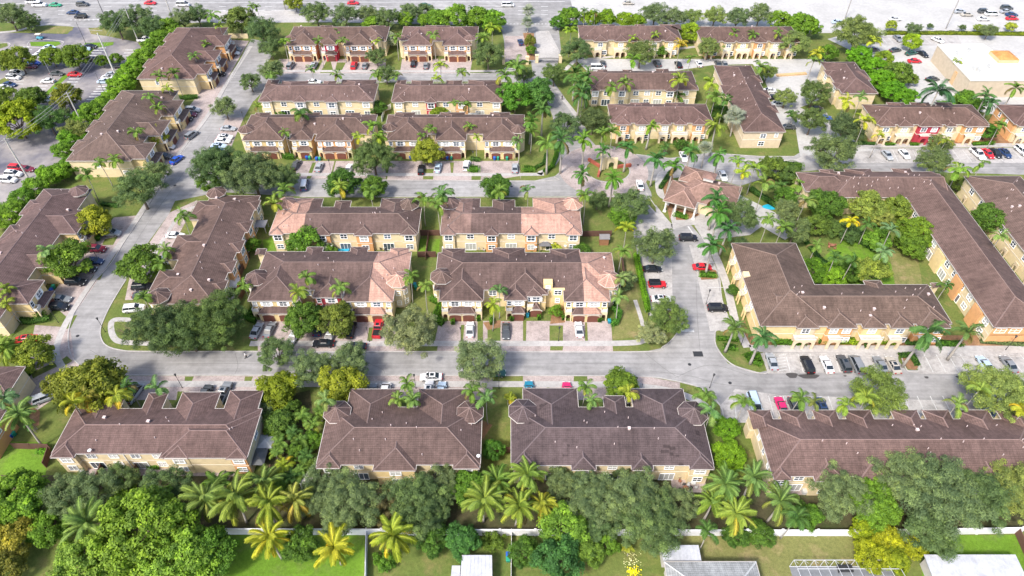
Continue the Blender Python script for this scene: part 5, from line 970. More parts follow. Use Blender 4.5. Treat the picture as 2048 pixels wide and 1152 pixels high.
# -- lamps and poles
_b = MB(); _b.tube([(0,0,0),(0,0,.5),(0,0,4.0)], [.12,.06,.045], 6); LP = _b.mesh('pole', M['dark']); _b = MB(); _b.loft([[(r*cos(a), r*sin(a), z) for a in [2*pi*i/6 for i in range(6)]] for r, z in ((.1,3.95),(.22,4.45),(.27,4.5),(.05,4.75))]); LH = _b.mesh('lantern', M['dark'])
for (x, y, l) in ((1419,776,'black street lamp by the kerb at the lane junction'),(365,776,'black street lamp on the turf strip below the left bend'),(211,664,'black street lamp on the inside of the left bend'),(117,645,'black street lamp on the lawn left of the bend'),(739,683,'black street lamp between driveways beside the red pickup'),(923,683,'black street lamp on the driveway left of the white sedan'),(1117,682,'black street lamp on the turf right of the tower'),(832,777,'black street lamp beside the white sedan with its door open'),(998,777,'black street lamp beside the large paper bark oak'),(1482,690,'black street lamp under the arcade of the L shaped block'),(2011,700,'tall dark street lamp in front of the orange end wall'),(663,346,'black street lamp on the upper street driveways'),(1334,378,'black street lamp by the curved clubhouse path'),(947,330,'black street lamp by the round hedge of the upper street'),(491,250,'dark street lamp beside the left street near the upper row'),(460,124,'street lamp on the top left turf strip'),(428,176,'street lamp on the turf between left driveways'),(196,518,'street lamp beside the burgundy car driveway'),(1412,608,'low lamp beside the parking in the lane') ,(1292,655,'dark lamp post at the hedge end near the pale bush')):
    e = new('street_lamp', None, loc=G(x, y)); new('pole', LP, e); new('lantern', LH, e); tag(e, l, 'street lamp', 'black lamp posts along the streets')
e = new('street_lamp', None, loc=G(1385,342)); new('pole', LP, e, sc=(1.2,1.2,1.15)); [new('lantern', LH, e, loc=(s_,0,.2)) for s_ in (-.5,.5)]; _b = MB(); _b.tube([(-.5,0,4.1),(.5,0,4.1)], .05, 5); new('arm', _b.mesh('arm', M['dark']), e); tag(e, 'double headed black street lamp beside the clubhouse', 'street lamp')
def upole(px, H, r, label, arms=1, col=(.5,.47,.43)):
    p = G(*px); e = new('utility_pole', None, loc=p); b = MB(); b.tube([(0,0,0),(0,0,H)], [r,r*.6], 8); new('pole', b.mesh('pole', M['soft']), e, col=col)
    for i in range(arms): b = MB(); b.box(-.9,.9,-.07,.07,H-.5-i*.9,H-.36-i*.9,bottom=True); new('crossarm', b.mesh('crossarm', M['soft']), e, rz=.7, col=col)
    tag(e, label, 'utility pole'); return p, H
U = [upole((57,357),13,.28,'thick concrete utility pole at the left edge by the white cars',2), upole((172,262),13,.25,'utility pole between the lot and the left hedge',2), upole((277,84),13,.24,'utility pole behind the white pickup',2), upole((343,32),13,.24,'utility pole at the highway between the oaks',2)]
upole((232,152),15,.3,'tall plain pale pole standing in the parking lot',0,(.62,.6,.56)); upole((207,28),12,.14,'dark signal pole at the highway junction',0,(.1,.1,.1)); upole((571,20),12,.16,'slim pole at the highway median',0,(.25,.23,.2)); upole((1690,36),14,.2,'utility pole on the white highway behind the big round oak',1,(.3,.28,.26)); upole((1891,58),16,.2,'utility pole by the highway at the far right lot',1,(.3,.28,.26)); upole((174,92),9,.1,'dark lot light pole beside the grass wedge',0,(.1,.1,.1)); upole((211,190),8,.1,'lot light pole at the right end of the parking bays',0,(.15,.15,.15)); upole((110,165),8,.1,'thin pole in the parking lot beside the white hatchback',0,(.3,.3,.3))
for k, (dx, dz) in enumerate(((-.7,-.4),(.7,-.4),(-.5,-1.3),(.5,-1.3),(0,0))):
    pts = [(p[0]+dx, p[1]-dx*.5, H+dz) for p, H in U]; a, c = np.array(pts[0]), np.array(pts[1]); pts = [tuple(a-(c-a))] + pts; a, c = np.array(pts[-2]), np.array(pts[-1]); pts.append(tuple(c+(c-a)*1.2)); fine = []
    for a, c in zip(pts[:-1], pts[1:]):
        for i in range(8): t = i/8; fine.append((a[0]+(c[0]-a[0])*t, a[1]+(c[1]-a[1])*t, a[2]+(c[2]-a[2])*t - 2.4*t*(1-t)))
    fine.append(pts[-1]); b = MB(); b.tube(fine, .028, 4); tag(new('power_line', b.mesh('power_line', M['soft']), col=(.4,.38,.36)), ['upper left overhead wire, lower strand left of the poles','upper left overhead wire, lower strand right of the poles','upper left overhead wire on the second crossarm, left side','upper left overhead wire on the second crossarm, right side','upper left overhead wire along the pole tops'][k], 'power line', 'overhead wires along the lot')
# ---------------------------------------------------------------- cars
def carset(kind):
    P = dict(sedan=(4.7,.9,1.44,.92,[(-2.3,.78,.42),(-2.2,.86,.86),(-1.5,.9,.96),(-.7,.91,.95),(.8,.91,.92),(1.5,.88,.84),(2.15,.82,.68),(2.33,.7,.45)],(-1.75,-.95,.35,1.1)),
             suv=(4.7,.94,1.72,1.05,[(-2.33,.8,.5),(-2.3,.9,1.0),(-1.5,.94,1.06),(.8,.95,1.05),(1.5,.92,1.0),(2.15,.88,.85),(2.35,.75,.5)],(-2.22,-1.95,.45,1.2)),
             van=(5.1,.98,1.85,1.08,[(-2.55,.85,.5),(-2.5,.95,1.05),(-1.5,.99,1.1),(1.2,.99,1.08),(1.9,.94,.98),(2.4,.88,.8),(2.55,.75,.5)],(-2.45,-2.25,1.0,2.0)),
             pickup=(5.6,.98,1.85,1.1,[(-2.8,.92,.55),(-2.78,.95,1.08),(-.7,.97,1.1),(1.0,.98,1.1),(1.9,.96,1.08),(2.6,.92,.95),(2.8,.8,.55)],(-.75,-.5,.6,1.35)),
             offroad=(4.4,.92,1.85,1.05,[(-2.1,.75,.6),(-2.08,.85,1.05),(.8,.86,1.08),(1.7,.78,1.08),(1.95,.72,.95),(2.1,.65,.6)],(-2.05,-1.95,.45,.75)))[kind]
    L, hw, H, belt, st, (g0, g1, g2, g3) = P
    def ring(x, w_, z): return [(x,-w_*.86,.24),(x,-w_,.4),(x,-w_,z*.8),(x,-w_*.9,z),(x,w_*.9,z),(x,w_,z*.8),(x,w_,.4),(x,w_*.86,.24)]
    b = MB(); b.loft([ring(*s_) for s_ in st]); body = b.mesh('body', M['paint'], False)
    w0, w1 = hw*.9, hw*.74; b = MB(); b.loft([[(g0,-w0,belt-.06),(g3,-w0*.94,belt-.1),(g3,w0*.94,belt-.1),(g0,w0,belt-.06)],[(g1,-w1,H-.05),(g2,-w1*.96,H-.05),(g2,w1*.96,H-.05),(g1,w1,H-.05)]]); glass = b.mesh('windows', M['carglass'])
    b = MB(); b.loft([[(g1-.04,-w1-.02,H-.08),(g2+.04,-w1*.96-.02,H-.08),(g2+.04,w1*.96+.02,H-.08),(g1-.04,w1+.02,H-.08)],[(g1+.08,-w1+.1,H),(g2-.1,-w1+.12,H),(g2-.1,w1-.12,H),(g1+.08,w1-.1,H)]])
    for s_ in (-1, 1):
        for (xa, xb) in ((g0+.03, g1), (g3-.03, g2)): b.tube([(xa, s_*w0*.96, belt-.06), (xb, s_*w1, H-.06)], .045, 4)
        xm = (g1+g2)/2; b.tube([(xm, s_*w0, belt-.05), (xm, s_*w1, H-.06)], .05, 4)
    roof = b.mesh('roof', M['paint']); r = .34 if kind in ('sedan',) else .38
    t = MB(); t.loft([[(r*q*cos(a), y, r*q*sin(a)) for a in [2*pi*i/14 for i in range(14)]] for q, y in ((.86,-.11),(1,-.08),(1,.08),(.86,.11))]); tyre = t.mesh('tyre', M['tyre']); t = MB(); t.loft([[(r*.6*cos(a), y, r*.6*sin(a)) for a in [2*pi*i/10 for i in range(10)]] for y in (-.125,.125)]); rim = t.mesh('rim', M['rim'])
    hl = MB(); hl.box(-.09,.06,-.2,.2,-.07,.07,bottom=True); hl = hl.mesh('headlight', M['lamp_clear']); tl = MB(); tl.box(-.06,.06,-.17,.17,-.1,.1,bottom=True); tl = tl.mesh('tail_light', M['lamp_red'])
    def make(px, py, hd, col, label, name=None, cat=None, roofcol=None, far=False, group=None):
        x, y, _ = G(px, py, .75); e = new(name or {'sedan':'sedan','suv':'suv','van':'van','pickup':'pickup_truck','offroad':'off_road_car'}[kind], None, loc=(x, y, .03), rz=radians(hd))
        new('body', body, e, col=col); new('windows', glass, e); new('roof', roof, e, col=roofcol or col)
        if kind == 'pickup': new('cargo_bed', BED, e)
        for xx in (L*.30, -L*.30):
            for s_ in (-1, 1): w_ = new('wheel', tyre, e, loc=(xx, s_*(hw-.1), r)); new('rim', rim, w_)
        if not far:
            for s_ in (-1, 1): new('headlight', hl, e, loc=(L/2-.13, s_*hw*.62, belt*.66)); new('tail_light', tl, e, loc=(-L/2+.03, s_*hw*.66, belt*.76)); new('mirror', MIR, e, loc=(g3-.25, s_*(hw+.06), belt), col=col)
            if roofcol is None and random.random() < .3: new('sunroof', SUNR, e, loc=(g2-.6, 0, H+.004))
        return tag(e, label, cat or {'sedan':'car','suv':'car','van':'van','pickup':'pickup truck','offroad':'car'}[kind], group)
    return make
_b = MB(); _b.box(-2.65,-.95,-.78,.78,1.085,1.11); BED = _b.mesh('cargo_bed', M['tyre']); _b = MB(); _b.box(-.09,.09,-.1,.1,-.06,.08,bottom=True); MIR = _b.mesh('mirror', M['paint']); _b = MB(); _b.box(-.4,.4,-.36,.36,-.01,.004); SUNR = _b.mesh('sunroof', M['carglass'])
CAR = {k: carset(k) for k in ('sedan','suv','van','pickup','offroad')}
W_, K_, SI, GY, DG, RD, BL, DB = (.62,.62,.62), (.014,.015,.019), (.33,.35,.37), (.2,.21,.22), (.07,.075,.08), (.5,.02,.03), (.02,.08,.4), (.02,.045,.12)
LB, TN, BU, MG, TQ, GN = (.4,.5,.6), (.4,.37,.32), (.16,.02,.04), (.55,.02,.12), (.02,.2,.3), (.03,.1,.08)
kinds = dict(s='sedan', u='suv', v='van', p='pickup', o='offroad')
CARS = [
('v',268,786,78,SI,'silver van on the driveway beside the first orange end bay'),('u',410,787,85,DG,'dark grey SUV left of the grey pickup above the bottom left row'),('p',447,785,83,GY,'grey pickup with a black bed cover beside the dark grey SUV'),
('u',720,781,90,DG,'dark SUV first from the left above the turreted bottom row'),('s',744,784,90,GY,'blue grey sedan between the dark SUV and the white van'),('v',770,785,90,W_,'white van third along above the turreted bottom row'),('s',862,753,181,W_,'white sedan parked across the pavement with its door open'),('u',857,779,88,W_,'white SUV with a black glass roof below the white sedan'),('s',882,780,86,LB,'blue grey sedan beside the glass roofed SUV'),
('s',990,745,0,GN,'dark green sedan half hidden under the street oak'),('s',1058,779,90,TQ,'teal sedan above the left turret of the longest bottom row'),('s',1134,781,90,MG,'magenta sedan above the longest bottom row'),('s',1258,803,88,W_,'white sedan half hidden behind the roof and yellow palm'),
('u',90,794,30,SI,'silver SUV on the driveway beside the orange corner house'),('s',53,677,12,RD,'low red sports car on the left lawn driveway'),('u',151,563,-4,K_,'black SUV below the round tree on the left driveways'),('s',121,597,-3,GY,'car under a grey cover above the black SUV at the left lawn'),('u',116,613,-2,K_,'black SUV next to the covered car'),('s',173,537,-2,K_,'black sedan partly under the round left tree'),('s',187,521,-4,DB,'dark blue sedan just above the black one under the left tree'),('u',192,497,-3,BU,'burgundy SUV beside the left pavement'),('u',222,465,-3,SI,'silver SUV under the yellow green tree on the left driveways'),
('u',284,572,5,K_,'black SUV at the lower end of the left middle row'),('s',285,589,5,DG,'dark sedan under the small palm at the left middle row'),('u',268,616,8,W_,'white SUV on the driveway inside the bend'),('s',350,470,-3,W_,'white sedan on the inner side of the left street'),('u',339,521,-3,W_,'white SUV behind the palms on the inner side of the left street'),
('s',513,660,82,SI,'silver sedan leftmost on the red unit row driveways'),('s',539,658,83,GY,'grey sedan beside the leftmost silver one'),('s',588,670,80,W_,'white car tail showing under the left green driveway tree'),('u',637,655,88,DB,'dark blue SUV between the two green driveway trees'),('s',660,667,85,W_,'white car showing beneath the second green driveway tree'),('u',702,659,86,K_,'black SUV right of the second green driveway tree'),('p',756,655,88,RD,'red pickup in front of the washed roof garages'),('s',646,686,180,K_,'black sedan parked across the pavement above the oaks'),('s',711,692,181,K_,'black sedan parked along the street right of the oaks'),
('s',940,658,90,W_,'white sedan with a sunroof in the tower row driveway'),('s',1012,661,-90,DG,'dark grey sedan on the driveway beside the orange mulch'),('s',1158,658,91,W_,'white sedan right of the tower below the blue bin'),
('s',638,333,86,SI,'silver sedan on the upper street driveway, left pair'),('s',698,336,86,W_,'white sedan beside the big driveway oak'),('s',592,328,80,DG,'dark sedan at the far left of the upper street driveways'),('v',609,369,95,DB,'dark van with a white roof on the upper street under the oak'),('s',876,334,86,LB,'pale blue sedan on the upper street driveway under the yellow tree'),('s',842,338,92,K_,'black car nose out under the yellow green tree'),('u',933,330,86,W_,'white SUV with a sunroof on the upper street driveway'),('s',1030,335,88,SI,'silver sedan at the last upper street driveway'),
('u',383,269,68,GY,'grey SUV driving on the pavement side of the left street'),('s',353,318,66,BL,'bright blue car parked on the left street kerb'),('s',333,292,-2,W_,'white sedan on the driveway above the black pickup'),('u',327,312,-3,DG,'dark SUV just left of the bright blue car'),('u',385,219,-2,SI,'silver SUV topmost of three at the second left row'),('s',378,228,-2,BU,'burgundy sedan between the silver and black SUVs'),('u',369,237,-3,K_,'black SUV lowest of three at the second left row'),('u',422,161,-2,K_,'black SUV lower of two at the top left row'),('u',437,147,-2,K_,'black SUV upper of two at the top left row'),('s',466,105,-3,W_,'white sedan at the top left driveway'),('u',469,98,-3,GY,'grey SUV above the white sedan at the top left driveway'),
('s',456,256,-4,SI,'silver sedan topmost in the inner left street bays'),('s',450,273,-4,W_,'white sedan second in the inner left street bays'),('s',445,281,-4,W_,'white sedan third in the inner left street bays'),('s',437,291,-4,LB,'pale blue sedan fourth in the inner left street bays'),('s',432,300,-4,BL,'blue sedan lowest in the inner left street bays'),
('u',581,130,84,GY,'grey SUV at the leftmost top driveway'),('u',628,130,85,SI,'silver SUV beside the red unit at the top row'),('u',708,130,88,RD,'red SUV in front of the orange top garages'),('s',730,130,88,GY,'grey sedan right of the red SUV at the top row'),('s',827,126,88,K_,'black sedan left on the short top row driveways'),('s',852,130,88,GY,'grey sedan right of the black one at the short top row'),('s',628,163,0,W_,'white sedan driving behind the yellow row roof'),
('s',1041,83,100,DB,'dark blue car waiting in the paved entrance lane'),('s',1280,369,90,W_,'white car driving out of the roundabout'),('u',1377,475,0,K_,'black SUV turning in the lane below the clubhouse'),('s',1305,537,0,K_,'black car under the lane oak'),('o',1315,568,0,RD,'red off-road car with a black roof beside the hedge'),('s',1323,597,0,W_,'white car behind the lower lane tree'),('s',1405,533,0,RD,'red car behind the royal palm island'),('u',1436,615,0,K_,'black SUV alone in the bays beside the L shaped block'),('s',1446,350,-88,W_,'white car on the street behind the clubhouse'),('s',1367,312,-88,W_,'white car half hidden by the silver palm'),
('u',1314,126,100,DG,'dark SUV left of two in the white parking court'),('s',1357,128,98,K_,'black sedan in the middle of the white parking court'),('s',1398,126,95,W_,'white sedan by the palm in the white parking court'),('v',1195,134,0,W_,'white van showing behind the entrance palms'),('s',1206,126,90,DG,'dark car beside the white van'),('s',1436,126,90,DG,'dark sedan at the end of the oak in the white court'),('s',1449,127,90,GY,'grey sedan rightmost in the white court row'),
('s',1775,309,-84,SI,'silver sedan first in the right street bays'),('s',1809,307,-84,W_,'white sedan second in the right street bays'),('p',1956,307,-82,W_,'white pickup beside the red car in the right street bays'),('s',1976,306,-82,RD,'red sedan between the white pickup and a black car'),('s',1992,305,-82,K_,'black sedan right beside the red one in the right street bays'),('s',2011,305,-82,DB,'dark blue sedan last of the group in the right street bays'),('u',2044,301,-82,W_,'white SUV cut by the right edge at the street bays'),
('s',1541,180,-3,W_,'white sedan beside the long apartment roof'),('s',1546,194,-3,K_,'black sedan below the white one by the long roof'),('s',1557,207,-3,SI,'silver sedan below the black one by the long roof'),('s',1633,217,0,K_,'black sedan in the shade of the court oak'),('s',1650,235,0,BL,'bright blue sedan under the court oak'),('s',1577,253,0,DG,'dark car at the tan gable end'),
('s',1796,76,-85,GY,'grey sedan in the far lot under the small yellow tree'),('s',1791,99,20,DG,'dark sedan driving in the far lot'),('s',1876,79,-60,W_,'white sedan parked in the far lot bays'),('s',1846,107,-70,K_,'black sedan by the commercial building corner'),('s',1823,105,20,GN,'dark green sedan under the bright tree'),('s',1830,121,0,RD,'red sedan in front of the commercial building'),('s',1866,157,10,DG,'dark sedan beside the big palm of the far lot'),('s',1747,98,10,DG,'dark sedan behind the yellow palm at the far lot'),
('s',1791,37,0,W_,'white sedan alone on the right highway'),('s',1676,43,0,LB,'pale blue car behind the big oak on the highway'),('s',1921,22,0,SI,'silver sedan left of the group on the far right highway'),('s',1935,28,0,TN,'tan sedan below the silver one on the far right highway'),('u',1969,22,0,DG,'dark SUV behind the white van on the highway'),('v',1984,27,0,W_,'white van in the far right highway group'),('s',1968,37,0,W_,'white sedan nearest the verge on the far right highway'),('u',2014,15,0,DG,'dark SUV furthest up on the far right highway'),('s',2013,22,0,SI,'silver sedan under the dark SUV on the far right highway'),('s',2024,28,0,DB,'dark blue sedan above the red one on the far right highway'),('s',2025,36,0,RD,'red sedan on the far right highway'),
('v',1016,9,0,W_,'white van on the highway above the entrance'),('s',1143,18,180,K_,'black car at the edge of the pale highway'),('s',1257,5,0,TN,'brownish car at the top edge of the pale highway'),('s',706,5,0,RD,'red car on the middle of the highway'),('s',850,10,0,GN,'grey green car on the highway behind the trees'),('s',300,5,0,RD,'red car at the top edge above the left oaks'),('p',66,3,0,W_,'white pickup furthest left on the highway'),('p',79,9,0,W_,'white pickup second from left on the highway'),('s',110,9,0,(.03,.3,.15),'green car behind the white pickups'),('u',165,8,0,DG,'dark SUV on the far highway lane'),('s',145,24,180,DB,'dark blue car near the highway crossing'),('u',161,32,180,K_,'black SUV with red stripe by the crossing'),('v',366,8,0,W_,'white van behind the left oaks on the highway'),
('p',290,79,0,W_,'white pickup parked by the hedge at the lot corner'),('s',99,94,-12,LB,'pale blue sedan topmost of the lot row by the grass oval'),('s',91,100,-10,W_,'white sedan second of the lot row by the grass oval'),('s',83,106,-8,W_,'white sedan third of the lot row by the grass oval'),('s',74,112,-6,W_,'white sedan fourth of the lot row by the grass oval'),('s',67,125,-5,BL,'blue car beside the yellow green lot tree'),('s',60,132,-5,BU,'dark red car under the yellow green lot tree'),('u',167,98,10,LB,'blue white SUV at the tip of the grass wedge'),('s',180,92,0,K_,'black car at the grass wedge'),('s',186,118,0,K_,'black car right of the paired lot trees'),('u',238,132,0,K_,'black SUV beside the tall pale pole'),('s',149,148,0,RD,'red car in the middle of the parking lot'),('s',113,146,-5,DG,'dark sedan left of the red car in the lot'),('s',95,161,180,W_,'white hatchback in the middle of the lot'),('u',34,146,-8,W_,'white SUV upper of two by the lot aisle'),('u',27,154,-8,W_,'white SUV lower of two by the lot aisle'),('s',18,168,-8,DB,'dark blue sedan at the left end of the lot'),('s',7,174,-8,W_,'white sedan below the dark blue one at the left edge'),('s',124,175,0,TQ,'turquoise car above the third lot tree'),('s',98,198,0,LB,'pale blue car between two lot trees'),('s',208,162,0,LB,'light blue sedan lowest of three by the hedge'),('s',216,154,0,W_,'white sedan middle of three by the hedge'),('s',224,148,0,SI,'silver sedan upper of three by the hedge'),('s',145,232,-5,W_,'white car half hidden by shrubs near the lot exit'),
('u',34,335,-5,RD,'red SUV at the left edge beside the utility pole'),('s',52,337,-5,BU,'dark red car behind the utility pole'),('u',27,347,-5,W_,'white SUV upper of two at the left edge by the pole'),('u',16,359,-5,W_,'white SUV lower of two at the left edge by the pole'),
('s',1544,722,90,SI,'silver sedan in the blue disabled bay'),('u',1615,728,92,K_,'car under a fitted black cover in the bottom right bays'),('s',1654,728,92,W_,'white sedan in the bottom right bays'),('u',1688,726,92,DG,'dark SUV left of the grey van in the bays'),('v',1714,728,92,GY,'dark grey van right of the dark SUV in the bays'),('s',1761,728,93,GY,'grey sedan left of the greenish one by the palm island'),('s',1787,729,93,TN,'greenish grey sedan beside the palm island'),('s',1970,727,94,LB,'blue silver sedan alone right of the empty bays'),('s',2018,727,94,GY,'dark grey sedan at the far right of the bays'),
('v',1509,806,-88,LB,'pale blue van beside the palm at the bottom right bays'),('s',1563,811,92,MG,'crimson sedan above the bottom right roof'),('s',1590,813,-88,DG,'dark sedan behind a palm next to the crimson one'),('s',1644,812,92,DB,'dark blue sedan behind the second palm of the bays'),('s',1791,820,94,W_,'white sedan tail under the large bay oak'),('s',1973,823,-80,BL,'blue sedan beside the sunlit tree at the right'),
]
for k, x, y, hd, c, l in CARS:
    CAR[kinds[k]](x, y, hd, c, l, roofcol=(K_ if k == 'o' else (.75,.75,.75) if 'white roof' in l else None), far=y < 60)
# covered cars get a draped sheet
e = new('golf_cart', None, loc=G(81,78)); b = MB(); b.box(-1.1,1.1,-.6,.6,.3,.8,bottom=True); new('body', b.mesh('body', M['soft']), e, col=(.1,.35,.45)); b = MB(); b.box(-1.1,.8,-.65,.65,1.85,1.95,bottom=True); new('canopy', b.mesh('canopy', M['soft']), e, col=(.7,.62,.5)); b = MB(); [b.box(x-.04,x+.04,y-.04,y+.04,.8,1.85) for x in (-1,.7) for y in (-.55,.55)]; new('posts', b.mesh('posts', M['dark']), e); b = MB(); [b.tube([(x,y-.08,.28),(x,y+.08,.28)], .28, 10) for x in (-.75,.75) for y in (-.6,.6)]; new('wheels', b.mesh('wheels', M['tyre']), e); tag(e, 'golf cart with a cream canopy above the grass oval', 'golf cart')
# bay kerb stops
_b = MB(); _b.box(-.9,.9,-.09,.09,0,.13); STOP = _b.mesh('wheel_stop', M['concrete'])
for x, wl in zip((1549,1580,1620,1658,1691,1715,1736,1764,1788,1853,1877,1901,1925,1949,1972,1996,2020,2040), ['in the blue disabled bay', 'beside the striped bay marking', 'under the covered black car', 'ahead of the white sedan', 'ahead of the dark SUV left of the van', 'ahead of the dark grey van', 'in the empty bay right of the van', 'ahead of the grey sedan', 'ahead of the greenish grey sedan', 'first right of the palm island', 'second right of the palm island', 'third right of the palm island', 'fourth right of the palm island', 'fifth right of the palm island', 'ahead of the blue silver sedan', 'in the empty bay between the two right sedans', 'ahead of the far right grey sedan', 'last at the right picture edge']): tag(new('wheel_stop', STOP, loc=G(x, 714 if x > 1840 else 712, .03)), 'white wheel stop ' + wl, 'wheel stop', 'wheel stops in the bottom right bays')
# open door of the white sedan
b = MB(); b.box(0,1.0,-.04,.04,.3,.95); thing('car_door', b, 'paint', (853,762), 'open front door of the white sedan on the pavement', 'car door', rz=-1.9, col=W_) if 0 else None
# people
def person(px, hd, shirt, trousers, label, ph=.35):
    J = [(0,0,.92),(0,0,1.15),(0,0,1.42),(0,0,1.55),(.02,0,1.70), (0,.10,.88),(.5*ph,.11,.48),(.15*ph,.11,.06),(.15*ph+.18,.11,.03), (0,-.10,.88),(-.1*ph,-.11,.48),(-1.0*ph,-.11,.10),(-1.0*ph+.17,-.11,.03), (0,.19,1.40),(-.12,.24,1.13),(.08,.25,.92), (0,-.19,1.40),(.12,-.24,1.13),(.32,-.24,1.0)]
    E = [(0,1),(1,2),(2,3),(3,4),(0,5),(5,6),(6,7),(7,8),(0,9),(9,10),(10,11),(11,12),(2,13),(13,14),(14,15),(2,16),(16,17),(17,18)]
    R = [.14,.13,.14,.055,.10,.09,.065,.045,.04,.09,.065,.045,.04,.065,.045,.035,.065,.045,.035]
    me = bpy.data.meshes.new('person'); me.from_pydata(J, E, []); me.materials.append(M['soft']); x, y, _ = G(*px); o = new('person', me, loc=(x, y, .01), rz=hd, col=(.42,.27,.2))
    md = o.modifiers.new('skin', 'SKIN'); md.use_smooth_shade = True
    for i, r in enumerate(R): me.skin_vertices[0].data[i].radius = (r, r)
    me.skin_vertices[0].data[0].use_root = True; sb = o.modifiers.new('sub', 'SUBSURF'); sb.levels = 1; sb.render_levels = 2
    def cloth(name, js, gr, col):
        b = MB()
        for a in js: b.tube([J[a[0]], J[a[1]]], [R[a[0]]+gr, R[a[1]]+gr], 10)
        new(name, b.mesh(name, M['soft'], True), o, col=col)
    cloth('shirt', [(0,1),(1,2),(13,14),(16,17),(2,13),(2,16)], .022, shirt); cloth('trousers', [(0,5),(5,6),(0,9),(9,10),(6,7),(10,11)], .022, trousers)
    b = MB(); b.loft([[(.02+q*.115*cos(a)-.015, q*.115*sin(a), z) for a in [2*pi*i/10 for i in range(10)]] for q, z in ((1,1.71),(1,1.77),(.6,1.83))]); new('hair', b.mesh('hair', M['dark']), o)
    tag(o, label, 'person')
person((493,716), .4, (.6,.6,.6), (.03,.035,.05), 'person in a white top and dark trousers walking in the bottom street by the bend')
person((1124,200), -1.3, (.1,.1,.12), (.05,.05,.07), 'person in dark clothes walking down the entrance road')
person((855,760), 1.2, (.5,.5,.5), (.05,.05,.08), 'person in grey standing beside the white sedan on the pavement', ph=.1)
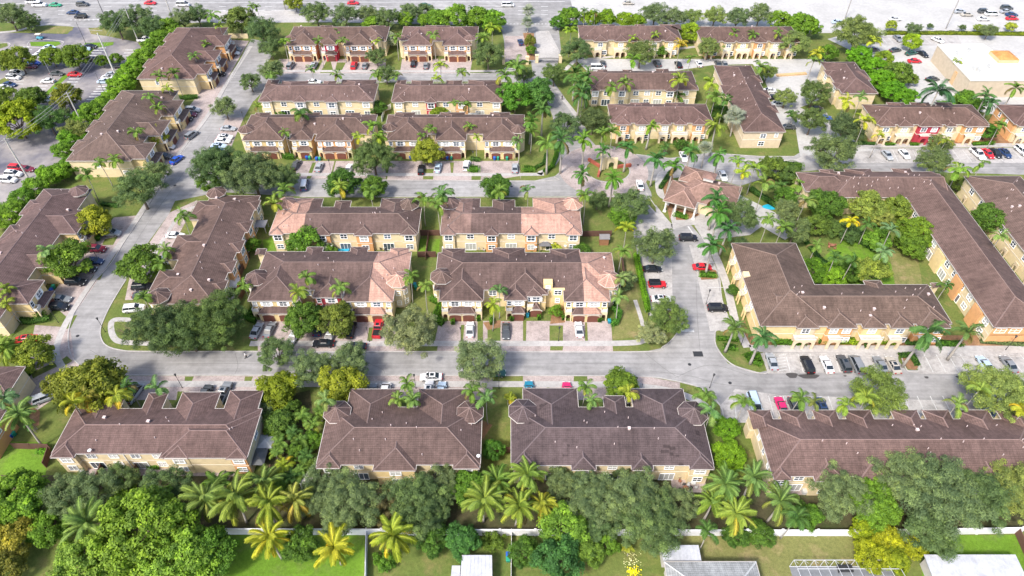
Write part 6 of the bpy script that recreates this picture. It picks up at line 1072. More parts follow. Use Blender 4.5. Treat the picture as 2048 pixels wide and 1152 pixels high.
# ---------------------------------------------------------------- trees, palms, shrubs, hedges
OK_, OKD, OKL = (.155,.205,.12), (.118,.175,.088), (.22,.28,.11)
YG, YE, BR, GD, GB, LM = (.2,.24,.03), (.36,.34,.02), (.15,.26,.035), (.075,.15,.03), (.11,.21,.03), (.2,.3,.04)
PY, PG, PD, PO = (.33,.34,.045), (.13,.215,.055), (.075,.15,.045), (.36,.35,.045)
T = [
# bottom belt
('lush',22,1005,125,'bright green tree mass at the left edge below the small lawn',BR),('dense',60,1010,90,'leafy bright tree behind the big coconut palm at the lower left',BR),('oak',135,990,100,'grey green tree left of the row above the bottom left grove',OK_),('oak',190,985,95,'grey green tree beneath the first yard of the bottom left row',OK_),
('dense',30,1075,80,'yellow brown flecked tree at the lower left edge',(0.250,0.220,0.040)),('dense',15,1130,70,'dull olive tree in the bottom left corner',(0.180,0.170,0.040)),('dense',95,1060,70,'low bright tree between the brown tree and coconut palm',GB),
('lush',284,1062,180,'largest bright green domed tree of the bottom left grove',(.155,.245,.035)),('lush',170,1138,140,'pale green domed tree at the very bottom of the left grove',(0.200,0.300,0.060)),('lush',362,1118,140,'rounded lime green tree right of the largest grove tree',(0.200,0.310,0.050)),('dense',425,1105,95,'upright mid green tree at the right end of the grove',GB),('dense',255,1140,90,'small dome at the bottom edge between two pale grove trees',(0.190,0.290,0.050)),('dense',240,985,50,'small bright bush tree between the oaks and the grove',BR),
('oak',240,960,75,'grey oak below the reddish yard fence',OKD),('oak',330,975,95,'dense grey oak in front of the dark doors of the bottom left row',OKD),('coco',175,1035,110,'arching coconut palm in front of the bottom left grove',(0.180,0.264,0.090)),('coco',405,985,95,'coconut palm left end of the row of palms above the white wall',(0.180,0.246,0.080)),('coco',470,1005,110,'large coconut palm under the orange bay of the bottom left row',(0.205,0.264,0.070)),('coco',435,960,70,'small coconut palm behind the large one at the orange bay',PG),('coco',525,970,85,'coconut palm tight against the tropical side yard',(0.164,0.238,0.080)),('coco',532,1012,95,'yellowish coconut palm directly above the white wall left of the leaning one',(0.221,0.273,0.050)),('coco',592,1000,82,'leaning coconut palm with browning fronds next to the oak mass',(0.271,0.290,0.090)),
('coco',545,1082,92,'golden coconut palm on the left bright lawn below the wall',PY),('dense',602,1090,68,'dark green upright tree between two golden palms',GD,1.15),('coco',667,1090,98,'golden coconut palm nearest the white divider fence',PO),('coco',790,1066,96,'yellow green coconut palm right of the white divider fence',(0.271,0.317,0.050)),('oak',625,1000,80,'thin grey oak at the left end of the oak mass',OK_),('oakbig',700,1008,136,'broad grey oak filling the yard left of the brown bay',OK_),('oak',650,945,80,'oak reaching over the white tent',OK_),('oakbig',835,1008,132,'broad grey oak under the centre of the turreted bottom row',OKD),('oak',765,1010,80,'oak between the two broad ones with brown twigs',(0.204,0.168,0.103)),('oak',880,960,85,'oak at the right yard corner of the turreted row',OK_),('oak',860,1030,80,'oak overhanging the white wall',OKD),('dense',935,972,72,'bright green tree left of the central coconut palms',GB),
('coco',965,1003,95,'coconut palm leftmost of the central cluster above the wall',(0.205,0.273,0.070)),('coco',1000,955,70,'coconut palm behind the central cluster near the brown fence',PG),('coco',1060,955,85,'tall coconut palm against the left end of the patched roof row',(0.180,0.264,0.070)),('coco',1032,1012,85,'coconut palm in the middle of the central cluster',(0.230,0.290,0.060)),('coco',1085,1008,72,'coconut palm with yellow hanging fronds beside the round lime tree',(0.271,0.290,0.050)),('dense',1128,1055,92,'round lime green tree in front of the central coconut palms',(0.170,0.280,0.045)),('dense',1118,1115,92,'dark round tree with blue green leaves below the lime one',(0.060,0.150,0.050)),('dense',1180,1100,62,'olive round tree right of the dark one at the bottom',(0.110,0.190,0.040)),('dense',1214,1085,48,'narrow bright green tree left of the yellow shrub palm',GB,1.2),('dense',1050,1105,62,'low mixed tree left of the dark round one',GD),('dense',865,1080,62,'dark leafy tree hanging over the wall to the lawn',GD),('dense',925,1080,66,'blue green leafy tree on the lawn above the white shed',(0.060,0.160,0.050)),('shrub',985,1080,46,'sprawling shrub on bare soil above the bins',(0.100,0.160,0.030)),('shrub',770,1120,44,'spindly banana like shrub on the lawn beside the divider fence',GB),
('clump',1255,1095,34,'little yellow green palm shrub above the white flowers',(0.252,0.281,0.050)),('oak',1125,965,75,'thin grey oak left of the huge central oak',OK_),('oakbig',1185,1000,120,'grey oak hiding the dark patios of the patched roof row',OK_),('oakbig',1265,1000,140,'huge grey oak in front of the patched roof row',OK_),('oakbig',1300,1045,140,'lower limb mass of oak leaning over the white wall',OKD),('oak',1350,1010,90,'oak right of the huge one beside the cluttered patio',OK_),('oak',1195,1050,80,'oak beside the round lime tree',OKD),('oak',1240,930,60,'oak top reaching the patched roof eave',OK_),
('coco',1448,955,85,'coconut palm topmost of four right of the cluttered patio',(0.139,0.229,0.080)),('coco',1505,960,80,'coconut palm against the cream side wall corner',(0.139,0.229,0.090)),('coco',1422,1005,72,'coconut palm lower left of the four beside the patio',(0.180,0.264,0.060)),('coco',1475,1018,82,'coconut palm lower right of the four with pale fronds',(0.221,0.290,0.070)),('coco',1556,1005,92,'coconut palm before the first yard of the bottom right row',(0.164,0.246,0.090)),('small',1590,1030,60,'small dark palm between coconut palm and bright shrub tree',PD),('dense',1618,1030,50,'bright shrub tree in front of the air conditioner',GB,1.2),('small',1415,1062,50,'low palm shrub on the wall at the right lawn',PD),('dense',1470,1070,50,'low leafy shrub mass covering the white wall, left part',GD,.7),('dense',1520,1068,55,'low leafy shrub mass covering the white wall, right part',GD,.7),
('oakbig',1680,985,120,'grey oak left of the bright climbing tree',OK_),('lush',1745,1000,95,'bright green tree climbing through the grey oaks',GB,1.1),('dense',1742,1112,66,'yellow flowering tree overhanging the pool cage roof',(.25,.28,.02)),('dense',1772,1080,58,'yellow flowering crown behind the pool cage tree',(.27,.29,.02)),('dense',1790,1120,56,'lowest yellow flowering crown right of the pool cage',(.22,.26,.02)),('dense',1745,1040,60,'green lower limb of the climbing tree above the yellow one',BR),('dense',1725,1062,46,'yellow green small tree left of the yellow tree top',(.24,.3,.02)),('dense',1822,1090,52,'yellow tree top right of the big yellow one',(.26,.29,.02)),('oakbig',1810,955,140,'grey oak in front of the third gable of the bottom right row',OK_),('oakbig',1880,990,170,'largest grey oak overhanging the right white wall',OK_),('oak',1860,1060,110,'low oak boughs above the bright right lawn',OKD),('oakbig',1960,990,130,'grey oak in the lower right below the roof end',OKD),('oakbig',2030,975,130,'sunlit oak at the lower right edge',(0.228,0.269,0.103)),('oak',1920,930,75,'oak top against the bottom right roof',OK_),
# tropical side yard
('dense',560,845,60,'mixed green shrub tree at the top of the tropical side yard',(0.100,0.170,0.040)),('clump',605,832,50,'clump palm at the upper right of the tropical side yard',PG),('clump',560,885,50,'clump palm beside the bottom left roof end',PG),('clump',600,880,50,'clump palm in the middle of the tropical side yard',(0.108,0.187,0.050)),('clump',570,930,48,'yellow leaved clump in the tropical side yard',(0.252,0.312,0.040)),('clump',615,915,48,'dark fern like palm next to the turreted row',PD),('clump',585,955,50,'low palm fan above the coconut palms in the side yard',PD),('dense',540,810,50,'pale leafed small tree beside the bottom left roof',OK_),('clump',625,850,46,'green palm fan under the turret',PG),('clump',545,955,40,'small palm by the dark cover',PD),
# bottom street
('oak',552,705,75,'oak on the street left of the three between the kerbs',OKD),('oak',622,735,85,'oak with bare trunk in the middle of the three at the street',OK_),('oak',697,722,85,'oak rightmost of the three at the street',OK_),('dense',556,780,78,'yellow flecked green tree left of the pair above the side yard',(0.200,0.230,0.020)),('dense',680,772,88,'yellow flecked green tree right of the pair by the parked SUVs',(0.210,0.240,0.030)),('small',648,800,46,'slender palm below the right yellow flecked tree',(0.180,0.265,0.120)),
('oakbig',322,655,125,'left crown of the great oak pair inside the bend',(0.090,0.129,0.063)),('oakbig',425,640,135,'right crown of the great oak pair inside the bend',(0.096,0.146,0.057)),('oak',375,665,110,'middle oak crown between the great pair',(0.084,0.129,0.057)),('bare',250,658,55,'nearly leafless small tree in the turf inside the bend',(0.200,0.220,0.130)),('oak',820,662,112,'pale grey oak covering two driveways above the street',(0.204,0.224,0.149)),('oak',958,722,108,'open crowned oak with bare twigs hanging over the street',(0.180,0.224,0.138)),
('dense',185,775,120,'broad yellow green tree on the lawn above the bottom left row',(0.190,0.200,0.030)),('dense',130,770,70,'yellow green tree by the silver SUV driveway',(0.180,0.190,0.030)),('small',145,805,60,'palm with yellow fronds left of two by the broad yellow tree',(0.302,0.312,0.040)),('small',175,790,50,'palm with orange tipped fronds in front of the broad yellow tree',(0.238,0.211,0.050)),('small',228,790,60,'palm with hanging yellow fronds at the bottom left gable',(0.288,0.312,0.050)),('small',250,768,45,'green palm beside the silver van',PD),('small',312,772,55,'slender green palm right of the silver van',(0.122,0.218,0.100)),
('coco',10,690,66,'coconut palm at the left edge above the orange house',(0.205,0.290,0.070),1,6),('small',12,795,60,'large grey green palm fronds over the orange corner house',(0.122,0.211,0.130),1,9),('coco',30,830,75,'tall leaning coconut palm in front of the orange corner house',(0.164,0.255,0.100),1,9),('dense',66,708,74,'yellow green tree with a visible trunk on the left drive',(0.200,0.240,0.040)),('shrub',18,690,24,'dark round bush behind the red sports car',GD),('clump',60,850,34,'fan palm in the round planter of the corner house',(0.072,0.156,0.050)),
('dense',607,640,76,'round green tree between the first driveways of the red unit row',(0.100,0.170,0.030)),('dense',675,640,72,'round yellow green tree right of the red unit drive',(0.140,0.170,0.040)),('small',813,768,44,'upper palm of the pair in the roof recess of the turreted row',PG),('small',796,800,38,'left palm in the roof recess of the turreted row',(0.180,0.265,0.080)),('small',824,797,44,'right palm in the roof recess of the turreted row',(0.144,0.234,0.080)),('small',945,782,42,'palm left of two on the lawn by the right turret',PG),('small',974,800,50,'palm with curved trunk beside the right turret bed',(0.122,0.218,0.090)),('clump',1020,798,36,'yellow palm shrub left of the longest bottom row',(0.288,0.328,0.050)),('small',1168,775,44,'palm above the first roof recess of the longest bottom row',PG),('small',1183,800,38,'lower palm in the first roof recess of the longest bottom row',(0.158,0.257,0.100)),('dense',1243,770,68,'green tree behind the yellow palm above the longest bottom row',(0.130,0.200,0.030)),('small',1258,782,44,'yellow palm in front of the round tree and white sedan',(0.274,0.312,0.050)),('small',1408,792,48,'palm on the lawn left of the junction lamp',PG),('small',1426,818,52,'palm right beside the octagonal turret end',(0.122,0.234,0.100)),('small',1490,806,48,'palm over the first bottom right bay',PG),
('oak',1335,632,82,'green oak at the bottom of the lane hedge',(0.144,0.202,0.069)),('oak',1302,668,56,'pale silvery small tree at the pavement corner',(0.288,0.302,0.196)),('royal',1468,652,56,'royal palm left of two beside the L block corner',(0.108,0.172,0.060)),('royal',1524,668,62,'royal palm right of two beside the L block corner',(0.065,0.156,0.070)),('royal',1852,660,84,'tall leaning royal palm on the bay island',(0.072,0.156,0.060)),('royal',1938,660,66,'royal palm beside the right end of the L block',(0.094,0.156,0.060)),
('small',1598,795,46,'palm between the crimson and dark sedans',PG),('small',1628,802,42,'browning palm beside the dark blue sedan',(0.144,0.172,0.070)),('small',1692,812,42,'yellow green palm in the empty bottom right bays',(0.194,0.281,0.060)),('small',1735,795,56,'yellow green palm in front of the bay oak',(0.216,0.281,0.060)),('oak',1756,785,112,'oak standing in the bottom right parking',(0.156,0.213,0.069)),('small',1915,806,58,'slender palm above the bottom right roof in the bays',(0.173,0.257,0.080)),('oakbig',1998,785,135,'sunlit pale green tree at the right edge of the parking',OKL),('small',1958,775,46,'pale palm touching the sunlit tree',(0.216,0.296,0.080)),('small',2046,822,50,'yellow palm cut by the right edge',(0.360,0.351,0.040)),('dense',1455,858,50,'round clipped tree beside the cream side wall, upper',(0.130,0.250,0.020)),('dense',1460,912,64,'broad clipped tree beside the cream side wall, lower',(0.140,0.260,0.020)),('dense',986,900,42,'upright leafy tree between the two bottom middle rows',(0.070,0.170,0.030),1.2),
('clump',585,868,46,'dark green palm in the centre left of the tropical side yard',PD),('dense',628,880,40,'leafy bush against the turreted row wall, upper',GB),('dense',618,935,42,'leafy bush against the turreted row wall, lower',(.12,.19,.04)),('clump',552,905,40,'palm fan beside the grey parasol roof',PG),('dense',596,905,42,'broad leaved bush in the middle of the side yard',(.1,.18,.03)),('clump',640,825,40,'green palm fan close under the corner turret',PG),('dense',578,820,44,'bush behind the pale small tree of the side yard',(.11,.18,.035)),('dense',545,865,36,'bush at the bottom left roof corner',(.12,.2,.03)),('clump',600,945,44,'low palm fan above the oak mass left end',PG),('dense',560,970,40,'bush at the foot of the side yard',GD),
# row of the red unit and the tower
('small',613,553,46,'palm upper of two on the roof above the red unit',PG),('small',596,580,42,'yellowish palm left of the red unit',(0.216,0.281,0.060)),('small',681,578,46,'palm in front of the washed roof edge',(0.158,0.250,0.070)),('small',818,552,40,'palm at the washed turret',PG),('small',849,570,42,'palm on the lawn between the two garage rows',(0.187,0.265,0.070)),('small',998,583,42,'palm in the recess left of the tower row middle unit',(0.108,0.203,0.090)),('small',984,608,38,'yellow palm below the recess palm',(0.252,0.312,0.050)),('small',1240,592,38,'palm by the curled hedges at the row end',(0.173,0.265,0.100)),('small',1245,556,34,'thin palm on the strip beside the washed roof end',(0.180,0.250,0.120)),('dense',1112,622,26,'bushy plant at the orange mulch right of the tower',GB),('shrub',1252,560,40,'pale shrub beside the strip lawn',OK_),
# middle gardens
('dense',612,483,66,'bright domed tree in the garden of the washed roof row',(0.110,0.210,0.030)),('dense',647,496,34,'silver leaved shrub next to the domed garden tree',(0.330,0.360,0.330)),('dense',660,503,30,'small green tree left of the paddling pool',GB),('small',545,407,44,'palm left of the washed corner turret',(0.202,0.273,0.060)),('small',566,380,46,'palm at the street corner above the washed turret',PG),('dense',683,368,66,'dark green tree behind the palm at the upper street',GD),('small',677,372,38,'palm with orange fruit in front of the dark street tree',(0.238,0.312,0.070)),('dense',746,376,52,'green tree behind the roof recess palm',(0.090,0.170,0.030)),('small',742,380,36,'palm in the second roof recess of the washed row',PG),('small',845,398,46,'palm left of two in the gap between the middle rows',PG),('small',883,386,50,'palm upper right in the gap between the middle rows',(0.108,0.203,0.080)),('small',876,408,40,'palm lower right in the gap between the middle rows',PG),('dense',995,374,56,'dark green tree at the roof recess of the second middle row',GD),('small',1000,382,40,'palm before the dark tree of the second middle row',PG),('small',1056,377,36,'lone palm against the upper street asphalt',(0.108,0.195,0.100)),('shrub',1064,512,18,'round patio shrub on the second middle row',GB),('clump',1112,494,30,'yellow palm on the patio of the second middle row',(0.288,0.328,0.050)),('dense',1165,500,34,'low green bushes right of the second middle row',GD,.7),
('small',1172,390,40,'thin palm beside the washed row end at the roundabout',PG),('oak',1195,400,46,'oak with a mulch ring on the roundabout side lawn',OKD),('oak',1262,410,80,'oak below the roundabout exit',OKD),('dense',1245,435,52,'bright tree against the lower roundabout oak',GB),('small',1253,455,44,'yellow palm between two oaks of the lane',(0.274,0.328,0.040)),('small',1243,500,38,'green palm at the top of the hedge strip',PG),('oak',1312,492,90,'oak covering the lane bays',(0.120,0.168,0.092)),
# left street
('oak',277,378,98,'oak on the lawn above the left driveways',OKD),('oak',310,345,58,'oak top right behind the lawn oak by the left street',OK_),('oakbig',432,330,108,'large oak at the corner of the left and upper streets',(0.096,0.146,0.069)),('oakbig',505,350,115,'broad oak covering the left end of the upper street',(0.120,0.162,0.092)),('oak',560,355,70,'oak right end of the upper street oak mass',OKD),('dense',416,365,42,'small bright tree in front of the corner oak',(0.110,0.200,0.030)),('dense',188,444,68,'yellow green tree on the left driveways, upper of two',(0.260,0.270,0.030)),('dense',138,520,84,'round green tree on the left driveways, lower of two',(0.110,0.180,0.030)),('dense',282,530,82,'round green tree on the inner pavement of the left street',(0.100,0.170,0.030)),('small',87,502,44,'pale palm against the left edge roof',(0.194,0.296,0.150)),('small',10,580,40,'yellow palm at the left edge row wall',(0.216,0.281,0.060)),('small',12,605,36,'second yellow palm at the left edge row wall',(0.252,0.312,0.060)),('small',362,432,46,'palm beside the left middle row upper end',PG),('small',332,498,40,'palm upper of two against the left middle row',PG),('small',320,525,36,'palm lower of two against the left middle row',PG),('small',283,594,40,'palm above the white SUV in the bend',PG),('small',486,570,36,'palm in the gap left of the red unit row',PG),('dense',505,490,32,'bright garden trees behind the left middle row, lower',GB),('dense',494,475,30,'bright garden trees behind the left middle row, upper',GB),
('oak',449,215,52,'oak on the inner kerb of the left street',OK_),('oak',545,142,54,'oak at the corner of the top street, right of two',OK_),('oak',500,163,44,'oak at the corner of the top street, left of two',OKD),('small',202,325,34,'palm left of two before the gable of the second left row',PG),('small',231,318,34,'palm right of two before the gable of the second left row',(0.173,0.265,0.060)),('small',170,350,40,'palm left below the second left row gable',PG),('dense',313,272,48,'yellow green tree at the second left row drives',(0.220,0.250,0.030)),('small',274,262,36,'palm at the second left row recess',PG),('small',315,215,30,'palm right of two on the second left row roof',PG),('small',298,196,32,'palm left of two on the second left row roof',(0.158,0.265,0.080)),('small',318,152,34,'palm lower left on the top left row gable',PG),('small',349,146,32,'palm lower right on the top left row gable',PG),('small',388,112,26,'palm in the recess of the top left row',(0.144,0.250,0.080)),('small',412,87,26,'palm by the uppermost recess of the top left row',PG),('small',338,176,28,'yellow palm below the top left gable',(0.238,0.296,0.050)),
# hedge row by the lot
]
HR = [(335,60),(318,80),(303,98),(288,118),(270,135),(255,152),(243,172),(228,196),(205,212),(186,225),(165,240),(160,262),(143,280),(128,300),(140,330),(100,352),(72,372),(45,395),(28,418),(8,440),(120,345)]
NW = ['first','second','third','fourth','fifth','sixth','seventh','eighth','ninth','tenth','eleventh','twelfth','thirteenth','fourteenth','fifteenth','sixteenth','seventeenth','eighteenth','nineteenth','twentieth','last']
for i, (x, y) in enumerate(HR): T.append(('dense', x, y, 44 if i % 3 else 52, f'{NW[i]} tree from the top in the bright tree line between lot and left rows', random.choice([BR, (.14,.27,.025), (.12,.23,.03), (.17,.3,.03)]), .9))
T += [
('dense',38,120,58,'yellow green round tree leftmost in the upper lot island',(0.160,0.200,0.030)),('dense',103,114,44,'round tree left of the touching pair in the lot',(0.130,0.200,0.030)),('dense',149,113,56,'round tree right of the touching pair in the lot',(0.130,0.190,0.030)),('dense',204,122,26,'small tree left of the tall plain pole',(0.100,0.180,0.020)),('dense',231,118,26,'small tree right of the tall plain pole',(0.110,0.190,0.030)),('dense',12,197,50,'round tree cut by the left edge in the lower lot',(0.120,0.170,0.030)),('dense',64,197,52,'dark round lot tree second from the left edge',(0.090,0.150,0.030)),('dense',132,194,56,'olive round lot tree under the wires',(0.160,0.180,0.030)),('lush',32,242,95,'yellow green tree under the wires at the left edge',(0.220,0.280,0.020)),('oak',95,240,68,'dark tree with bare forked limbs under the wires',(0.096,0.179,0.057)),('dense',5,118,34,'tree top at the left edge of the upper lot',(0.140,0.180,0.030)),('oak',125,225,30,'greyish shrub beside the lot exit',OK_),('oak',150,262,60,'loose grey green tree at the lot exit lane',(0.192,0.224,0.092)),
('oak',18,30,62,'oak leftmost at the highway verge',OK_),('oak',52,40,44,'oak with slanted trunk second at the highway verge',OKD),('oak',66,50,26,'small oak third at the highway verge',OKD),('oak',232,45,68,'oak at the highway left of the power pole',OKD),('oak',275,38,70,'oak behind the wires at the highway',OK_),('oak',305,55,60,'oak behind the tree line top',OKD),('oak',365,38,52,'oak left of the palm above the top left row',OK_),('oak',395,30,50,'oak touching the tall palms above the top left row',OKD),('small',424,30,36,'tall palm above the top left roof end',(0.158,0.265,0.070)),('small',440,50,24,'short palm beside the tall one at the top left roof end',(0.216,0.296,0.060)),('dense',477,40,56,'olive tree above the cream yard wall',(0.150,0.190,0.060)),('small',505,12,24,'small palm left of two at the highway median',PG),('small',515,15,20,'small palm right of two at the highway median',PG),('dense',590,6,34,'yellow green median tree on the highway',(0.180,0.220,0.040)),
('oak',522,60,66,'big oak left of the red garage row',OKD),('oak',540,95,48,'lower oak beside the leftmost top garage',OKD),
('oak',632,27,58,'oak first from the left behind the red garage row',OKD),('oak',690,30,56,'oak second from the left behind the red garage row',OK_),('oak',735,28,44,'oak third from the left behind the red garage row',OK_),('oak',775,35,50,'oak behind the gap of the two top rows',OKD),('oak',820,25,46,'oak beyond the short top row',OK_),('oak',850,22,40,'oak furthest right of the grey ones at the highway',OK_),('dense',750,45,48,'bright green shrubs behind the red garage row end',BR,.6),('dense',812,38,34,'bright green tree left behind the short top row',BR),('dense',850,40,28,'bright green tree behind the short top row middle',BR),('dense',875,37,42,'round bright green tree behind the short top row',BR),('dense',912,36,56,'broad bright green tree behind the short top row',BR),('dense',955,38,50,'bright green tree at the right end of the short top row',BR),('dense',985,42,48,'bright green tree beside the entrance corner',(0.120,0.240,0.030)),('small',943,18,22,'small palm above the short top row at the highway',PD),('small',983,55,40,'bright yellow palm beside the entrance corner',(0.230,0.312,0.040)),('small',965,75,34,'palm at the right turret of the short top row',(0.173,0.265,0.070)),
('small',568,85,28,'palm at the leftmost top bay',(0.173,0.281,0.050)),('small',637,84,28,'palm between orange bay and red unit at the top row',PG),('small',674,64,24,'palm high over the red unit at the top row',PG),('small',685,82,26,'palm right of the red unit at the top row',PG),('small',757,82,24,'yellow palm at the right turret of the red garage row',(0.238,0.312,0.050)),('dense',782,80,32,'silvery flowering tree between the two top rows',(0.340,0.370,0.360)),('small',792,72,26,'palm next to the silvery tree',PG),('small',868,68,30,'palm in the recess of the short top row',(0.144,0.234,0.070)),('oak',753,112,42,'oak on the drive at the end of the red garage row',OKD),('oak',976,108,64,'oak at the right end of the short top row drives',OKD),('small',880,130,32,'yellow palm on the turf of the short top row',(0.238,0.312,0.050)),('small',675,148,28,'palm behind the first yellow garden row',PG),('small',624,139,28,'thin palm over the driving white sedan',(0.144,0.234,0.100)),('small',752,150,32,'palm left of the oak between the yellow garden rows',PG),('oak',772,148,44,'oak between the yellow garden rows',OKD),('small',795,152,26,'palm right of the oak between the yellow garden rows',PG),('small',876,156,28,'yellow palm behind the second yellow garden row',(0.238,0.312,0.050)),('small',926,143,30,'palm above the second yellow garden row',PG),('small',540,152,34,'bright palm at the top street corner oak',PG),
('small',512,214,26,'palm at the left end of the first yellow garden row',(0.202,0.281,0.050)),('small',598,226,46,'row of low palms in the first yellow garden',PD),('dense',560,224,24,'garden shrub left in the first yellow garden',GB,.6),('dense',876,225,34,'yellow green garden shrub below the red bay',(0.170,0.240,0.030),.8),('small',912,205,28,'palm left of two in the second yellow garden',PG),('small',932,208,28,'palm right of two in the second yellow garden',PG),('dense',755,215,34,'dark bushes between the yellow garden rows',GD,.8),
('small',570,262,28,'palm in the recess of the left garage row',PG),('small',745,250,40,'bright palm upper in the gap of the garage rows',(0.144,0.250,0.050)),('small',757,275,40,'bright palm lower in the gap of the garage rows',(0.180,0.281,0.050)),('small',716,272,32,'yellow palm at the right end of the left garage row',(0.238,0.312,0.050)),('small',862,258,30,'palm high in the recess of the right garage row',PG),('small',845,272,26,'palm lower left in the recess of the right garage row',PG),('small',938,252,28,'palm over the middle of the right garage row',(0.158,0.257,0.060)),('small',952,275,24,'yellow palm in the right recess of the right garage row',(0.238,0.312,0.050)),('oakbig',747,315,92,'big oak on the upper street driveways',(0.120,0.168,0.069)),('dense',852,305,58,'yellow green tree on the upper street driveways',(0.240,0.270,0.040)),
# entrance
('silver',1056,22,32,'upper blue grey silver palm at the entrance median',(0.190,0.215,0.235)),('silver',1056,45,30,'lower blue grey silver palm at the entrance median',(0.170,0.200,0.215)),('dense',1060,82,22,'reddish green shrubs in the entrance median',(0.150,0.170,0.040),1.3),('dense',1062,100,20,'shrub before the gate pier in the entrance median',GB),('small',1035,132,50,'palm left of the entrance gate',(0.122,0.218,0.060)),('small',1010,150,44,'palm behind the upper entrance gate left pier',PG),('oak',1048,150,44,'oak left of the entrance road below the gate',OKD),('oak',1108,148,52,'oak on the road edge below the gate',(0.108,0.168,0.069)),('dense',1030,195,68,'bright broad tree beside the second yellow garden row',(0.100,0.230,0.030)),('dense',1075,185,62,'dark bright-leaved tree left of the entrance road',(0.080,0.180,0.050)),('royal',1085,215,52,'royal palm left of the entrance road',PD),('royal',1060,240,44,'royal palm against the right garage row end',(0.101,0.203,0.050)),('royal',1125,275,56,'dark royal palm in the shade left of the roundabout',(0.072,0.156,0.060)),('royal',1096,285,54,'royal palm on the lawn left of the roundabout',(0.144,0.234,0.060)),('oak',1130,250,64,'oak left of the roundabout approach',OKD),('oak',1185,240,64,'oak in front of the coral fronted row',(0.096,0.134,0.069)),('small',1038,280,34,'palm at the right turret of the garage rows',(0.137,0.226,0.100)),('small',1062,262,30,'slender palm behind the last garage',PG),
('oak',1155,100,60,'oak right of the entrance gate',OKD),('royal',1160,165,62,'tall royal palm in the group right of the entrance road',PD),('royal',1150,145,50,'royal palm behind the group right of the entrance road',PD),('royal',1175,150,46,'royal palm right of the entrance palm group',(0.079,0.172,0.050)),('royal',1165,185,52,'royal palm lowest of the entrance palm group',(0.072,0.156,0.060)),('dense',1115,45,30,'dark green bush tree at the right entrance corner',(0.080,0.180,0.030)),('dense',1140,35,42,'bright tree at the right entrance corner',GB),('small',1140,62,36,'yellow green palm at the right entrance corner',(0.216,0.312,0.040)),('dense',1180,38,36,'bright hedge tree behind the gate side row, first',(0.180,0.280,0.025)),('dense',1212,36,38,'bright hedge tree behind the gate side row, second',(0.180,0.280,0.025)),('dense',1250,40,34,'bright hedge tree behind the gate side row, third',(0.180,0.280,0.025)),('dense',1275,42,30,'bright hedge tree behind the gate side row, fourth',(0.180,0.280,0.025)),('small',1170,20,20,'dark palm left of two over the pale highway',PD),('small',1190,22,20,'dark palm right of two over the pale highway',PD),
('oak',1310,28,58,'oak at the pale highway behind the gate side row',OK_),('oak',1350,35,50,'oak right beside the first highway oak',OK_),('oak',1385,33,40,'pale oak by the bright round tree',OKL),('dense',1382,65,42,'round bright yellow green tree between the arcaded rows',(0.220,0.310,0.030)),('oak',1430,32,48,'oak at the highway left behind the far arcaded row',OKL),('oak',1475,35,52,'oak in the middle behind the far arcaded row',OK_),('oak',1520,28,54,'oak right behind the far arcaded row',OK_),('dense',1558,42,44,'bright tree left of the two at the far arcaded row',BR),('lush',1605,52,60,'big bright tree at the end of the far arcaded row',BR),
('oak',1282,105,64,'oak in front of the gate side row',(0.144,0.190,0.081)),('small',1265,118,36,'bright palm under the oak in the white court',(0.144,0.265,0.040)),('small',1265,75,24,'palm over the second arch of the gate side row',(0.216,0.296,0.050)),('small',1312,70,24,'palm over the right arches of the gate side row',(0.216,0.296,0.050)),('small',1360,88,34,'orange yellow palm at the end of the gate side row',(0.360,0.281,0.050)),('dense',1325,102,22,'garden shrub by the right arch of the gate side row',GB),('oak',1418,95,50,'oak at the left end of the far arcaded row',(0.204,0.246,0.103)),('small',1382,115,26,'palm standing in the white parking court',(0.158,0.250,0.060)),('small',1470,66,24,'palm over the far arcaded roof, left',PG),('small',1508,68,24,'palm over the far arcaded roof, middle',PG),('small',1555,62,24,'palm over the far arcaded roof, right',PG),('oak',1590,85,60,'oak in front of the right end of the far arcaded row',(0.216,0.269,0.115)),('small',1520,132,34,'palm at the top of the long apartment block',PG),('oak',1535,145,40,'small oak beside the long apartment block',(0.168,0.224,0.081)),
('small',1222,172,30,'palm left of two behind the coral fronted row',PG),('small',1252,165,36,'pair of palms on the yellow garden wall',(0.144,0.218,0.060)),('small',1360,158,40,'tall palm at the right of the yellow garden wall',(0.216,0.281,0.050)),('clump',1380,180,46,'dense palm clump behind the coral fronted row',PG),('clump',1355,190,40,'dark palm clump at the yellow garden wall',PD),('small',1420,165,44,'bright palm upper in the gap by the long block',(0.230,0.312,0.050)),('small',1432,190,42,'palm lower in the gap by the long block',PG),('small',1450,200,34,'thin palm beside the long block wall',PD),
('silver',1472,230,46,'large silver palm against the long apartment block',(0.220,0.240,0.270),1,6.5),('silver',1412,296,36,'silver palm behind the clubhouse',(0.220,0.240,0.270),1,6),('royal',1435,245,50,'royal palm with yellow fronds left of the large silver palm',(0.180,0.234,0.050)),('royal',1300,250,34,'palm in front of the coral fronted row',(0.173,0.281,0.040)),('dense',1440,225,36,'dark green tree behind the royal palm by the silver one',GD),
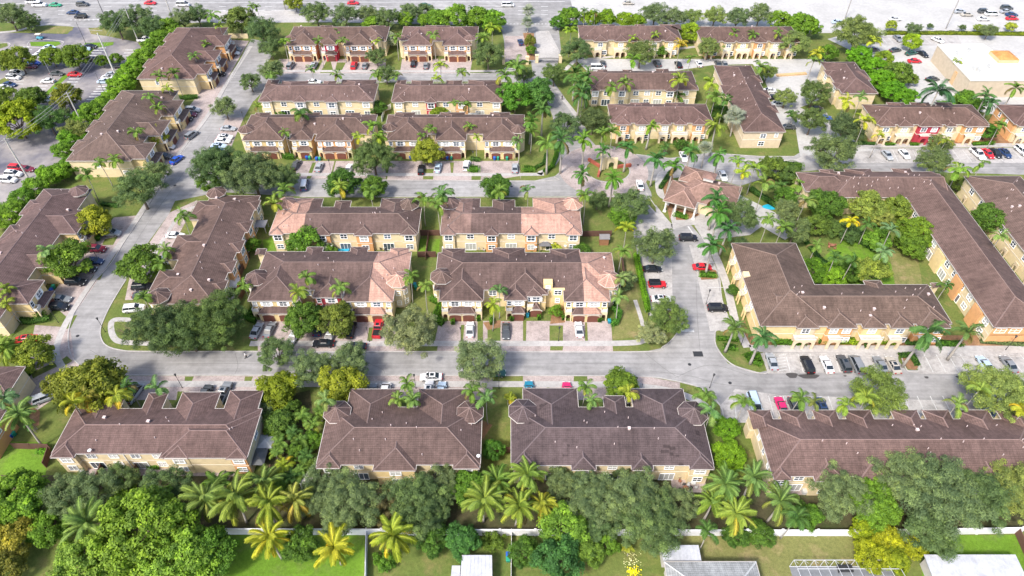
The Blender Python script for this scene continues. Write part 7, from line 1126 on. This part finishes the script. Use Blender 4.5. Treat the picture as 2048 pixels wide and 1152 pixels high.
('royal',1170,275,46,'royal palm above the roundabout left',(0.130,0.234,0.040)),('royal',1205,300,42,'royal palm behind the entrance monument',(0.072,0.187,0.050)),('royal',1255,290,48,'royal palm right behind the roundabout',(0.065,0.172,0.060)),('royal',1165,345,44,'royal palm at the left of the roundabout lawn',(0.072,0.179,0.050)),('royal',1226,352,46,'royal palm in front of the entrance monument',(0.108,0.234,0.040)),('royal',1310,318,50,'royal palm left of two beside the clubhouse walk',(0.058,0.164,0.060)),('royal',1345,330,46,'royal palm right of two beside the clubhouse walk',(0.094,0.218,0.040)),('royal',1380,298,44,'royal palm left of the silver palm behind the clubhouse',(0.065,0.172,0.050)),('royal',1440,305,44,'royal palm right of the silver palm on the street',(0.079,0.187,0.050)),('small',1474,322,34,'slender palm right of the clubhouse street palms',(0.144,0.250,0.050)),('small',1225,262,38,'green palm between roundabout and coral fronted row',PG),('clump',1330,295,34,'dark shrubs and palms behind the clubhouse walk',PD),('dense',1362,290,26,'small green tree by the white car behind the clubhouse',GD),('small',1205,262,32,'palm shading the row above the roundabout',PG),
('royal',1435,395,60,'large royal palm over the clubhouse roof corner, upper',(0.058,0.156,0.060)),('royal',1440,425,66,'largest royal palm right of the clubhouse forecourt',(0.072,0.187,0.040)),('royal',1428,490,60,'royal palm on the red car island',(0.058,0.156,0.050)),('royal',1455,455,50,'royal palm below the largest one',(0.050,0.140,0.060)),('oak',1480,430,80,'oak over the pool behind the clubhouse',OKD),('small',1490,345,40,'yellow palm left of the garden court palms',(0.252,0.328,0.040)),('small',1510,335,42,'palm right of the yellow one at the clubhouse drive',(0.173,0.265,0.050)),('small',1530,365,50,'large drooping palm over the drive end',(0.173,0.250,0.070)),('dense',1545,335,50,'olive tree among the palms above the garden court',(0.130,0.180,0.040)),('dense',1580,350,44,'olive tree left of the large L block roof end',(0.100,0.160,0.050)),('clump',1560,375,52,'palm mass left of the large L block',PD),('clump',1600,370,48,'palm mass touching the large L block',PG),('dense',1572,395,44,'green tree below the palm mass',(0.080,0.170,0.030)),('small',1610,400,44,'palm with brown skirt beside the dark court tree',(0.158,0.234,0.080)),
('lush',1652,410,72,'dark green tree in the upper left of the garden court',GD),('dense',1735,412,66,'yellow olive tree in the upper garden court, left',(0.220,0.270,0.070)),('dense',1790,418,58,'yellow olive tree in the upper garden court, right',(0.200,0.250,0.050)),('dense',1760,435,48,'yellow olive tree between the two upper ones',(0.220,0.250,0.080)),('small',1702,440,34,'vivid yellow palm in the garden court',(0.446,0.390,0.020)),('small',1738,445,36,'blue green palm in the garden court shade',PD),('lush',1835,465,72,'large yellow green tree against the inner orange wall',(0.160,0.240,0.030)),('lush',1825,490,60,'dark lower tree against the inner orange wall',(0.120,0.200,0.030)),('dense',1755,480,52,'bright green tree in the middle of the garden court',(0.140,0.260,0.040)),('small',1785,460,40,'grey green palm upper in the court middle',(0.130,0.218,0.140)),('small',1768,500,42,'pale palm lower in the court middle',(0.158,0.257,0.150)),('oak',1575,420,56,'grey oak at the court entrance',OK_),('oak',1590,460,66,'grey oak left of the garden court lawn',(0.156,0.202,0.103)),('dense',1635,450,46,'olive shrub tree at the upper left court lawn',(0.110,0.170,0.040)),('dense',1670,455,44,'low dark hedge tree on the court lawn edge',(0.090,0.150,0.050),.7),('dense',1700,465,50,'dark creeper mound on the court lawn edge',(0.090,0.150,0.060),.6),('small',1535,440,40,'palm upper left beside the court oaks',PG),('small',1565,450,38,'palm lower left beside the court oaks',PG),('small',1632,490,34,'palm on the left of the court lawn',PG),('dense',1625,540,52,'dark green tree behind the L shaped roof, left',(0.080,0.170,0.020)),('dense',1665,550,50,'vivid lime tree behind the L shaped roof',(0.165,0.300,0.030)),('dense',1705,540,50,'green tree right of the vivid lime one',GD),('dense',1745,545,62,'yellow flecked tree behind the L shaped roof, right',(0.200,0.250,0.060)),('small',1672,515,40,'palm left of two on the court lawn front',PD),('small',1702,520,40,'palm right of two on the court lawn front',PD),('dense',1465,580,22,'dark tree by the L block corner entrance',GD,1.2),
('oak',1480,490,40,'dark oak behind the L block top corner',OKD),('dense',1975,438,64,'dark green tree between the large L block and the right edge block',GD),('small',2000,470,40,'palm under the dark tree by the right edge block',(0.173,0.257,0.100)),('dense',1920,368,34,'bushy tree above the right edge block',(0.140,0.200,0.050)),('small',1920,340,46,'bright palm on the right street bays',(0.158,0.265,0.050)),('small',1965,328,34,'palm above the right edge block roof',PG),('small',1895,570,34,'palm at the inner court wall lower end',PD),
('oak',1668,305,96,'oak on the right street, left of two',(0.132,0.179,0.092)),('oak',1868,322,72,'oak on the right street bays, right of two',(0.132,0.179,0.092)),('oak',1880,290,50,'oak top above the right bays oak',(0.156,0.202,0.092)),('oak',1625,240,66,'oak beside the long block court',(0.108,0.157,0.069)),('oak',1690,255,72,'dark oak at the head of the red unit row',(0.096,0.134,0.075)),('oak',1630,185,66,'oak in the court left of the small block',(0.120,0.168,0.069)),('oak',1572,195,46,'oak by the silver sedans of the long block',(0.180,0.235,0.103)),('clump',1585,232,40,'palms beside the long block court oak',PD),('small',1690,200,42,'yellow palm at the small block gable',(0.302,0.328,0.040)),('small',1725,192,30,'thin tall palm at the small block gable',(0.130,0.218,0.080)),('small',1730,240,42,'yellow palm at the left end of the red unit row',(0.302,0.343,0.050)),('small',1760,268,26,'little yellow palm before the first arch of the red unit row',(0.288,0.328,0.050)),('small',1628,120,34,'palm at the top corner of the small block',PG),('small',1632,105,34,'yellow orange palms above the small block',(0.302,0.312,0.040)),('dense',1655,105,36,'bright tree above the small block',GB),
('oakbig',1714,68,92,'great round oak by the pale highway',(0.168,0.213,0.092)),('small',1745,82,34,'yellow palm right of the great round oak',(0.324,0.374,0.050)),('dense',1825,84,36,'vivid lime tree in the far lot',(0.230,0.340,0.030)),('dense',1768,118,36,'yellow green tree by the far lot lane',(0.220,0.300,0.040)),('dense',1783,50,22,'small yellow tree on the verge, first',(0.280,0.330,0.060)),('oak',1828,58,32,'grey round tree on the verge, second',OK_),('oak',1860,52,14,'tiny dark tree on the verge, third',OKD),('oak',1925,55,16,'tiny dark tree on the verge, fourth',OKD),('dense',1957,56,18,'small round tree on the verge, fifth',(0.200,0.270,0.070)),('oak',1978,62,34,'grey round tree on the verge, sixth',OK_),('dense',2022,54,20,'small yellow tree on the verge, seventh',(0.280,0.330,0.060)),
('dense',1720,112,46,'bright tree first in the bright line beside the far lot',(0.120,0.280,0.020)),('dense',1745,135,46,'bright tree second in the bright line beside the far lot',(0.130,0.290,0.020)),('dense',1762,160,48,'bright tree third in the bright line beside the far lot',(0.130,0.290,0.020)),('dense',1782,182,46,'bright tree fourth in the bright line beside the far lot',(0.120,0.280,0.020)),('dense',1810,195,44,'bright tree fifth in the bright line beside the far lot',(0.120,0.270,0.020)),('dense',1795,150,56,'green tree on the far lot side of the bright line',(0.130,0.200,0.040)),('dense',1822,158,26,'small tree near the white dumpster tent',(0.160,0.220,0.050)),('royal',1880,178,72,'big dark palm at the far lot corner',(0.050,0.125,0.070)),('royal',1975,188,44,'tall palm behind the right end of the red unit row',(0.086,0.187,0.080)),('royal',1985,205,40,'second tall palm behind the red unit row end',(0.072,0.156,0.080)),('royal',2030,172,44,'palm before the commercial wall at the right',(0.144,0.234,0.060)),('small',1915,120,22,'thin palm by the orange canopy',(0.216,0.281,0.060)),('dense',1935,205,60,'green trees behind the red unit row, right end',GB,.7),('small',2000,250,36,'palms between the red unit row and orange wall',(0.115,0.203,0.050)),('dense',1975,262,36,'dark green bush at the orange unit end',(0.090,0.200,0.030)),('small',1890,282,28,'yellow shrub palm below the red unit',(0.216,0.257,0.050)),
]
GRP = dict(oak='grey green oaks', oakbig='grey green oaks', dense='leafy round trees', lush='broad leafy trees', shrub='garden shrubs', bare='bare trees', coco='coconut palms', royal='royal palms', small='slender palms', silver='silver palms', clump='clumping palms')
for t in T:
    if t[3] < 8: continue
    k, x, y, d, l, c = t[:6]; plant(k, x, y, d, l, c, t[6] if len(t) > 6 else 1.0, GRP[k], t[7] if len(t) > 7 else None)
HG, HD, HY = (.08,.19,.02), (.06,.14,.03), (.2,.3,.02)
for pts, wd, h, l, c in (([(1272,515),(1283,570),(1296,625)],1.3,1.6,'long clipped bright hedge beside the lane bays',(.13,.28,.02)),([(1216,590),(1226,575),(1236,590),(1228,612)],1.2,1.5,'curled dark hedge at the top of the garage row end',HD),([(1228,620),(1238,630),(1232,648),(1222,650)],1.3,1.5,'curled bright hedge by the teal bin',(.08,.22,.04)),([(884,612),(870,640),(886,650)],1.5,1.7,'rounded dark hedge at the left end of the tower row',HG),([(862,600),(876,607)],1.2,1.5,'pale clipped bushes at the left turret of the tower row',HG),
    ([(508,622),(496,640),(512,645)],1.1,1.5,'curved bright hedge beside the pavement left of the red unit row',HG),([(490,632),(482,645)],1.1,1.4,'round clipped bush beside the curved hedge',HG),([(1400,551),(1430,553)],1.6,1.1,'clipped hedge on the royal palm island in the lane',HG),([(1798,713),(1822,711),(1834,732)],1.3,.8,'low hedge round the palm island of the bays',HD),([(1434,679),(1474,681)],.9,1.0,'long low clipped hedge at the end of the lane bays',HG),([(1448,695),(1470,698)],1.6,.9,'round low hedge under the left royal palm',HG),([(1492,718),(1508,712),(1515,728)],2.0,1.0,'round hedge at the corner island of the bays',HG),([(1505,722),(1520,730)],1.5,1.0,'bright hedge at the island kerb tip',HG),
    ([(1546,684),(1606,686)],1.8,1.3,'long bright hedge under the first arches of the L block',HG),([(1636,684),(1650,684)],1.4,1.3,'hedge between the first and second porch of the L block',HG),([(1672,684),(1712,685)],1.6,1.3,'yellow green hedge between the orange porch and double arch',HY),([(1730,690),(1732,697)],.6,.7,'tiny clipped hedge in the double arch path',HD),([(1752,684),(1790,686)],1.6,1.2,'hedge right of the double arch',HY),([(1810,686),(1850,688)],1.4,1.1,'dark hedge before the orange right bay of the L block',HD),([(1870,688),(1920,690)],1.4,1.0,'low hedge at the right end of the L block',HG),([(1960,684),(2048,690)],1.1,.8,'grey green low shrubs along the orange end wall',(.15,.2,.1)),
    ([(98,640),(60,645),(10,640)],1.6,1.2,'low hedge along the left lawn wall',HD),([(92,632),(78,638)],1.8,1.9,'yellow green round hedge on the left lawn',(.11,.17,.03)),([(28,640),(60,632)],1.6,1.5,'brownish hedge against the left wall',(.14,.15,.04)),([(345,202),(395,196)],1.5,1.3,'dark hedge at the end of the second left row',HD),([(205,410),(238,414)],1.2,1.0,'dark low hedge at the left lawn oak',HD),([(175,485),(200,478)],1.6,1.4,'hedge below the yellow green drive tree',HG),([(150,340),(200,352),(240,348)],1.3,1.0,'low hedge below the second left row gable',HG),
    ([(1048,340),(1066,341)],2.2,1.2,'oval clipped hedge on the lawn by the last drive',HG),([(940,341),(956,341)],2.4,1.3,'oval clipped hedge between upper street driveways',HG),([(942,320),(960,322)],1.4,1.0,'dark hedge in front of the right recess of the garage row',HD),([(1088,345),(1104,335),(1112,315),(1116,295)],1.3,.9,'curved hedge following the roundabout kerb',HG),([(1070,338),(1088,328),(1092,310)],1.0,.8,'inner curved hedge on the roundabout lawn side',HD),([(570,316),(588,318)],1.4,1.6,'bright clipped hedge in the recess of the left garage row',HG),([(480,470),(478,520)],1.6,2.0,'tall garden hedge behind the left middle row',HG),([(1280,270),(1340,272)],1.6,1.4,'clipped dark hedge in front of the coral fronted row',HD),([(1225,192),(1250,193)],1.2,2.0,'bright hedge left behind the coral fronted row',HG),([(1277,193),(1332,193)],1.4,2.2,'bright yellow green hedge behind the coral fronted row',(.2,.33,.02)),
    ([(1640,292),(1720,288),(1750,289)],1.1,.8,'low hedge by the first arches of the red unit row',HD),([(1770,290),(1788,290)],1.0,.8,'small hedge before the second arch of the red unit row',HG),([(1820,290),(1836,290)],1.0,.8,'small hedge before the red unit',HG),([(1945,290),(1985,288)],1.2,.9,'hedge before the orange right unit',HG),([(1770,68),(1900,68),(2040,70),(2100,70)],2.0,1.0,'long yellow green hedge along the highway verge',(.17,.22,.02)),([(1320,378),(1338,350),(1350,338)],1.2,.9,'low hedge inside the curved clubhouse path',HD),([(1350,430),(1372,436)],1.8,.9,'low bushes before the clubhouse porch',HG),([(1500,380),(1560,420)],1.6,1.2,'dark hedge along the pool deck',HD),([(1870,215),(1960,214)],1.8,2.2,'leafy screen hedge behind the red unit row',(.1,.23,.02)),
    ([(300,935),(320,935)],1.0,1.0,'small shrubs by the dark yard fence',HG),([(78,905),(98,906)],1.0,.9,'bright low shrubs along the brown left fence',(.13,.3,.02)),([(60,730),(56,750),(50,765)],1.4,1.4,'round dark hedge beside the orange house drive',HG),([(1540,335),(1600,340)],2.0,2.4,'leafy screen along the right street above the garden court',(.09,.17,.03)),([(1600,470),(1640,520),(1700,560)],1.5,.6,'curved low planting edge of the court lawn',HD),([(1710,478),(1745,498)],2.0,1.2,'creeper hedge across the court lawn',HD),
    ([(906,645),(906,650)],.9,1.3,'clipped column bush at the first tower row garage',HG),([(957,638),(957,643)],.9,1.3,'clipped column bush at the second tower row garage',HG),([(1024,638),(1024,643)],.9,1.3,'clipped column bush right of the grey sedan',HG),([(983,640),(984,650)],1.0,1.2,'bright column bush between the drives',HG),([(1127,636),(1128,641)],1.0,1.3,'clipped round bush left of the right garages',HG),([(1199,640),(1199,645)],.9,1.3,'clipped round bush at the last garage',HG),([(1078,636),(1078,641)],.8,1.2,'clipped bush by the set back garage',HG)):
    hedge(pts, wd, h, l, c)
# white flowers and yellow flowers by the bottom lawn
P = rng.normal(0, 1, (90, 3)) * np.array([.7, 1.2, .3]) + np.array([0, 0, .5]); o = new('flowering_plant', leaf_mesh('flowering_plant', P, rng.normal(size=(90,3)) + np.array([0,0,2.]), .09, np.full(90, .8), .9), loc=G(1262,1122), col=(.6,.6,.6)); tag(o, 'straggling plant with white flowers on the lawn below the little yellow palm', 'flower', kind='stuff')
P = rng.normal(0, 1, (160, 3)) * np.array([.5, .4, .2]) + np.array([0, 0, .5]); o = new('flowering_plant', leaf_mesh('flowering_plant', P, rng.normal(size=(160,3)) + np.array([0,0,2.]), .1, np.full(160, .8), .9), loc=G(1266,1146), col=(.7,.6,.02)); tag(o, 'vivid yellow flowering plant at the bottom edge of the lawn', 'flower')
# grouping for the repeats
for o in SC.objects:
    if o.parent is None and 'category' in o and 'group' not in o:
        g = {'car': 'cars parked and driving', 'van': 'vans parked and driving', 'pickup truck': 'pickup trucks', 'row of houses': 'rows of townhouses and flats', 'hedge': 'clipped hedges and bushes', 'utility pole': 'poles', 'fence': 'garden fences', 'manhole cover': 'manhole covers', 'satellite dish': 'satellite dishes', 'air conditioner': 'air conditioners', 'tent': 'garden canopies', 'person': 'people outdoors'}.get(o['category'])
        if g: o['group'] = g
